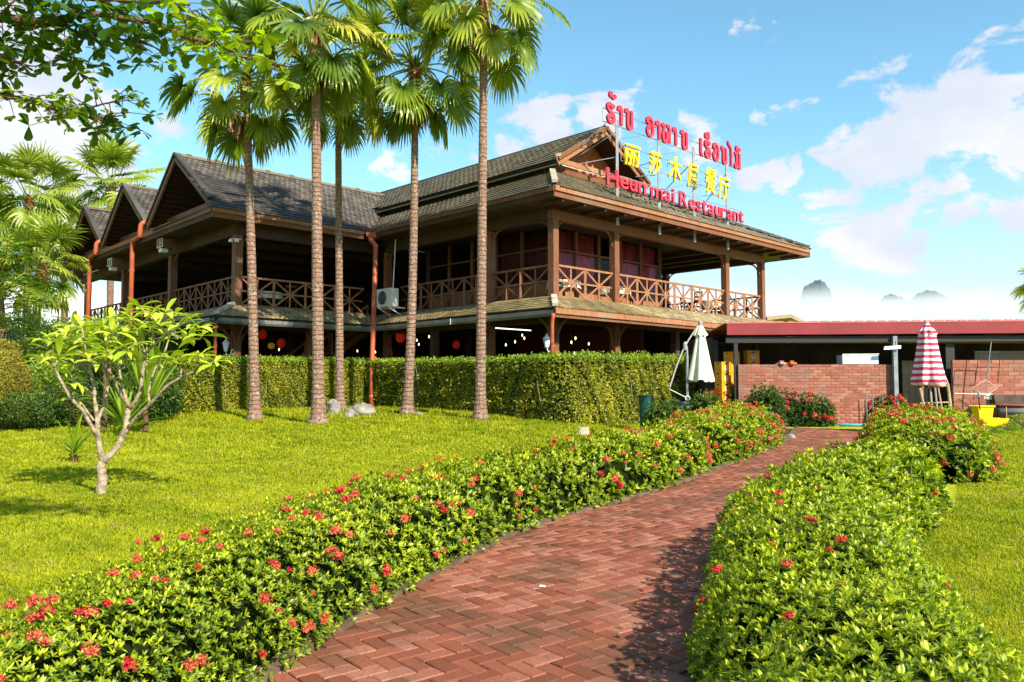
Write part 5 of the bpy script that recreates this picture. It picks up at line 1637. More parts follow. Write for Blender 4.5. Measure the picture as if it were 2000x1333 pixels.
def fan_palm(base, crown, label, group, seed, nf=24, rad=1.0, pet=1.45, r0=.135, r1=.088, mat=PALMG, trunk=True, elr=(-55, 78), dead=4, bend=None, flare=1.9):
    r_ = random.Random(seed); base = Vector(base); crown = Vector(crown)
    t = thing('fan_palm', label, 'palm tree', base, group)
    mid = bend if bend is not None else base.lerp(crown, .5)
    pts = []; rr = []
    Hh = (crown - base).length; n = int(Hh / .09)
    for i in range(n + 1):
        u = i / n; p = base * (1 - u) ** 2 + mid * 2 * u * (1 - u) + crown * u * u
        pts.append(p - Vector((0, 0, .15 if i == 0 else 0)))
        fl_ = 1 + (flare - 1) * math.exp(-u * Hh / .28)
        rr.append((r0 + (r1 - r0) * u) * fl_ * (1 + (.016 if i % 2 else -.006) + r_.uniform(-.022, .022)))
    part('trunk', MB().tube(pts, rr, 12), PBARK, t, smooth=False)
    # fibrous boot with old leaf bases
    mb = MB(); mb.tube([crown - Vector((0, 0, .95)), crown - Vector((0, 0, .6)), crown - Vector((0, 0, .2)), crown + Vector((0, 0, .25))], [r1 * 1.1, r1 * 1.55, r1 * 1.7, r1 * .6], 10)
    for i in range(26):
        a = i * 2.4; z = -.75 + .9 * i / 26; d = Vector((math.cos(a), math.sin(a), 0)); q = crown + Vector((0, 0, z)) + d * r1 * 1.3
        mb.beam(q, q + d * .10 + Vector((0, 0, .20)), .05, .015)
    part('leaf_base_fibre', mb, PFIBRE, t)
    for i in range(nf):
        u = i / max(1, nf - 1); az = i * 2.39996 + r_.uniform(-.25, .25) + seed
        el = R(elr[0] + (elr[1] - elr[0]) * u ** .9 + r_.uniform(-7, 7))
        dr = .30 + .55 * (1 - u)
        off = Vector((math.cos(az), math.sin(az), 0)) * r1 + Vector((0, 0, -.25 + .4 * u))
        V, F, T, pp = frond(None, az, el, pet * r_.uniform(.8, 1.12), rad * r_.uniform(.85, 1.1), dr * r_.uniform(.6, 1.1), seed * 100 + i, mat)
        V = V + np.array(crown + off - base)
        o = link('frond', npmesh('frond', V, F, mat, T), t)
        mb = MB(); mb.tube([crown + off + q for q in pp], [.028 - .002 * k for k in range(len(pp))], 5); part('petiole', mb, PETIOLE, o) if False else link('petiole', mb.mesh('petiole', PETIOLE, off=base), o)
    for i in range(dead):
        az = r_.uniform(0, 6.28); off = Vector((math.cos(az), math.sin(az), 0)) * r1 + Vector((0, 0, -.6))
        V, F, T, pp = frond(None, az, R(-72), .5, rad * .7, 1.0, seed * 100 + 70 + i, DEADLEAF, True)
        V = V + np.array(crown + off - base); link('dead_frond', npmesh('dead_frond', V, F, DEADLEAF, T), t)
    return t


GP = 'tall fan palms on the lawn'
b1 = ghit(498, 823); fan_palm(b1, at(480, 150, b1.y), 'tall fan palm with the leftmost trunk before the sunlit hedge', GP, 1, nf=30, bend=b1 + (at(492, 480, b1.y) - b1) * 1.0)
b2 = ghit(622, 832); fan_palm(b2, at(616, 50, b2.y), 'tall fan palm with the thickest pale ringed trunk', GP, 2, nf=30, r0=.15, r1=.10)
b3 = Vector((at(664, 800, 24.2).x, 24.2, gz(at(664, 800, 24.2).x, 24.2))); fan_palm(b3, at(660, 150, 24.2), 'slender fan palm with a browner trunk standing behind the stones', GP, 3, nf=26, r0=.125, r1=.085, dead=5)
b4 = ghit(795, 812); fan_palm(b4, at(810, 130, b4.y), 'fan palm with a gently leaning trunk and a brown fibrous crown', GP, 4, nf=32, bend=b4 + (at(812, 520, b4.y) - b4) * 1.0)
b5 = ghit(938, 822); fan_palm(b5, at(946, -20, b5.y), 'tallest fan palm with its crown cut off above the picture', GP, 5, nf=30, r0=.135, r1=.095, rad=1.05, pet=1.55)
# palms far left behind the building
GF = 'fan palms beyond the left end of the building'
for k, (cx, cy, bx, Y, lab, nf, rd, pt) in enumerate(((58, 392, 52, 37, 'far fan palm with round crown left of the gables', 34, 1.25, 1.5), (218, 372, 215, 42, 'far fan palm rising behind the second gable', 36, 1.35, 1.75), (82, 520, 54, 33, 'shorter pale fan palm with hanging crown at the left end of the eave', 24, 1.1, 1.2), (-10, 470, 22, 39, 'dark stemmed fan palm at the left picture edge', 26, 1.2, 1.4), (125, 455, 130, 44, 'low bushy fan palm between the round crown and the gables', 26, 1.2, 1.4))):
    cp = at(cx, cy, Y); bp_ = at(bx, 700, Y); bp_.z = gz(bp_.x, bp_.y)
    fan_palm(bp_, cp, lab, GF, 11 + k, nf=nf, rad=rd, pet=pt, r0=.2, r1=.14, mat=PALMY, dead=3 if k in (2, 3) else 1, elr=(-50, 85))
q = at(2058, 562, 60); fan_palm((q.x, q.y, .58), q, 'distant palm at the right picture edge behind the shed', GF, 29, nf=20, rad=1.5, pet=1.6, r0=.2, r1=.15, mat=PALMG)


# ---------------------------------------------------------------- frangipani
def frangipani():
    Y0 = ghit(198, 966)
    t = thing('frangipani_tree', 'small frangipani tree with bare pale forked branches on the left lawn', 'tree', Y0)
    D0 = Y0.y

    def q(px, py, dy=0.0): return at(px, py, D0 + dy)
    br = [
        ([(198, 972, 0), (200, 940, 0), (198, 915, 0), (201, 900, 0)], .062, .050),
        ([(200, 905, 0), (196, 880, -.03), (190, 853, -.06), (191, 815, -.08)], .040, .030),
        ([(191, 855, -.06), (160, 800, -.2), (150, 791, -.25), (135, 774, -.3), (109, 725, -.42), (104, 712, -.45), (84, 697, -.5)], .024, .012),
        ([(106, 718, -.45), (115, 697, -.45)], .012, .010), ([(183, 822, -.1), (158, 786, .12), (140, 775, .2)], .014, .010),
        ([(190, 818, -.08), (185, 771, -.02), (180, 738, .02), (175, 715, .04), (160, 690, .05), (135, 682, .05)], .026, .012),
        ([(185, 773, 0), (165, 757, -.1), (145, 745, -.18)], .014, .010), ([(176, 718, .04), (172, 690, .1), (165, 655, .12)], .013, .010),
        ([(192, 820, -.05), (203, 790, .05), (209, 770, .1), (211, 745, .12), (204, 712, .14), (186, 690, .15)], .023, .012),
        ([(211, 748, .12), (216, 715, .05), (208, 672, .02)], .014, .010),
        ([(202, 902, 0), (218, 886, .05), (231, 870, .08), (246, 838, .12), (249, 804, .16), (252, 797, .16)], .042, .032),
        ([(250, 836, .12), (270, 812, .0), (297, 786, -.12), (325, 755, -.22), (356, 736, -.3), (389, 722, -.36), (417, 708, -.4)], .026, .012),
        ([(353, 738, -.3), (354, 722, -.3), (350, 706, -.3)], .012, .009), ([(388, 722, -.36), (389, 706, -.36), (388, 694, -.38)], .012, .009),
        ([(254, 798, .16), (266, 781, .12), (274, 765, .1), (280, 718, .08), (285, 690, .05), (302, 672, 0), (330, 651, -.08), (350, 638, -.1)], .027, .012),
        ([(284, 693, .05), (274, 666, .1), (264, 642, .14), (257, 622, .16)], .014, .010), ([(300, 674, 0), (298, 640, .03), (295, 612, .05)], .014, .010),
        ([(252, 797, .16), (242, 765, .2), (236, 742, .22), (231, 700, .22), (232, 670, .22)], .020, .011),
        ([(254, 798, .16), (238, 775, .0), (228, 755, -.1), (221, 735, -.14), (208, 718, -.18), (195, 703, -.2)], .020, .011),
        ([(292, 788, -.1), (290, 768, 0), (299, 732, .1), (310, 702, .16)], .014, .010),
        ([(330, 652, -.08), (325, 630, .0), (322, 612, .05)], .011, .009), ([(232, 690, .2), (226, 660, .3), (215, 628, .35)], .012, .009), ([(180, 735, 0), (150, 700, .25), (150, 665, .3)], .012, .009)]
    for k, (pp, ra, rb) in enumerate(br):
        pts = [q(*p) for p in pp]; n = len(pts); out = []
        for i in range(n - 1):
            for s in range(4): out.append(pts[i].lerp(pts[i + 1], s / 4) + Vector((random.uniform(-1, 1), random.uniform(-1, 1), 0)) * rb * .25)
        out.append(pts[-1]); m_ = len(out)
        rad = [ra + (rb - ra) * i / (m_ - 1) for i in range(m_)]
        part('trunk' if k == 0 else 'branch', MB().tube(out, rad, 9), FBARK, t, smooth=True)
    tips = [(84, 697, -.5), (115, 697, -.45), (140, 775, .2), (135, 682, .05), (145, 745, -.18), (165, 655, .12), (186, 690, .15), (208, 672, .02), (417, 708, -.4), (350, 706, -.3), (388, 694, -.38), (350, 638, -.1),
            (257, 622, .16), (295, 612, .05), (232, 670, .22), (195, 703, -.2), (310, 702, .16), (322, 612, .05), (215, 628, .35), (150, 665, .3), (385, 640, -.1), (175, 640, .2), (240, 640, -.1), (200, 650, -.2), (270, 640, -.1), (100, 668, -.2), (170, 672, -.25), (330, 700, -.1)]
    base = []
    for k in range(5):
        prof = [(0, .0, 0), (.25, .10, .02), (.25, -.10, .02), (.55, .19, .05), (.55, -.19, .05), (.82, .15, .03), (.82, -.15, .03), (1, 0, -.05 - .02 * k), (.3, 0, 0), (.58, 0, .01), (.82, 0, -.01)]
        V = [(a, b, c - a * a * (.10 + .07 * k)) for a, b, c in prof]
        F = [(0, 8, 1), (0, 2, 8), (1, 8, 9, 3), (8, 2, 4, 9), (3, 9, 10, 5), (9, 4, 6, 10), (5, 10, 7), (10, 6, 7)]
        for ti in range(3):
            m = bpy.data.meshes.new('leaf'); m.from_pydata(V, [], F); m.materials.append(PLUME)
            a = m.attributes.new('tint', 'FLOAT', 'POINT'); a.data.foreach_set('value', [min(1, .2 + .3 * ti + .08 * (i % 3)) for i in range(len(V))]); m.polygons.foreach_set('use_smooth', [True] * len(F)); m.update(); base.append(m)
    cnt = 0
    fill = [(120, 700, .3), (128, 655, -.1), (160, 640, -.3), (192, 632, .3), (222, 648, -.35), (245, 618, .35), (278, 600, -.1), (305, 632, -.3), (340, 618, .2), (262, 660, .4), (300, 655, .4), (140, 640, .4), (365, 655, .2), (215, 690, -.4), (175, 700, -.35), (250, 680, -.35), (330, 660, .35), (105, 685, .1), (395, 655, -.2), (270, 705, .3)]
    tw = MB()
    for (px, py, dy) in fill:
        P = q(px, py, dy); nb = min(tips, key=lambda a: (q(*a) - P).length); S_ = q(nb[0], nb[1] + 22, nb[2])
        tw.tube([S_, S_.lerp(P, .5) + Vector((0, 0, -.03)), P], [.012, .011, .009], 6)
    part('twigs', tw, FBARK, t, smooth=True)
    random.shuffle(tips); tips = tips + fill
    extra = []
    for i, (px, py, dy) in enumerate(tips):
        P = q(px, py, dy)
        for k in range(8):
            az = k * 2.4 + i; el = R(random.uniform(-12, 38) if k < 7 else random.uniform(35, 68))
            mi = random.randrange(15); o = link('leaf', base[mi], t); L = random.uniform(.19, .32) * (1 if k < 8 else .75)
            o.rotation_mode = 'XYZ'
            Rm = Matrix.Rotation(az, 4, 'Z') @ Matrix.Rotation(-el, 4, 'Y') @ Matrix.Rotation(random.uniform(-.5, .5), 4, 'X')
            o.matrix_basis = Matrix.Translation(P - t.location + Vector((0, 0, random.uniform(-.05, .02)))) @ Rm @ Matrix.Diagonal((L, L * .70, L, 1)); cnt += 1
            if cnt > 300: extra.append((o, mi))
    V, F, T = [], [], []; o_ = 0
    for o, mi in extra:
        m = base[mi]; A = np.array(o.matrix_basis); v = np.array([a.co[:] for a in m.vertices]); V.append(v @ A[:3, :3].T + A[:3, 3])
        for p in m.polygons:
            ff = tuple(p.vertices); F += [(ff[0] + o_, ff[c_] + o_, ff[c_ + 1] + o_) for c_ in range(1, len(ff) - 1)]
        T.append(np.full(len(v), .2 + .3 * (mi % 3))); o_ += len(v); bpy.data.objects.remove(o)
    link('leaves', npmesh('leaves', np.concatenate(V), np.array(F), PLUME, np.concatenate(T), smooth=True), t, 'stuff')


frangipani()


# ---------------------------------------------------------------- near tree, upper left
def near_tree():
    Yt = 5.2
    bx, by = -5.6, 5.0
    t = thing('shade_tree', 'shade tree whose leafy boughs reach in at the top left', 'tree', (bx, by, gz(bx, by)))
    tr = [Vector((bx, by, 0)), Vector((bx + .1, by, 1.5)), Vector((bx + .15, by + .05, 3.0)), Vector((bx + .1, by, 4.3)), Vector((bx - .3, by, 6.2))]
    part('trunk', MB().tube(tr, [.24, .19, .17, .13, .05], 12), TBARK, t, smooth=True)

    def q(px, py, dy=0.0): return at(px, py, Yt + dy)
    boughs = [([tr[2]] + [q(-300, 60), q(-90, 48), q(0, 34), (q(60, 42)), q(105, 45), q(150, 30), q(190, 28), q(290, 42), q(375, 76), q(430, 88), q(490, 118), q(560, 130)], .055, .006),
              ([tr[2]] + [q(-320, 190, .2), q(-120, 176, .2), q(0, 186, .2), q(70, 200, .2), q(110, 214, .2), q(150, 222, .2), q(190, 206, .2), q(250, 190, .2)], .035, .004),
              ([tr[3]] + [q(-200, -60, -.2), q(-20, -30, -.2), q(90, -12, -.2), q(200, 0, -.2), q(300, 5, -.2), q(372, 10, -.2)], .04, .006),
              ([q(-90, 48), q(0, 75, .3), q(60, 88, .4), q(120, 100, .4), q(170, 120, .4)], .015, .004), ([q(105, 45), q(150, 62, .1), q(210, 75, .1), q(280, 82, .1), q(335, 108, .1)], .013, .004),
              ([q(190, 28), q(240, 8, .1), q(300, -15, .1)], .012, .004), ([q(0, 34), q(20, 10, -.3), q(50, -20, -.3)], .013, .004), ([q(430, 88), q(470, 80, -.1), q(520, 88, -.1)], .006, .003),
              ([q(375, 76), q(360, 45, 0), q(380, 20, 0), q(412, 18, 0)], .007, .003), ([q(-90, 48), q(-30, 100, .1), q(20, 120, .1), q(70, 130, .1)], .012, .004), ([q(150, 222, .2), q(185, 235, .2), q(215, 222, .2)], .006, .003)]
    anchors = []
    for k, (pts, ra, rb) in enumerate(boughs):
        out = []
        for i in range(len(pts) - 1):
            for s in range(5): out.append(pts[i].lerp(pts[i + 1], s / 5) + Vector((random.uniform(-1, 1), random.uniform(-1, 1), random.uniform(-1, 1))) * .006)
        out.append(pts[-1]); m_ = len(out)
        part('bough', MB().tube(out, [max(rb, ra + (rb - ra) * (i / (m_ - 1)) ** .7) for i in range(m_)], 8), TBARK, t, smooth=True)
        st_ = 6 if k < 3 else 0
        for p in out[st_:]: anchors.append((p, k))
    # leaves: obovate, in small whorls on short twigs
    base = []
    for k in range(4):
        prof = [(0, 0, 0), (.45, .17, .03), (.45, -.17, .03), (.8, .26, .05), (.8, -.26, .05), (.97, .12, .0), (.97, -.12, .0), (.45, 0, 0), (.8, 0, .0)]
        V = [(a, b, c - a * a * .07 * k) for a, b, c in prof]; F = [(0, 7, 1), (0, 2, 7), (1, 7, 8, 3), (7, 2, 4, 8), (3, 8, 5), (4, 6, 8), (5, 8, 6)]
        for ti in range(3):
            m = bpy.data.meshes.new('leaf'); m.from_pydata(V, [], F); m.materials.append(TREEG)
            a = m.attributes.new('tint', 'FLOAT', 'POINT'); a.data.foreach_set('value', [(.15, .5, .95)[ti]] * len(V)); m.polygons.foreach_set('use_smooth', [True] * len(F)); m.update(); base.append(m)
    bd = [(np.array([v.co[:] for v in m.vertices]), [tuple(p.vertices) for p in m.polygons]) for m in base]
    lst = []
    twigs = MB()
    for (p, k) in anchors:
        for _ in range(1 if (k == 2 or p.x / p.y > -.42) else (2 if k == 1 else 1 + (random.random() < .7))):
            tip = p + Vector((random.gauss(0, .10), random.gauss(0, .16), random.gauss(.01 if k == 1 else -.03, .03 if k == 1 else .06)))
            twigs.tube([p, p.lerp(tip, .5) + Vector((0, 0, .01)), tip], [.004, .003, .002], 4)
            pu = cam.matrix_basis
            xpx = 1000 + FPX * tip.x / tip.y
            for j in range(6 if k == 1 else 4):
                az = j * 1.7 + random.uniform(0, 6); el = random.uniform(-.9, .5)
                L = random.uniform(.06, .115) * (.68 if k == 1 else 1.1)
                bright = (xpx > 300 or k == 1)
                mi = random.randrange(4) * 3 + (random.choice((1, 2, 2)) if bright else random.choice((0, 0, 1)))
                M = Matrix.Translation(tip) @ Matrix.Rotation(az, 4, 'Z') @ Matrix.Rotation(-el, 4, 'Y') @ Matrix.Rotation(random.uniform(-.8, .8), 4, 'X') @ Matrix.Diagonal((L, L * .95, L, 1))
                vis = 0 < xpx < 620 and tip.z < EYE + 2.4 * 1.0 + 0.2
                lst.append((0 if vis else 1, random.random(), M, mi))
    lst.sort(key=lambda a: (a[0], a[1]))
    part('twigs', twigs, TBARK, t, kind='stuff')
    Vs, Fs, Ts = [], [], []; o_ = 0
    for i, (_, _, M, mi) in enumerate(lst):
        if i < 300:
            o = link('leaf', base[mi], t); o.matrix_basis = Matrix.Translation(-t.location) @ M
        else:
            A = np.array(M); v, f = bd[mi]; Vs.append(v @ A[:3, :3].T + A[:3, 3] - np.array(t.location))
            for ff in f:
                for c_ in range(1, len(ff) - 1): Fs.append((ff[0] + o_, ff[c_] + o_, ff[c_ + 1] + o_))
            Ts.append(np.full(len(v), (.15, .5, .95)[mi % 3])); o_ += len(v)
    link('leaves', npmesh('leaves', np.concatenate(Vs), np.array(Fs), TREEG, np.concatenate(Ts), smooth=True), t, 'stuff')


near_tree()


# ---------------------------------------------------------------- shrubs and trees at the left edge
def blob_shrub(name, label, cat, c, rx, rz, mat, n, leaf=.07, seed=0, group=None, wr=.4, pear=0.0, cone=0.0, gaps=.35, hi=False):
    c = Vector(c); base = Vector((c.x, c.y, gz(c.x, c.y))); t = thing(name, label, cat, base, group); off = np.array(base)
    d = rand_unit(n); r_ = rng.uniform(.62, 1.0, n) ** .6
    lm = lump(d[:, 0] * 2, d[:, 1] * 2, d[:, 2] * 2, 1.6, seed)
    k = r_ * (1 + .22 * lm)
    sc = 1 - cone * np.clip(d[:, 2], 0, 1) * .6
    P = np.stack([d[:, 0] * rx * k * sc, d[:, 1] * rx * k * sc, d[:, 2] * rz * k], -1) + np.array(c)
    keep = (rng.random(n) > np.clip(gaps * (.5 + lump(d[:, 0] * 3, d[:, 1] * 3, d[:, 2] * 3, 2.0, seed + 4)), 0, .8)) & (P[:, 2] > off[2] + .03)
    P, d = P[keep], d[keep]; n = len(P)
    D = unit(d * .6 + rand_unit(n) * .8 + np.array((0, 0, .15))); Nn = unit(d + rand_unit(n) * .8)
    L = leaf * rng.uniform(.6, 1.4, n)
    V, F, kk = leaf_arrays(P, D, Nn, L, L * wr, hi)
    link('foliage', npmesh('foliage', V - off, F, mat, np.repeat(np.clip(rng.normal(.45, .22, n) + .2 * lm[keep] + .15 * d[:, 2], 0, 1), kk)), t, 'stuff')
    mb = MB()
    for i in range(9):
        a = random.uniform(0, 6.28); e = Vector(c) + Vector((math.cos(a) * rx * .6, math.sin(a) * rx * .6, random.uniform(-.1, .5) * rz))
        s_ = base + Vector((math.cos(a) * .08, math.sin(a) * .08, -.05)); mb.tube([s_, s_.lerp(e, .5) + Vector((0, 0, .1)), e], [.035, .022, .01], 6)
    part('stems', mb, TBARK, t)
    return t


def P_(px, py, Y): return at(px, py, Y)


blob_shrub('golden_shrub', 'tall golden yellow conical shrub at the left picture edge', 'shrub', P_(8, 745, 18.5), .55, .92, CONIF, 22000, .05, 1.0, cone=.6, wr=.35)
GSH = 'shrubs massed at the left behind the lawn'
for k, (px, py, Y, rx, rz, lab, mt, nn, lf) in enumerate((
        (92, 765, 19.5, .75, .72, 'yellow green leafy shrub right of the golden cone', TOPG, 20000, .07), (50, 800, 18.6, .8, .42, 'low dark shrub at the foot of the golden cone', DEEP, 12000, .06),
        (165, 775, 19.5, 1.05, .70, 'dark low shrub behind the frangipani trunk', DEEP, 12000, .06), (262, 765, 20.5, 1.15, .95, 'dark leafy shrub between frangipani trunk and hedge end', DEEP, 24000, .08),
        (-60, 760, 20, 1.0, 1.2, 'mid green shrub cut by the left picture edge', TOPG, 14000, .07), (140, 700, 25, 1.4, 1.2, 'dense dark shrub below the far gable', DEEP, 18000, .09), (40, 690, 27, 1.6, 1.3, 'dark shrub mass under the far palms', DEEP, 16000, .09), (300, 690, 26.5, 1.0, 1.0, 'shrub under the middle of the wing behind long leaves', DEEP, 12000, .09))):
    blob_shrub('leafy_shrub', lab, 'shrub', P_(px, py, Y), rx, rz, mt, nn, lf, k * 1.7, GSH)


def strap_plant(name, label, base, n, L, wd, el, mat, droop, seed, group=None, trunk=0.0, col=None):
    r_ = random.Random(seed); base = Vector(base); t = thing(name, label, 'plant', base, group)
    head = base + Vector((0, 0, trunk))
    if trunk: part('stem', MB().tube([base - Vector((0, 0, .1)), base + Vector((.02, 0, trunk * .5)), head], [.07, .055, .05], 8), TBARK, t)
    for i in range(n):
        az = i * 2.4 + r_.uniform(-.3, .3); e = R(el[0] + (el[1] - el[0]) * (i / n) + r_.uniform(-8, 8)); Lk = L * r_.uniform(.7, 1.1)
        d = Vector((math.cos(az) * math.cos(e), math.sin(az) * math.cos(e), math.sin(e))); sd = Vector((-math.sin(az), math.cos(az), 0))
        V, F, T = [], [], []; p = head - base + Vector((0, 0, .1 * i / n)); m_ = 7
        for q in range(m_ + 1):
            u = q / m_; w_ = wd * (math.sin(min(1, u * 1.6 + .12) * math.pi / 2)) * (1 - u ** 3) + .002
            V += [tuple(p - sd * w_), tuple(p + Vector((0, 0, -w_ * .35))), tuple(p + sd * w_)]; T += [.35 + .4 * u * r_.random()] * 3
            if q: b = 3 * q; F += [(b - 3, b - 2, b + 1), (b - 3, b + 1, b), (b - 2, b - 1, b + 2), (b - 2, b + 2, b + 1)]
            d = (d + Vector((0, 0, -droop * .12 * (.4 + u)))).normalized(); p = p + d * (Lk / m_)
        link('leaf', npmesh('leaf', np.array(V), np.array(F), mat, np.array(T)), t)
    return t


def gb(px, Y): p = at(px, 758, Y); return Vector((p.x, p.y, gz(p.x, p.y)))


strap_plant('spiky_yucca', 'spiky green yucca standing behind the frangipani crown', gb(205, 18.5), 60, 1.15, .026, (5, 84), PALMG, .35, 3, trunk=1.75)
strap_plant('strap_leaf_plant', 'tall strap leaved plant behind the right half of the frangipani', gb(285, 17.5), 34, 1.7, .045, (48, 86), TOPG, .3, 5, trunk=.5)
strap_plant('strap_leaf_plant', 'arching strap leaved plant low behind the frangipani trunk', gb(245, 17.0), 34, 1.15, .035, (18, 78), TOPG, .9, 6, trunk=.15)
strap_plant('strap_leaf_plant', 'small drooping strap leaved plant left of the frangipani fork', gb(148, 13.4), 22, .70, .020, (20, 80), TOPG, 1.0, 8, trunk=.12)
strap_plant('spiky_yucca', 'dark spiky yucca under the far palms at the left edge', gb(38, 25), 46, 1.1, .035, (5, 84), DEEP, .4, 9, trunk=1.4)
strap_plant('spiky_yucca', 'olive yucca right of the yellow lantern under the wing', gb(352, 22.4), 30, .9, .03, (20, 80), DEEP, .6, 10, trunk=.1)


def feather_tree():
    b = gb(-30, 24.5); t = thing('feathery_tree', 'feathery leaved tree leaning in from the left picture edge', 'tree', b)
    top = at(-10, 500, 24.5)
    part('trunk', MB().tube([b - Vector((0, 0, .1)), b.lerp(top, .5) + Vector((.2, 0, 0)), top], [.13, .09, .04], 8), TBARK, t)
    lst = []; br = MB(); off = np.array(b)
    for (px, py) in [(20, 470), (45, 500), (70, 520), (15, 540), (50, 560), (95, 590), (30, 600), (75, 610), (5, 575), (100, 555), (20, 635), (60, 480), (-20, 560), (-30, 500), (85, 540), (40, 640)]:
        tip = at(px, py, 24.5 + random.uniform(-.8, .8)); s_ = b.lerp(top, random.uniform(.55, .95))
        md = s_.lerp(tip, .5) + Vector((0, 0, .15)); br.tube([s_, md, tip], [.025, .016, .006], 5)
        for _ in range(30):
            a = md.lerp(tip, random.uniform(.3, 1.1)) + Vector((random.gauss(0, .22), random.gauss(0, .22), random.gauss(0, .12)))
            az = random.uniform(0, 6.28); L = random.uniform(.25, .45); d = Vector((math.cos(az), math.sin(az), random.uniform(-.25, .15))).normalized(); s2 = d.cross(Vector((0, 0, 1))).normalized()
            k = 11; u = (np.arange(k) + .5) / k; Pm = np.array(a)[None] + np.array(d)[None] * (u * L)[:, None] - np.array((0, 0, 1))[None] * (u * u * .06)[:, None]
            for sg_ in (1, -1):
                D = np.repeat((np.array(s2) * sg_ + np.array(d) * .4)[None], k, 0)
                V, F, kk = leaf_arrays(Pm, D, np.repeat(np.array([[0, 0, 1.]]), k, 0), np.full(k, .10) * np.sin(np.pi * (u * .8 + .15)), np.full(k, .022), False); lst.append((V - off, F, np.full(len(V), random.uniform(.2, .8))))
    V, F, T = join_arrays(lst); link('foliage', npmesh('foliage', V, F, TREEG, T), t, 'stuff'); part('branches', br, TBARK, t)


feather_tree()

# ---------------------------------------------------------------- grass
def make_grass():
    n = 900000
    # density falls with the square of distance over the part of the lawn in view
    u = rng.random(n); y = 2.6 * (27.0 / 2.6) ** u
    x = (rng.random(n) * 1.36 - .68) * y
    d = None
    keep = np.ones(n, bool)
    # off the path and out of the hedges
    from_i = np.searchsorted(PL[:, 1], y).clip(0, len(PL) - 1)
    s = (x - PL[from_i, 0]) * NRM[from_i, 0] + (y - PL[from_i, 1]) * NRM[from_i, 1]
    keep &= ~((s > -1.05) & (s < WID[from_i] + 1.1))
    ab_ = np.stack([(x - C2[0]) * A2[0] + (y - C2[1]) * A2[1], (x - C2[0]) * B2[0] + (y - C2[1]) * B2[1]], 1)
    keep &= ~((ab_[:, 0] > -1) & (ab_[:, 1] > -1))
    keep &= ~((s > 0) & (y > 20.5))
    keep &= ~((y > 22) & (ab_[:, 1] > 8) & (ab_[:, 0] > -7))
    bare = lump(x, y, 0 * x, 2.6, 4.0) + .5 * lump(x, y, 0 * x, 7, 1.0)
    keep &= ~((bare > .78) & (rng.random(n) < .85))
    x, y, bare = x[keep], y[keep], bare[keep]; n = len(x)
    z = ground(x, y)
    hgt = (.022 + .010 * rng.random(n)) * (1 + np.clip(y - 6, 0, 18) * .050)
    rough = sstep(14.5, 18, y) * (x < 3)
    hgt = hgt * (1 + 1.1 * rough * (lump(x, y, 0 * x, 1.6, 7.0) > -.1))
    wd = .0042 * (1 + np.clip(y - 4, 0, 20) * .20)
    az = rng.random(n) * 6.283; ca, sa = np.cos(az), np.sin(az); lean = rng.uniform(.1, 1.0, n)
    b = np.stack([x, y, z - .003], 1); side = np.stack([-sa * wd, ca * wd, 0 * x], 1)
    tip = b + np.stack([ca * lean * hgt, sa * lean * hgt, hgt], 1)
    V = np.stack([b - side, b + side, tip], 1).reshape(-1, 3); F = np.arange(3 * n).reshape(-1, 3)
    tint = np.clip(.45 + .18 * rng.normal(size=n) + .22 * lump(x, y, 0 * x, .9, 2.0) + .12 * bare, 0, 1)
    nz_ = lump(x * 1.3, y * 1.3, 0 * x, 1.5, 12.0) + .6 * lump(x, y, 0 * x, 4.3, 3.0)
    tint = np.clip(tint + .16 * nz_, 0, 1)
    dryb = (rng.random(n) < np.clip((nz_ - .35) * .45 + .04 + .10 * (x > 5), 0, .5)) & (hgt < .06)
    sel = np.repeat(dryb, 1); F2 = F.reshape(-1, 3)
    DRY = leaf_mat('dry_grass_blade', [(0, (.22, .15, .05)), (1, (.50, .38, .14))], rough=.8, trans=.3, tcol=(1, 1, .8), spec=.1)
    o = link('dry_grass', npmesh('dry_grass', V, F2[sel], DRY, np.repeat(rng.random(n), 3)), None, 'stuff'); o['label'] = 'straw coloured dry blades scattered through the lawns'; o['category'] = 'grass'
    F = F2[~sel]
    o = link('grass', npmesh('grass', V, F, GRASS, np.repeat(tint, 3)), None, 'stuff'); o['label'] = 'short bright green grass of the lawns beside the path'; o['category'] = 'grass'


make_grass()

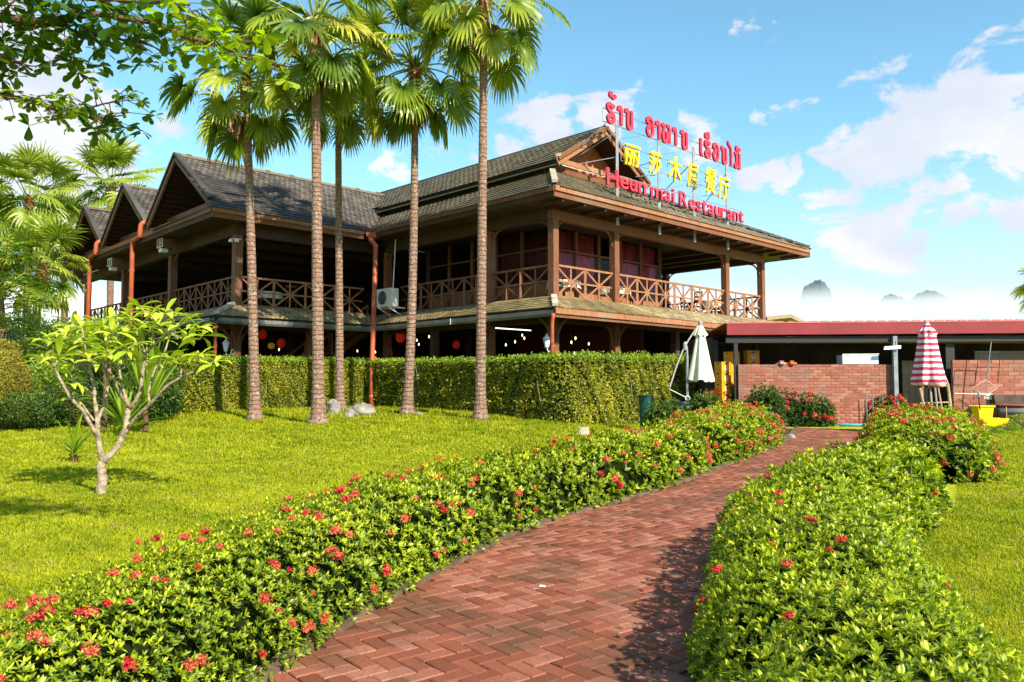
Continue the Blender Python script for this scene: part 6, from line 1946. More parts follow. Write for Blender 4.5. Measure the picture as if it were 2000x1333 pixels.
# weeds in the paving joints
def weeds():
    Ps = []
    for _ in range(1500):
        i = random.randrange(10, len(PL) - 5); s = random.choice((random.uniform(.1, .5), random.uniform(.1, WID[i]), WID[i] - random.uniform(.0, .3))); p = PL[i] + NRM[i] * s
        if lump(p[0], p[1], 0, 3.0, 5) < .25 and random.random() < .8: continue
        for _ in range(7): Ps.append((p[0] + random.gauss(0, .012), p[1] + random.gauss(0, .012), gz(*p) + .028))
    P = np.array(Ps); n = len(P); D = unit(rand_unit(n) + np.array((0, 0, .8))); L = rng.uniform(.012, .03, n)
    V, F, kk = leaf_arrays(P, D, rand_unit(n), L, L * .5, False)
    o = link('weeds', npmesh('weeds', V, F, TOPG, np.repeat(rng.random(n), kk)), None, 'stuff'); o['label'] = 'tiny weeds and moss in the joints of the brick path'; o['category'] = 'weeds'
    # fallen petals and leaves along the edges
    Ps = []
    for _ in range(1100):
        i = random.randrange(10, len(PL) - 5); s = abs(random.gauss(0, .22)) if random.random() < .6 else WID[i] - abs(random.gauss(0, .2)); s = min(WID[i], max(.02, s)); p = PL[i] + NRM[i] * s; Ps.append((p[0], p[1], gz(*p) + .045))
    P = np.array(Ps); n = len(P); D = rand_unit(n); D[:, 2] *= .1; Nn = unit(rand_unit(n) * .3 + np.array((0, 0, 1))); L = rng.uniform(.015, .04, n)
    V, F, kk = leaf_arrays(P, D, Nn, L, L * .5, False)
    lit = leaf_mat('leaf_litter', [(0, (.06, .03, .02)), (.5, (.20, .08, .04)), (1, (.45, .06, .05))], rough=.8, trans=.05)
    o = link('leaf_litter', npmesh('leaf_litter', V, F, lit, np.repeat(rng.random(n), kk)), None, 'stuff'); o['label'] = 'dry leaves and fallen petals along the edges of the brick path'; o['category'] = 'leaf litter'


def lawn_litter():
    n = 900; y = 2.8 * (20 / 2.8) ** rng.random(n); x = (rng.random(n) * 1.3 - .65) * y
    fi = np.searchsorted(PL[:, 1], y).clip(0, len(PL) - 1); s = (x - PL[fi, 0]) * NRM[fi, 0] + (y - PL[fi, 1]) * NRM[fi, 1]
    k = ~((s > -1.2) & (s < WID[fi] + 1.3)); x, y = x[k], y[k]; n = len(x)
    P = np.stack([x, y, ground(x, y) + .03], 1); D = rand_unit(n); D[:, 2] *= .2; Nn = unit(rand_unit(n) * .5 + np.array((0, 0, 1))); L = rng.uniform(.02, .06, n)
    V, F, kk = leaf_arrays(P, D, Nn, L, L * .5, False)
    lit = leaf_mat('lawn_litter', [(0, (.07, .035, .02)), (.5, (.25, .15, .05)), (1, (.45, .36, .10))], rough=.8, trans=.05)
    o = link('fallen_leaves', npmesh('fallen_leaves', V, F, lit, np.repeat(rng.random(n), kk)), None, 'stuff'); o['label'] = 'brown fallen leaves scattered over the lawns'; o['category'] = 'leaves'


lawn_litter()
#@@PART4
# soil strips under the hedges
for A_, B_ in ((PL - NRM * .13, PL - NRM * 1.0), (PR + NRM * .13, PR + NRM * 1.0)):
    o = link('soil_bed', strip(A_, B_, .006, 'soil_bed', SOIL), None, 'structure'); o['label'] = 'bare soil under the ixora hedge beside the path'

# ------------------------------------------------------------------ shed on the right
YS = 22.2
X0 = (1420 - 1000) / FPX * YS; X1 = 19.5
shed = thing('shed', 'long open kitchen shed with dark red fascia and low brick walls', 'building', (11, YS, gz(11, YS)))


def sx(px, Y=YS): return (px - 1000) / FPX * Y


mb = MB(); mb.hexa([(X0, YS - .05, 2.99), (X1, YS - .55, 3.05), (X1, YS - .50, 3.05), (X0, YS, 2.99), (X0, YS - .05, 3.29), (X1, YS - .55, 3.36), (X1, YS - .50, 3.36), (X0, YS, 3.29)])
part('fascia', mb, SHED_RED, shed)
mb = MB()
n = 90
for i in range(n):        # corrugated roof sheets
    xa = X0 - .02 + (X1 - X0 + .1) * i / n; xb = X0 - .02 + (X1 - X0 + .1) * (i + 1) / n; h = .025 if i % 2 else 0
    ya = YS - .06 - .5 * i / n; yb = YS - .06 - .5 * (i + 1) / n; za_ = 3.30 + .07 * i / n; mb.hexa([(xa - .02, ya, za_), (xb + .02, yb, za_), (xb + .02, YS + 4.6, 3.0), (xa - .02, YS + 4.6, 3.0), (xa - .02, ya, za_ + .03 + h), (xb + .02, yb, za_ + .03 + h), (xb + .02, YS + 4.6, 3.03 + h), (xa - .02, YS + 4.6, 3.03 + h)])
part('roof', mb, material('pink_red_roof_sheet', color=(.42, .12, .12), rough=.6, noise=(2, .8, 1.15)), shed)
for k, z in enumerate((2.86,)):
    part('beam', MB().beam((X0, YS + .1, z), (X1, YS - .3, z + .05), .10, .16), BLACKM, shed)
for i in range(9):
    x = X0 + .7 + i * 1.6; part('purlin_end', MB().box(x - .06, x + .06, YS - .03, YS + 3.5, 2.98, 3.10 - .0), BLACKM, shed)
dg = GREYM
for px, Yp, s_, mat_, z1 in ((1437, YS + .1, .05, BLACKM, 2.78), (1748, YS - .15, .055, STEEL, 2.95), (1852, YS + .15, .12, BLACKM, 2.78), (1398, YS + .9, .06, BLACKM, 2.9), (1478, YS + 1.8, .05, BLACKM, 2.9)):
    x = sx(px, Yp); part('post', MB().box(x - s_, x + s_, Yp - s_, Yp + s_, gz(x, Yp) - .1, z1), mat_, shed)
BKW = material('shed_back_wall', color=(.06, .05, .045), rough=.9, noise=(2, .5, 1.4))
part('back_wall', MB().box(X0 + .3, X1, YS + 4.2, YS + 4.3, .3, 3.0), BKW, shed)
part('end_wall', MB().box(X0 - .15, X0 - .08, YS + 1.2, YS + 4.2, .3, 3.0), BKW, shed)
part('floor', MB().box(X0, X1, YS + .2, YS + 4.1, .35, .62), material('shed_floor', color=(.12, .10, .09), rough=.9), shed)
PLY = material('plywood', color=(.38, .29, .19), rough=.8, noise=(3, .8, 1.15))
x0, x1 = sx(1762, 24), sx(1812, 24)
for i in range(4):
    xa = x0 + (x1 - x0) * i / 4; part('door_board', MB().box(xa, xa + (x1 - x0) / 4 - .012, 24, 24.03, .55, 2.35), PLY, shed)
part('inner_panel', MB().box(sx(1905, 23.6), X1, 23.6, 23.64, 2.0, 2.62), material('cream_board', color=(.52, .47, .36), rough=.8), shed)
# things in the shed
for px0, px1, py0, py1, Yt, lab in ((1535, 1622, 662, 663, 22.9, 'long fluorescent tube under the shed roof'), (1727, 1759, 682, 680, 21.9, 'short lit tube lamp on the grey post')):
    p0, p1 = at(px0, py0, Yt), at(px1, py1, Yt); t = thing('tube_light', lab, 'light', p0)
    part('tube', MB().tube([p0, p1], .018, 6), TUBE if px0 > 1700 else WHITE, t); part('fitting', MB().beam(p0 + Vector((0, 0, .045)), p1 + Vector((0, 0, .045)), .06, .045), WHITE, t)
    part('hanger', MB().tube([p0.lerp(p1, .7) + Vector((0, 0, .06)), p0.lerp(p1, .7) + Vector((0, 0, .3 if px0 < 1700 else .2))], .01, 4), BLACKM, t)


def brick_wall(name, label, x0, x1, Y, zt, bl, bh, lim, seed, group=None):
    z0 = gz((x0 + x1) / 2, Y) - .05; t = thing(name, label, 'wall', ((x0 + x1) / 2, Y, z0), group)
    part('mortar', MB().box(x0 + .006, x1 - .006, Y + .008, Y + .10, z0, zt - .01), MORTAR, t)
    r_ = random.Random(seed); rows = int((zt - z0) / bh); lst = []
    ms = []
    for k in range(4):
        l, h, dp, c = bl - .012, bh - .011, .05, .004; v = []
        for yy, ins in ((0, c), (c, 0), (dp, 0)):
            for sx_, sz_ in ((-1, -1), (1, -1), (1, 1), (-1, 1)): v.append((sx_ * (l / 2 - ins) + r_.uniform(-.002, .002), yy, sz_ * (h / 2 - ins) + r_.uniform(-.0015, .0015)))
        f = [(0, 1, 2, 3)]
        for b in (0, 4):
            for i in range(4): j = (i + 1) % 4; f.append((b + j, b + i, b + 4 + i, b + 4 + j))
        m = bpy.data.meshes.new('brick'); m.from_pydata(v, [], f); m.materials.append(WBRICK); ms.append((m, np.array(v), np.array(f)))
    for r0_ in range(rows):
        z = zt - (r0_ + .5) * bh; x = x0 + (0 if r0_ % 2 else -bl / 2)
        while x < x1 - .01:
            a, b = max(x, x0), min(x + bl, x1)
            if b - a > .04: lst.append(((a + b) / 2, z, (b - a - .012) / (bl - .012)))
            x += bl
    V, F, T = [], [], []; o_ = 0
    for i, (x, z, k) in enumerate(lst):
        m, v, f = ms[i % 4]; yy = Y + r_.uniform(-.004, .003)
        if i < lim:
            o = link('brick', m, t); o.location = Vector((x, yy, z)) - t.location; o.scale = (k, 1, 1)
        else:
            V.append(v * np.array((k, 1, 1)) + np.array((x, yy, z)) - np.array(t.location)); F.append(f + o_); T.append(np.full(len(v), r_.random())); o_ += len(v)
    if V: link('brickwork', npmesh('brickwork', np.concatenate(V), np.concatenate(F), WBRICK, np.concatenate(T)), t, 'stuff')
    return t


BWG = 'low brick walls of the shed'
brick_wall('brick_wall', 'low red brick wall of the shed left of the grey post', sx(1441), sx(1745), YS - .02, 2.19, .24, .079, 300, 1, BWG)
brick_wall('brick_wall', 'low red brick wall of the shed right of the striped parasol', sx(1860, 21.9), X1, 21.9, 2.30, .30, .105, 300, 2, BWG)
# small things on the wall
x0, x1 = sx(1647), sx(1716)
t = thing('cooler_box', 'pale blue white panelled box on top of the brick wall', 'box', ((x0 + x1) / 2, YS + .05, 2.19))
mb = MB(); mb.hexa([(x0, YS, 2.20), (x1, YS, 2.20), (x1 + .05, YS + .45, 2.20), (x0, YS + .45, 2.20), (x0, YS, 2.45), (x1, YS, 2.46), (x1 + .05, YS + .45, 2.46), (x0, YS + .45, 2.45)]); part('body', mb, COOLER, t)
part('frame', MB().beam((x0 - .02, YS - .01, 2.462), (x1 + .01, YS - .01, 2.472), .03, .02).beam((x0 - .01, YS - .012, 2.2), (x0 - .01, YS - .012, 2.455), .02, .02), WHITE, t)
for px, lab, col in ((1547, 'orange crumpled bag on the brick wall top', (.55, .12, .03)), (1527, 'pinkish crumpled rag on the brick wall left of the orange bag', (.45, .22, .18))):
    x = sx(px); t = thing('bag', lab, 'bag', (x, YS + .03, 2.19)); m_ = material('bag_%d' % px, color=col, rough=.8)
    part('cloth', MB().lathe(x, YS + .04, [(.13, 2.192), (.12, 2.23), (.05, 2.25), (.07, 2.28), (.01, 2.29)], 9, lambda a, b: 1 + .35 * math.sin(3 * a + b * 4)), m_, t)


# drink crates
def crate(x, y, z, rot, label, first):
    if first is None:
        t = thing('drink_crate', label, 'crate', (x, y, z), 'stacked orange drink crates')
        L, D, H_ = .36, .26, .285
        m1 = MB(); w_ = .012
        for (a0, a1, b0, b1) in ((-L / 2, L / 2, -D / 2, -D / 2 + w_), (-L / 2, L / 2, D / 2 - w_, D / 2), (-L / 2, -L / 2 + w_, -D / 2 + w_, D / 2 - w_), (L / 2 - w_, L / 2, -D / 2 + w_, D / 2 - w_)): m1.box(a0, a1, b0, b1, .0, H_)
        m1.box(-L / 2 + w_, L / 2 - w_, -D / 2 + w_, D / 2 - w_, .002, .015)
        link('body', m1.mesh('body', CRATE), t)
        m2 = MB()
        for z_ in (.0, H_ - .02):
            m2.box(-L / 2 - .006, L / 2 + .006, -D / 2 - .006, -D / 2 - .0005, z_, z_ + .018); m2.box(-L / 2 - .006, L / 2 + .006, D / 2 + .0005, D / 2 + .006, z_, z_ + .018)
            m2.box(-L / 2 - .006, -L / 2 - .0005, -D / 2, D / 2, z_, z_ + .018); m2.box(L / 2 + .0005, L / 2 + .006, -D / 2, D / 2, z_, z_ + .018)
        link('rim', m2.mesh('rim', CRATE), t)
        m3 = MB(); m3.box(-.05, .05, -D / 2 - .003, -D / 2 - .0004, H_ - .07, H_ - .035); m3.box(-L / 2 - .003, -L / 2 - .0004, -.035, .035, H_ - .07, H_ - .035)
        link('hand_hole', m3.mesh('hand_hole', BLACKM), t)
        m4 = MB(); m4.tube([(.0, -D / 2 - .0005, .12), (.0, -D / 2 - .004, .12)], .065, 14); link('emblem', m4.mesh('emblem', WHITE), t)
        m5 = MB(); m5.tube([(.0, -D / 2 - .0045, .14), (.0, -D / 2 - .006, .14)], .032, 10); m5.tube([(.0, -D / 2 - .0045, .09), (.0, -D / 2 - .006, .09)], .020, 10); link('emblem_mark', m5.mesh('emblem_mark', RED_SIGN), t)
        m6 = MB(); m6.tube([(-L / 2 - .0005, 0, .12), (-L / 2 - .004, 0, .12)], .05, 14); link('emblem', m6.mesh('emblem', material('green_print', color=(.25, .32, .08))), t)
        out = t
    else:
        out = first.copy(); COL.objects.link(out)
        for ch in first.children: c_ = ch.copy(); COL.objects.link(c_); c_.parent = out
        out['label'] = label
    out.location = (x, y, z); out.rotation_euler = (0, 0, rot)
    return out


first = None
ordn = ['bottom', 'second', 'third', 'fourth', 'fifth', 'sixth', 'seventh']
for col_, (px, Yc, cnt_) in enumerate(((1411, 22.6, 6), (1429, 23.0, 7), (1468, 23.4, 7))):
    x = sx(px, Yc); z = gz(x, Yc) + (.0 if col_ < 2 else .04)
    nm = ['left front stack', 'taller right stack', 'stack behind the brick wall'][col_]
    for k in range(cnt_):
        lb = 'orange drink crate, topmost of the %s' % nm if k == cnt_ - 1 else 'orange drink crate, %s from the ground in the %s' % (ordn[k] if k else 'lowest', nm)
        lb = lb.replace('lowest from the ground', 'lowest')
        c_ = crate(x, Yc, z + k * .288, R(34) if col_ < 2 else R(8), lb, first); first = first or c_


# ------------------------------------------------------------------ parasols
def canopy(cx, cy, prof, n, folds, seed):
    r_ = random.Random(seed); ph = [r_.uniform(0, 6.28) for _ in range(4)]
    mb = MB(); k0 = 0
    for i, (rad, z, tw) in enumerate(prof):
        u = i / (len(prof) - 1)
        for j in range(n):
            t = 2 * math.pi * j / n
            f = 1 + (.16 * u + .08) * math.sin(folds * t + ph[0] + tw) + .05 * math.sin(2 * folds * t + ph[1] + u * 2)
            mb.v.append((cx + rad * f * math.cos(t), cy + rad * f * math.sin(t), z + (.03 * math.sin(folds * t + ph[0]) if i == len(prof) - 1 else 0)))
    for i in range(len(prof) - 1):
        for j in range(n): a0 = i * n + j; a1 = i * n + (j + 1) % n; mb.f.append((a0, a0 + n, a1 + n, a1))
    return mb


Yc = 18.6
ARMM = material('dull_aluminium', color=(.36, .34, .36), rough=.5, metal=.2)
tp = at(1368, 636, Yc); gp = ghit(1342, 812)
pb = at(1342, 800, Yc); pb.z = gz(pb.x, Yc)
t = thing('cantilever_parasol', 'closed cream cantilever parasol with bent grey arm by the hedge', 'parasol', pb)
zt = tp.z
part('canopy', canopy(tp.x, Yc, [(.035, zt - .02, 0), (.075, zt - .15, 0), (.10, zt - .27, .2), (.15, zt - .55, .3), (.20, zt - .85, .4), (.245, zt - 1.1, .5), (.27, zt - 1.27, .6)], 48, 6, 2), CANVAS, t, smooth=True)
part('top_valance', canopy(tp.x, Yc, [(.04, zt + .0, 0), (.085, zt - .10, 0), (.135, zt - .25, .1)], 48, 7, 5), CANVAS, t, smooth=True)
P0 = at(1368, 632, Yc)
part('arm', MB().tube([P0, at(1362, 639, Yc), at(1353, 652, Yc), at(1345, 664, Yc), at(1337, 678, Yc), at(1329, 696, Yc), at(1321, 716, Yc), at(1314, 738, Yc), at(1309, 754, Yc), at(1306, 765, Yc)], .019, 8), ARMM, t, smooth=True)
part('mast', MB().tube([pb - Vector((0, 0, .1)), at(1342, 700, Yc), at(1341, 676, Yc)], [.034, .032, .026], 8), STEEL, t)
part('strut', MB().tube([at(1306, 760, Yc), at(1342, 778, Yc)], .013, 6), ARMM, t)
part('hub', MB().lathe(P0.x, Yc, [(.03, P0.z - .08), (.05, P0.z - .03), (.05, P0.z + .03), (.02, P0.z + .06)], 10), GREYM, t)
cpt = at(1343, 778, Yc - .05)
part('crank_handle', MB().tube([cpt + Vector((.05 * math.cos(a), 0, .05 * math.sin(a))) for a in [k * math.pi / 6 for k in range(13)]], .010, 5, cap=False), WHITE, t)
part('joint', MB().lathe(at(1338, 676, Yc).x, Yc, [(.04, at(1338, 684, Yc).z), (.045, at(1338, 680, Yc).z), (.045, at(1338, 672, Yc).z), (.03, at(1338, 668, Yc).z)], 8), GREYM, t)

Yr = 18.6
tp = at(1810, 630, Yr); zt = tp.z; gb_ = Vector((tp.x + .08, Yr, gz(tp.x, Yr)))
t = thing('striped_parasol', 'closed red and white striped parasol before the shed wall', 'parasol', gb_)
prof = [(.03, zt - .03, 0), (.10, zt - .16, 0), (.17, zt - .30, .1), (.20, zt - .55, .3), (.24, zt - .85, .5), (.29, zt - 1.15, .7), (.32, zt - 1.34, .9), (.30, zt - 1.43, 1.0), (.20, zt - 1.47, 1.0)]
P = Vector((tp.x, Yr, zt))
mbc = canopy(tp.x, Yr, prof, 56, 6, 9); o = link('canopy', mbc.mesh('canopy', STRIPE, True, t.location), t)
part('top_vent', canopy(tp.x, Yr, [(.035, zt - .015, 0), (.10, zt - .13, 0), (.19, zt - .29, .1)], 40, 8, 4), STRIPE, t, smooth=True)
part('finial', MB().lathe(tp.x, Yr, [(.045, zt - .06), (.05, zt - .0), (.035, zt + .03), (.01, zt + .04)], 8), GREYM, t)
part('pole', MB().tube([(tp.x + .08, Yr, gb_.z), (tp.x + .03, Yr, zt - 1.3), (tp.x, Yr, zt - .05)], .028, 8), GREYM, t)
# bamboo stand
Yb = 19.2
t = thing('bamboo_stand', 'weathered bamboo ladder stand behind the striped parasol', 'ladder', at(1838, 835, Yb))
q_ = lambda px, py, d=0.0: at(px, py, Yb + d)
part('leg', MB().tube([q_(1838, 729), q_(1846, 740), q_(1851, 752), q_(1856, 790), q_(1862, 838)], [.028, .032, .034, .034, .030], 7), BAMBOO, t)
part('leg', MB().tube([q_(1783, 727), q_(1790, 745), q_(1796, 757), q_(1806, 800), q_(1812, 838)], [.026, .028, .028, .028, .028], 7), BAMBOO, t)
part('leg', MB().tube([q_(1832, 757, .3), q_(1840, 800, .3), q_(1846, 832, .3)], .02, 7), BAMBOO, t)
part('leg', MB().tube([q_(1801, 757, .3), q_(1803, 800, .3), q_(1804, 832, .3)], .02, 7), BAMBOO, t)
for a_, b_ in (((1795, 757), (1850, 754)), ((1797, 788), (1856, 786)), ((1808, 815), (1858, 812))): part('rung', MB().tube([q_(*a_), q_(*b_)], .017, 7), BAMBOO, t)
for a_, b_ in (((1796, 757, 0), (1801, 757, .3)), ((1850, 754, 0), (1832, 757, .3))): part('rung', MB().tube([q_(*a_), q_(*b_)], .014, 6), BAMBOO, t)
t = thing('garden_stakes', 'two grey stakes leaning under the striped parasol', 'stakes', q_(1822, 835, -.1))
for a_, b_ in (((1817, 757), (1822, 835)), ((1826, 757), (1834, 835))): part('stake', MB().tube([q_(*a_, -.1), q_(*b_, -.1)], .022, 6), GREYM, t)
# drying frame and net on the right wall
Yd = 21.4
d_ = lambda px, py, e=0.0: at(px, py, Yd + e)
t = thing('drying_frame', 'thin black wire frame hanging on a pole at the right brick wall', 'frame', d_(1928, 800))
part('pole', MB().tube([d_(1936, 668), d_(1932, 700), d_(1928, 745), d_(1927, 806)], [.012, .016, .018, .018], 6), STEEL, t)
for a_, b_ in (((1912, 688), (1954, 689)), ((1912, 688), (1905, 744)), ((1954, 689), (1949, 747)), ((1909, 717), (1951, 718))): part('wire', MB().tube([d_(*a_), d_(*b_)], .010, 5), BLACKM, t)
t = thing('landing_net', 'pinkish diamond shaped net frame below the wire frame', 'net', d_(1925, 770, -.05))
part('rim', MB().tube([d_(1925, 742, -.05), d_(1900, 758, -.05), d_(1924, 774, -.05), d_(1948, 758, -.05), d_(1925, 742, -.05)], .010, 5), material('pink_cord', color=(.55, .38, .38), rough=.7), t)
mb = MB()
for k in range(1, 7):
    u = k / 7
    for (A_, B_, C_, D_) in (((1925, 742), (1900, 758), (1948, 758), (1924, 774)), ((1925, 742), (1948, 758), (1900, 758), (1924, 774))):
        a = (A_[0] + (B_[0] - A_[0]) * u, A_[1] + (B_[1] - A_[1]) * u); b = (C_[0] + (D_[0] - C_[0]) * u, C_[1] + (D_[1] - C_[1]) * u); mb.tube([d_(*a, -.045), d_(*b, -.045)], .002, 3)
part('mesh_net', mb, material('pink_cord', color=(.55, .38, .38)), t)
t = thing('long_pole', 'long pink white pole laid level along the right brick wall', 'pole', d_(1865, 770, -.12)); part('shaft', MB().tube([d_(1864, 769, -.12), d_(2030, 773, -.2)], .016, 6), material('pink_pole', color=(.62, .42, .42), rough=.5), t)
t = thing('mop', 'grey string mop head hanging beside the net', 'mop', d_(1930, 780, -.1)); mb = MB()
for k in range(16):
    x_ = 1923 + k; mb.tube([d_(1930, 771, -.08), d_(x_, 776, -.1), d_(x_ + random.uniform(-2, 2), 780 + random.uniform(-2, 1), -.1)], .007, 4)
part('strings', mb, WHITE, t); part('handle', MB().tube([d_(1930, 772, -.08), d_(1932, 812, .0)], .012, 5), GREYM, t)
# dark pipes and boxes
t = thing('timber_trough', 'dark brown rusty metal trough beside the yellow bucket', 'trough', d_(1970, 832, -.1))
RU = material('rusty_dark_metal', color=(.06, .035, .03), rough=.7, noise=(4, .5, 1.8))
x0, x1 = d_(1932, 775).x, d_(2040, 775).x
part('box', MB().hexa([(x0 + .05, 21.2, 1.32 - .2), (x1, 21.1, 1.12), (x1, 21.6, 1.12), (x0 + .05, 21.6, 1.12), (x0, 21.2, 1.39), (x1, 21.1, 1.36), (x1, 21.6, 1.36), (x0, 21.6, 1.39)]), RU, t)
part('leg', MB().box(x0 + .15, x0 + .2, 21.3, 21.35, gz(x0, 21.3), 1.11), RU, t); part('leg', MB().box(x1 - .2, x1 - .15, 21.3, 21.35, gz(x0, 21.3), 1.11), RU, t)
t = thing('metal_pipe', 'fat dark grey pipe lying under the rusty trough', 'pipe', d_(1970, 805, -.3)); part('tube', MB().tube([(x0 + .1, 21.15, .93), (x1, 21.0, .95)], .09, 12), material('pipe_grey', color=(.13, .12, .13), rough=.4), t, smooth=True)
part('strap', MB().box(x0 + .4, x0 + .44, 21.0, 21.25, gz(x0, 21), .835), RU, t)
t = thing('plank', 'dark plank lying on the ground below the grey pipe', 'plank', d_(1970, 825, -.2)); part('board', MB().box(x0 + .1, x1, 21.02, 21.3, gz(x0, 21), .74), RU, t)


# yellow mop bucket
Yk = 20.3
k_ = lambda px, py, e=0.0: at(px, py, Yk + e)
bb = k_(1932, 836); gzz = gz(bb.x, Yk); t = thing('mop_bucket', 'bright yellow mop wringer bucket on the grass by the right wall', 'bucket', (bb.x, Yk, gzz))
x0, x1 = k_(1911, 815).x, k_(1962, 815).x; za = gzz + .06; zb = k_(1930, 817).z
mb = MB(); i_ = .06
outer = [(x0 + i_, Yk - .14 + i_ * .5, za), (x1 - i_, Yk - .14 + i_ * .5, za), (x1 - i_, Yk + .16, za), (x0 + i_, Yk + .16, za), (x0, Yk - .18, zb), (x1 + .02, Yk - .18, zb), (x1 + .02, Yk + .2, zb), (x0, Yk + .2, zb)]
mb.v = [Vector(p) for p in outer] + [Vector((x0 + .02, Yk - .16, zb)), Vector((x1, Yk - .16, zb)), Vector((x1, Yk + .18, zb)), Vector((x0 + .02, Yk + .18, zb)), Vector((x0 + i_ + .02, Yk - .1, za + .03)), Vector((x1 - i_ - .02, Yk - .1, za + .03)), Vector((x1 - i_ - .02, Yk + .14, za + .03)), Vector((x0 + i_ + .02, Yk + .14, za + .03))]
mb.v = [tuple(v) for v in mb.v]
mb.f = [(0, 3, 2, 1)] + [(i, (i + 1) % 4, 4 + (i + 1) % 4, 4 + i) for i in range(4)] + [(4 + i, 4 + (i + 1) % 4, 8 + (i + 1) % 4, 8 + i) for i in range(4)] + [(8 + i, 8 + (i + 1) % 4, 12 + (i + 1) % 4, 12 + i) for i in range(4)] + [(12, 13, 14, 15)]
part('tub', mb, YELLOW_P, t)
wx0, wx1 = k_(1903, 800).x, k_(1934, 800).x; wz0, wz1 = zb - .04, k_(1903, 793).z
part('wringer', MB().hexa([(wx0 + .06, Yk - .13, wz0), (wx1 - .04, Yk - .13, wz0), (wx1 - .04, Yk + .14, wz0), (wx0 + .06, Yk + .14, wz0), (wx0, Yk - .17, wz1), (wx1, Yk - .17, wz1), (wx1, Yk + .18, wz1), (wx0, Yk + .18, wz1)]), YELLOW_P, t)
part('wringer_rim', MB().box(wx0 - .02, wx1 + .02, Yk - .19, Yk - .172, wz1 - .03, wz1 + .01).box(wx0 - .02, wx1 + .02, Yk + .182, Yk + .20, wz1 - .03, wz1 + .01), YELLOW_P, t)
for i, (x_, y_) in enumerate(((x0 + .1, Yk - .1), (x1 - .1, Yk - .1), (x0 + .1, Yk + .12), (x1 - .1, Yk + .12))): part('castor', MB().tube([(x_ - .015, y_, gzz + .032), (x_ + .015, y_, gzz + .032)], .03, 10), BLACKM, t)
part('lever', MB().tube([(wx0 + .03, Yk - .2, wz1 - .1), (wx0 + .0, Yk - .2, wz1 + .22), (wx0 + .0, Yk - .2, wz1 + .30)], .014, 6), BLACKM, t); part('grip', MB().tube([(wx0 + .0, Yk - .2, wz1 + .22), (wx0 + .0, Yk - .2, wz1 + .34)], .022, 8), BLUE_P, t)
t = thing('stick', 'thin stick standing in the grass right of the yellow bucket', 'stick', k_(1967, 830)); part('shaft', MB().tube([k_(1967, 832), k_(1965, 795)], .012, 5), BAMBOO, t)

# water pipes on the ground, bucket, rocks, small things
for k, (pa_, pb2, lab) in enumerate((((1640, 829), (1700, 829), 'blue water pipe on the ground at the foot of the brick wall'), ((1862, 836), (1908, 838), 'blue water pipe on the grass left of the yellow bucket'))):
    a_ = at(pa_[0], pa_[1], 21.6 if k == 0 else 20.6); b_ = at(pb2[0], pb2[1], 21.6 if k == 0 else 20.4); a_.z = gz(a_.x, a_.y) + .05; b_.z = gz(b_.x, b_.y) + .05
    t = thing('water_pipe', lab, 'pipe', a_); part('tube', MB().tube([a_, a_.lerp(b_, .5) + Vector((0, .05, 0)), b_], .035, 8), BLUE_P, t, smooth=True)
for k, (px, py, h, lab) in enumerate(((1693, 770, .25, 'left'), (1705, 770, .3, 'middle'), (1724, 771, .28, 'right'))):
    p = at(px, 800, 22.0); t = thing('tap_pipe', 'thin grey standpipe against the brick wall, %s of three above the crimson bush' % lab, 'pipe', (p.x, p.y, gz(p.x, p.y)))
    part('tube', MB().tube([(p.x, p.y, gz(p.x, p.y)), (p.x, p.y, at(px, py + 8, 22).z + .12)], .013, 6), STEEL, t)
p = at(1262, 795, 19.6); p.z = gz(p.x, p.y)
t = thing('plant_pot', 'dark green plastic pot in the gap at the right end of the hedge', 'pot', p); zz = at(1262, 772, 19.6).z
part('pot', MB().lathe(p.x, p.y, [(.12, p.z), (.15, p.z + .2), (.18, zz - .04), (.20, zz - .03), (.20, zz), (.17, zz), (.15, zz - .1)], 16), GREEN_P, t)
p = at(1334, 790, 19.9); p.z = gz(p.x, p.y)
t = thing('storage_drum', 'dark blue drum half hidden beside the parasol mast', 'drum', p)
part('drum', MB().lathe(p.x, p.y, [(.2, p.z), (.22, p.z + .1), (.21, p.z + .4), (.22, p.z + .7), (.20, p.z + .74)], 16), material('navy_plastic', color=(.01, .02, .06), rough=.4), t)


def rock(px, py, Y, rx, ry, rz, lab, seed):
    p = at(px, py, Y); p.z = gz(p.x, p.y); t = thing('rock', lab, 'rock', p, 'grey garden stones by the palm trunks'); V = []; F = []
    n, m_ = 18, 10
    for i in range(m_ + 1):
        ph = math.pi * i / m_
        for j in range(n):
            th = 2 * math.pi * j / n; d = Vector((math.sin(ph) * math.cos(th), math.sin(ph) * math.sin(th), math.cos(ph)))
            k = 1 + .22 * float(lump(np.array(d.x), np.array(d.y), np.array(d.z), 1.6, seed)) + .08 * float(lump(np.array(d.x), np.array(d.y), np.array(d.z), 5, seed)); V.append((d.x * rx * k, d.y * ry * k, d.z * rz * k + rz * .35))
    for i in range(m_):
        for j in range(n): a = i * n + j; b = i * n + (j + 1) % n; F.append((a, a + n, b + n, b))
    m = bpy.data.meshes.new('stone'); m.from_pydata(V, [], F); m.materials.append(ROCK); m.update(); link('stone', m, t)


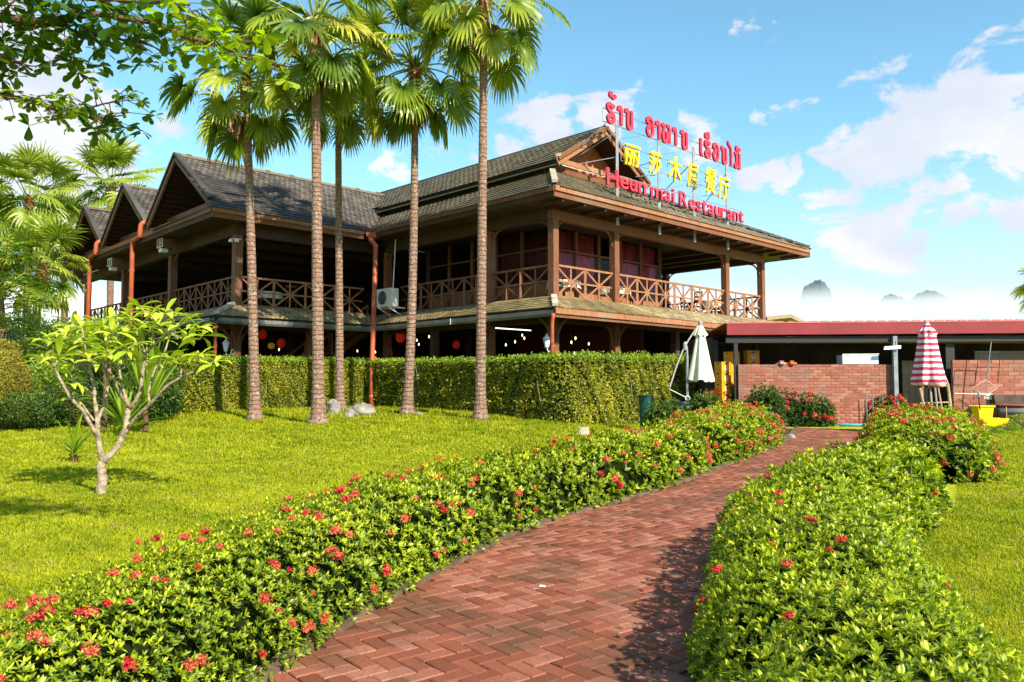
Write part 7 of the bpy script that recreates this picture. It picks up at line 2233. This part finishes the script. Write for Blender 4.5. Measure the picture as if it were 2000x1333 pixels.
rock(705, 822, 22.6, .42, .30, .24, 'long grey stone lying between the third palm and the downpipe', 1.0)
rock(652, 812, 23.2, .20, .18, .30, 'upright grey stone at the foot of the slender palm', 2.0)
rock(681, 826, 22.0, .15, .14, .12, 'small stone left of the long grey stone', 3.0)
rock(818, 823, 22.3, .12, .10, .08, 'small pale stone in the grass right of the leaning palm', 4.0)
rock(1545, 842, 17.9, .10, .1, .09, 'small pale stone at the kerb by the rounded hedge end', 5.0)
p = ghit(1140, 852); t = thing('marker_stone', 'small white block in the grass behind the flowering hedge', 'block', p)
part('block', MB().box(p.x - .11, p.x + .11, p.y - .1, p.y + .1, p.z, p.z + .19), CAP, t)
p = ghit(1059, 1158); t = thing('litter_scrap', 'tiny white scrap lying on the brick path', 'litter', p + Vector((0, 0, .045)))
part('paper', MB().hexa([(p.x - .02, p.y - .01, p.z + .042), (p.x + .02, p.y - .012, p.z + .042), (p.x + .022, p.y + .01, p.z + .042), (p.x - .018, p.y + .012, p.z + .042), (p.x - .018, p.y - .008, p.z + .05), (p.x + .018, p.y - .01, p.z + .054), (p.x + .02, p.y + .01, p.z + .048), (p.x - .016, p.y + .01, p.z + .052)]), WHITE, t)
for k, (px, py, Y, rx, rz, lab) in enumerate(((1990, 832, 20.6, .32, .28, 'leafy weed clump right of the yellow bucket'), (1925, 842, 19.6, .42, .10, 'low weeds in front of the yellow bucket'), (1965, 838, 20.2, .3, .14, 'weeds at the foot of the thin stick'))):
    blob_shrub('weed_clump', lab, 'weeds', at(px, py, Y), rx, rz, TOPG, 1800, .05, 30 + k, 'weed clumps by the right wall')
# low tiled roof seen left of the wing and thatch roof right of the building
P = at(190, 640, 46); t = thing('outbuilding', 'low dark tiled outbuilding roof showing beyond the frangipani', 'building', (P.x, P.y, .6))
part('roof', MB().slab([(P.x - 6, 44, 4.2), (P.x + 6, 44, 4.2), (P.x + 5, 47, 5.05), (P.x - 5, 47, 5.05)], .12), TILE, t)
part('wall', MB().box(P.x - 5.5, P.x + 5.5, 44.6, 49, .5, 4.1), WOOD_D, t)
P = at(1540, 640, 34); t = thing('thatched_hut', 'small weathered thatch roof peeking over the red shed roof', 'hut', (P.x, P.y, .6))
mb = MB(); z1 = at(1500, 616, 34).z; z0 = at(1575, 634, 34).z - .3
mb.slab([(at(1480, 0, 34).x, 33.5, z1 - .1), (at(1525, 0, 34).x, 33.5, z1), (at(1585, 0, 34).x, 33.5, z0), (at(1585, 0, 34).x, 36, z0), (at(1525, 0, 34).x, 36, z1 + .1), (at(1480, 0, 34).x, 36, z1)], .15)
part('roof', mb, TILE_SK, t)
for x_ in (at(1490, 0, 34).x, at(1578, 0, 34).x): part('post', MB().box(x_ - .08, x_ + .08, 34, 34.16, .5, z0 - .16), WOOD_D, t)

# ------------------------------------------------------------------ distant karst peaks in low mist
MTM = material('far_mountain', color=(.030, .058, .085), rough=1.0, noise=(.004, .6, 1.4))


def mountain(px, py, Y, hw, lab, seed):
    p = at(px, py, Y); V, F = [], []; n = 60; m_ = 22; r_ = random.Random(seed)
    for i in range(m_ + 1):
        u = i / m_
        for j in range(n + 1):
            f = j / n * 2 - 1; x = p.x + f * hw * 3.2; y = Y + (u - .5) * hw * 4
            d = math.sqrt((f * 3.2) ** 2 * 1.0 + ((u - .5) * 3) ** 2)
            h = p.z * (1.0 - .07 * d ** 3) if d < 1 else p.z * (.93 - .42 * min(1.0, (d - 1)) ** .75 - .12 * max(0, d - 2))
            h += 5 * math.sin(f * 17 + seed) + 3 * math.sin(f * 51 + u * 9) + 3 * math.sin(u * 31)
            V.append((x, y, max(-2, h)))
    for i in range(m_):
        for j in range(n): a = i * (n + 1) + j; F.append((a, a + 1, a + n + 2, a + n + 1))
    m = bpy.data.meshes.new('mountain'); m.from_pydata(V, [], F); m.materials.append(MTM); m.polygons.foreach_set('use_smooth', [True] * len(F)); m.update()
    o = link('mountain', m, None, 'structure'); o['label'] = lab


mountain(1594, 552, 2600, 40, 'flat topped karst peak rising out of the mist', 1)
mountain(1812, 573, 2900, 62, 'broad karst peak in the mist right of the first', 2)
mountain(1742, 579, 3000, 46, 'fainter karst peak behind the broad one', 3)
mountain(1905, 606, 2900, 60, 'low karst ridge tip in the mist', 4)

# low mist bank lying before the peaks
mm = bpy.data.materials.new('mist'); mm.use_nodes = True
_t = NT(mm.node_tree); _t.n.clear(); _o = _t.new('ShaderNodeOutputMaterial'); _v = _t.new('ShaderNodeVolumePrincipled')
_v.inputs['Color'].default_value = (.90, .93, .99, 1); _v.inputs['Density'].default_value = .0075; _v.inputs['Anisotropy'].default_value = -.6
_g = _t.new('ShaderNodeNewGeometry'); _s = _t.new('ShaderNodeSeparateXYZ'); _t.link(_g.outputs['Position'], _s.inputs[0])
_n = _t.noise(_g.outputs['Position'], .0042, 3, .55)
_h = _t.math('ADD', _t.math('MULTIPLY', _n.outputs[0], 90), 152)
_d = _t.math('MULTIPLY', _t.math('DIVIDE', _t.math('SUBTRACT', _h, _s.outputs[2]), 45, clamp=True), .012)
_t.link(_d, _v.inputs['Density'])
_t.link(_v.outputs[0], _o.inputs['Volume'])
mb = MB(); mb.box(-3500, 6000, 1500, 2350, -1, 225)
o = link('mist', mb.mesh('mist', mm), None, 'stuff'); o['label'] = 'pale bank of morning mist lying before the far karst peaks'; o['category'] = 'mist'
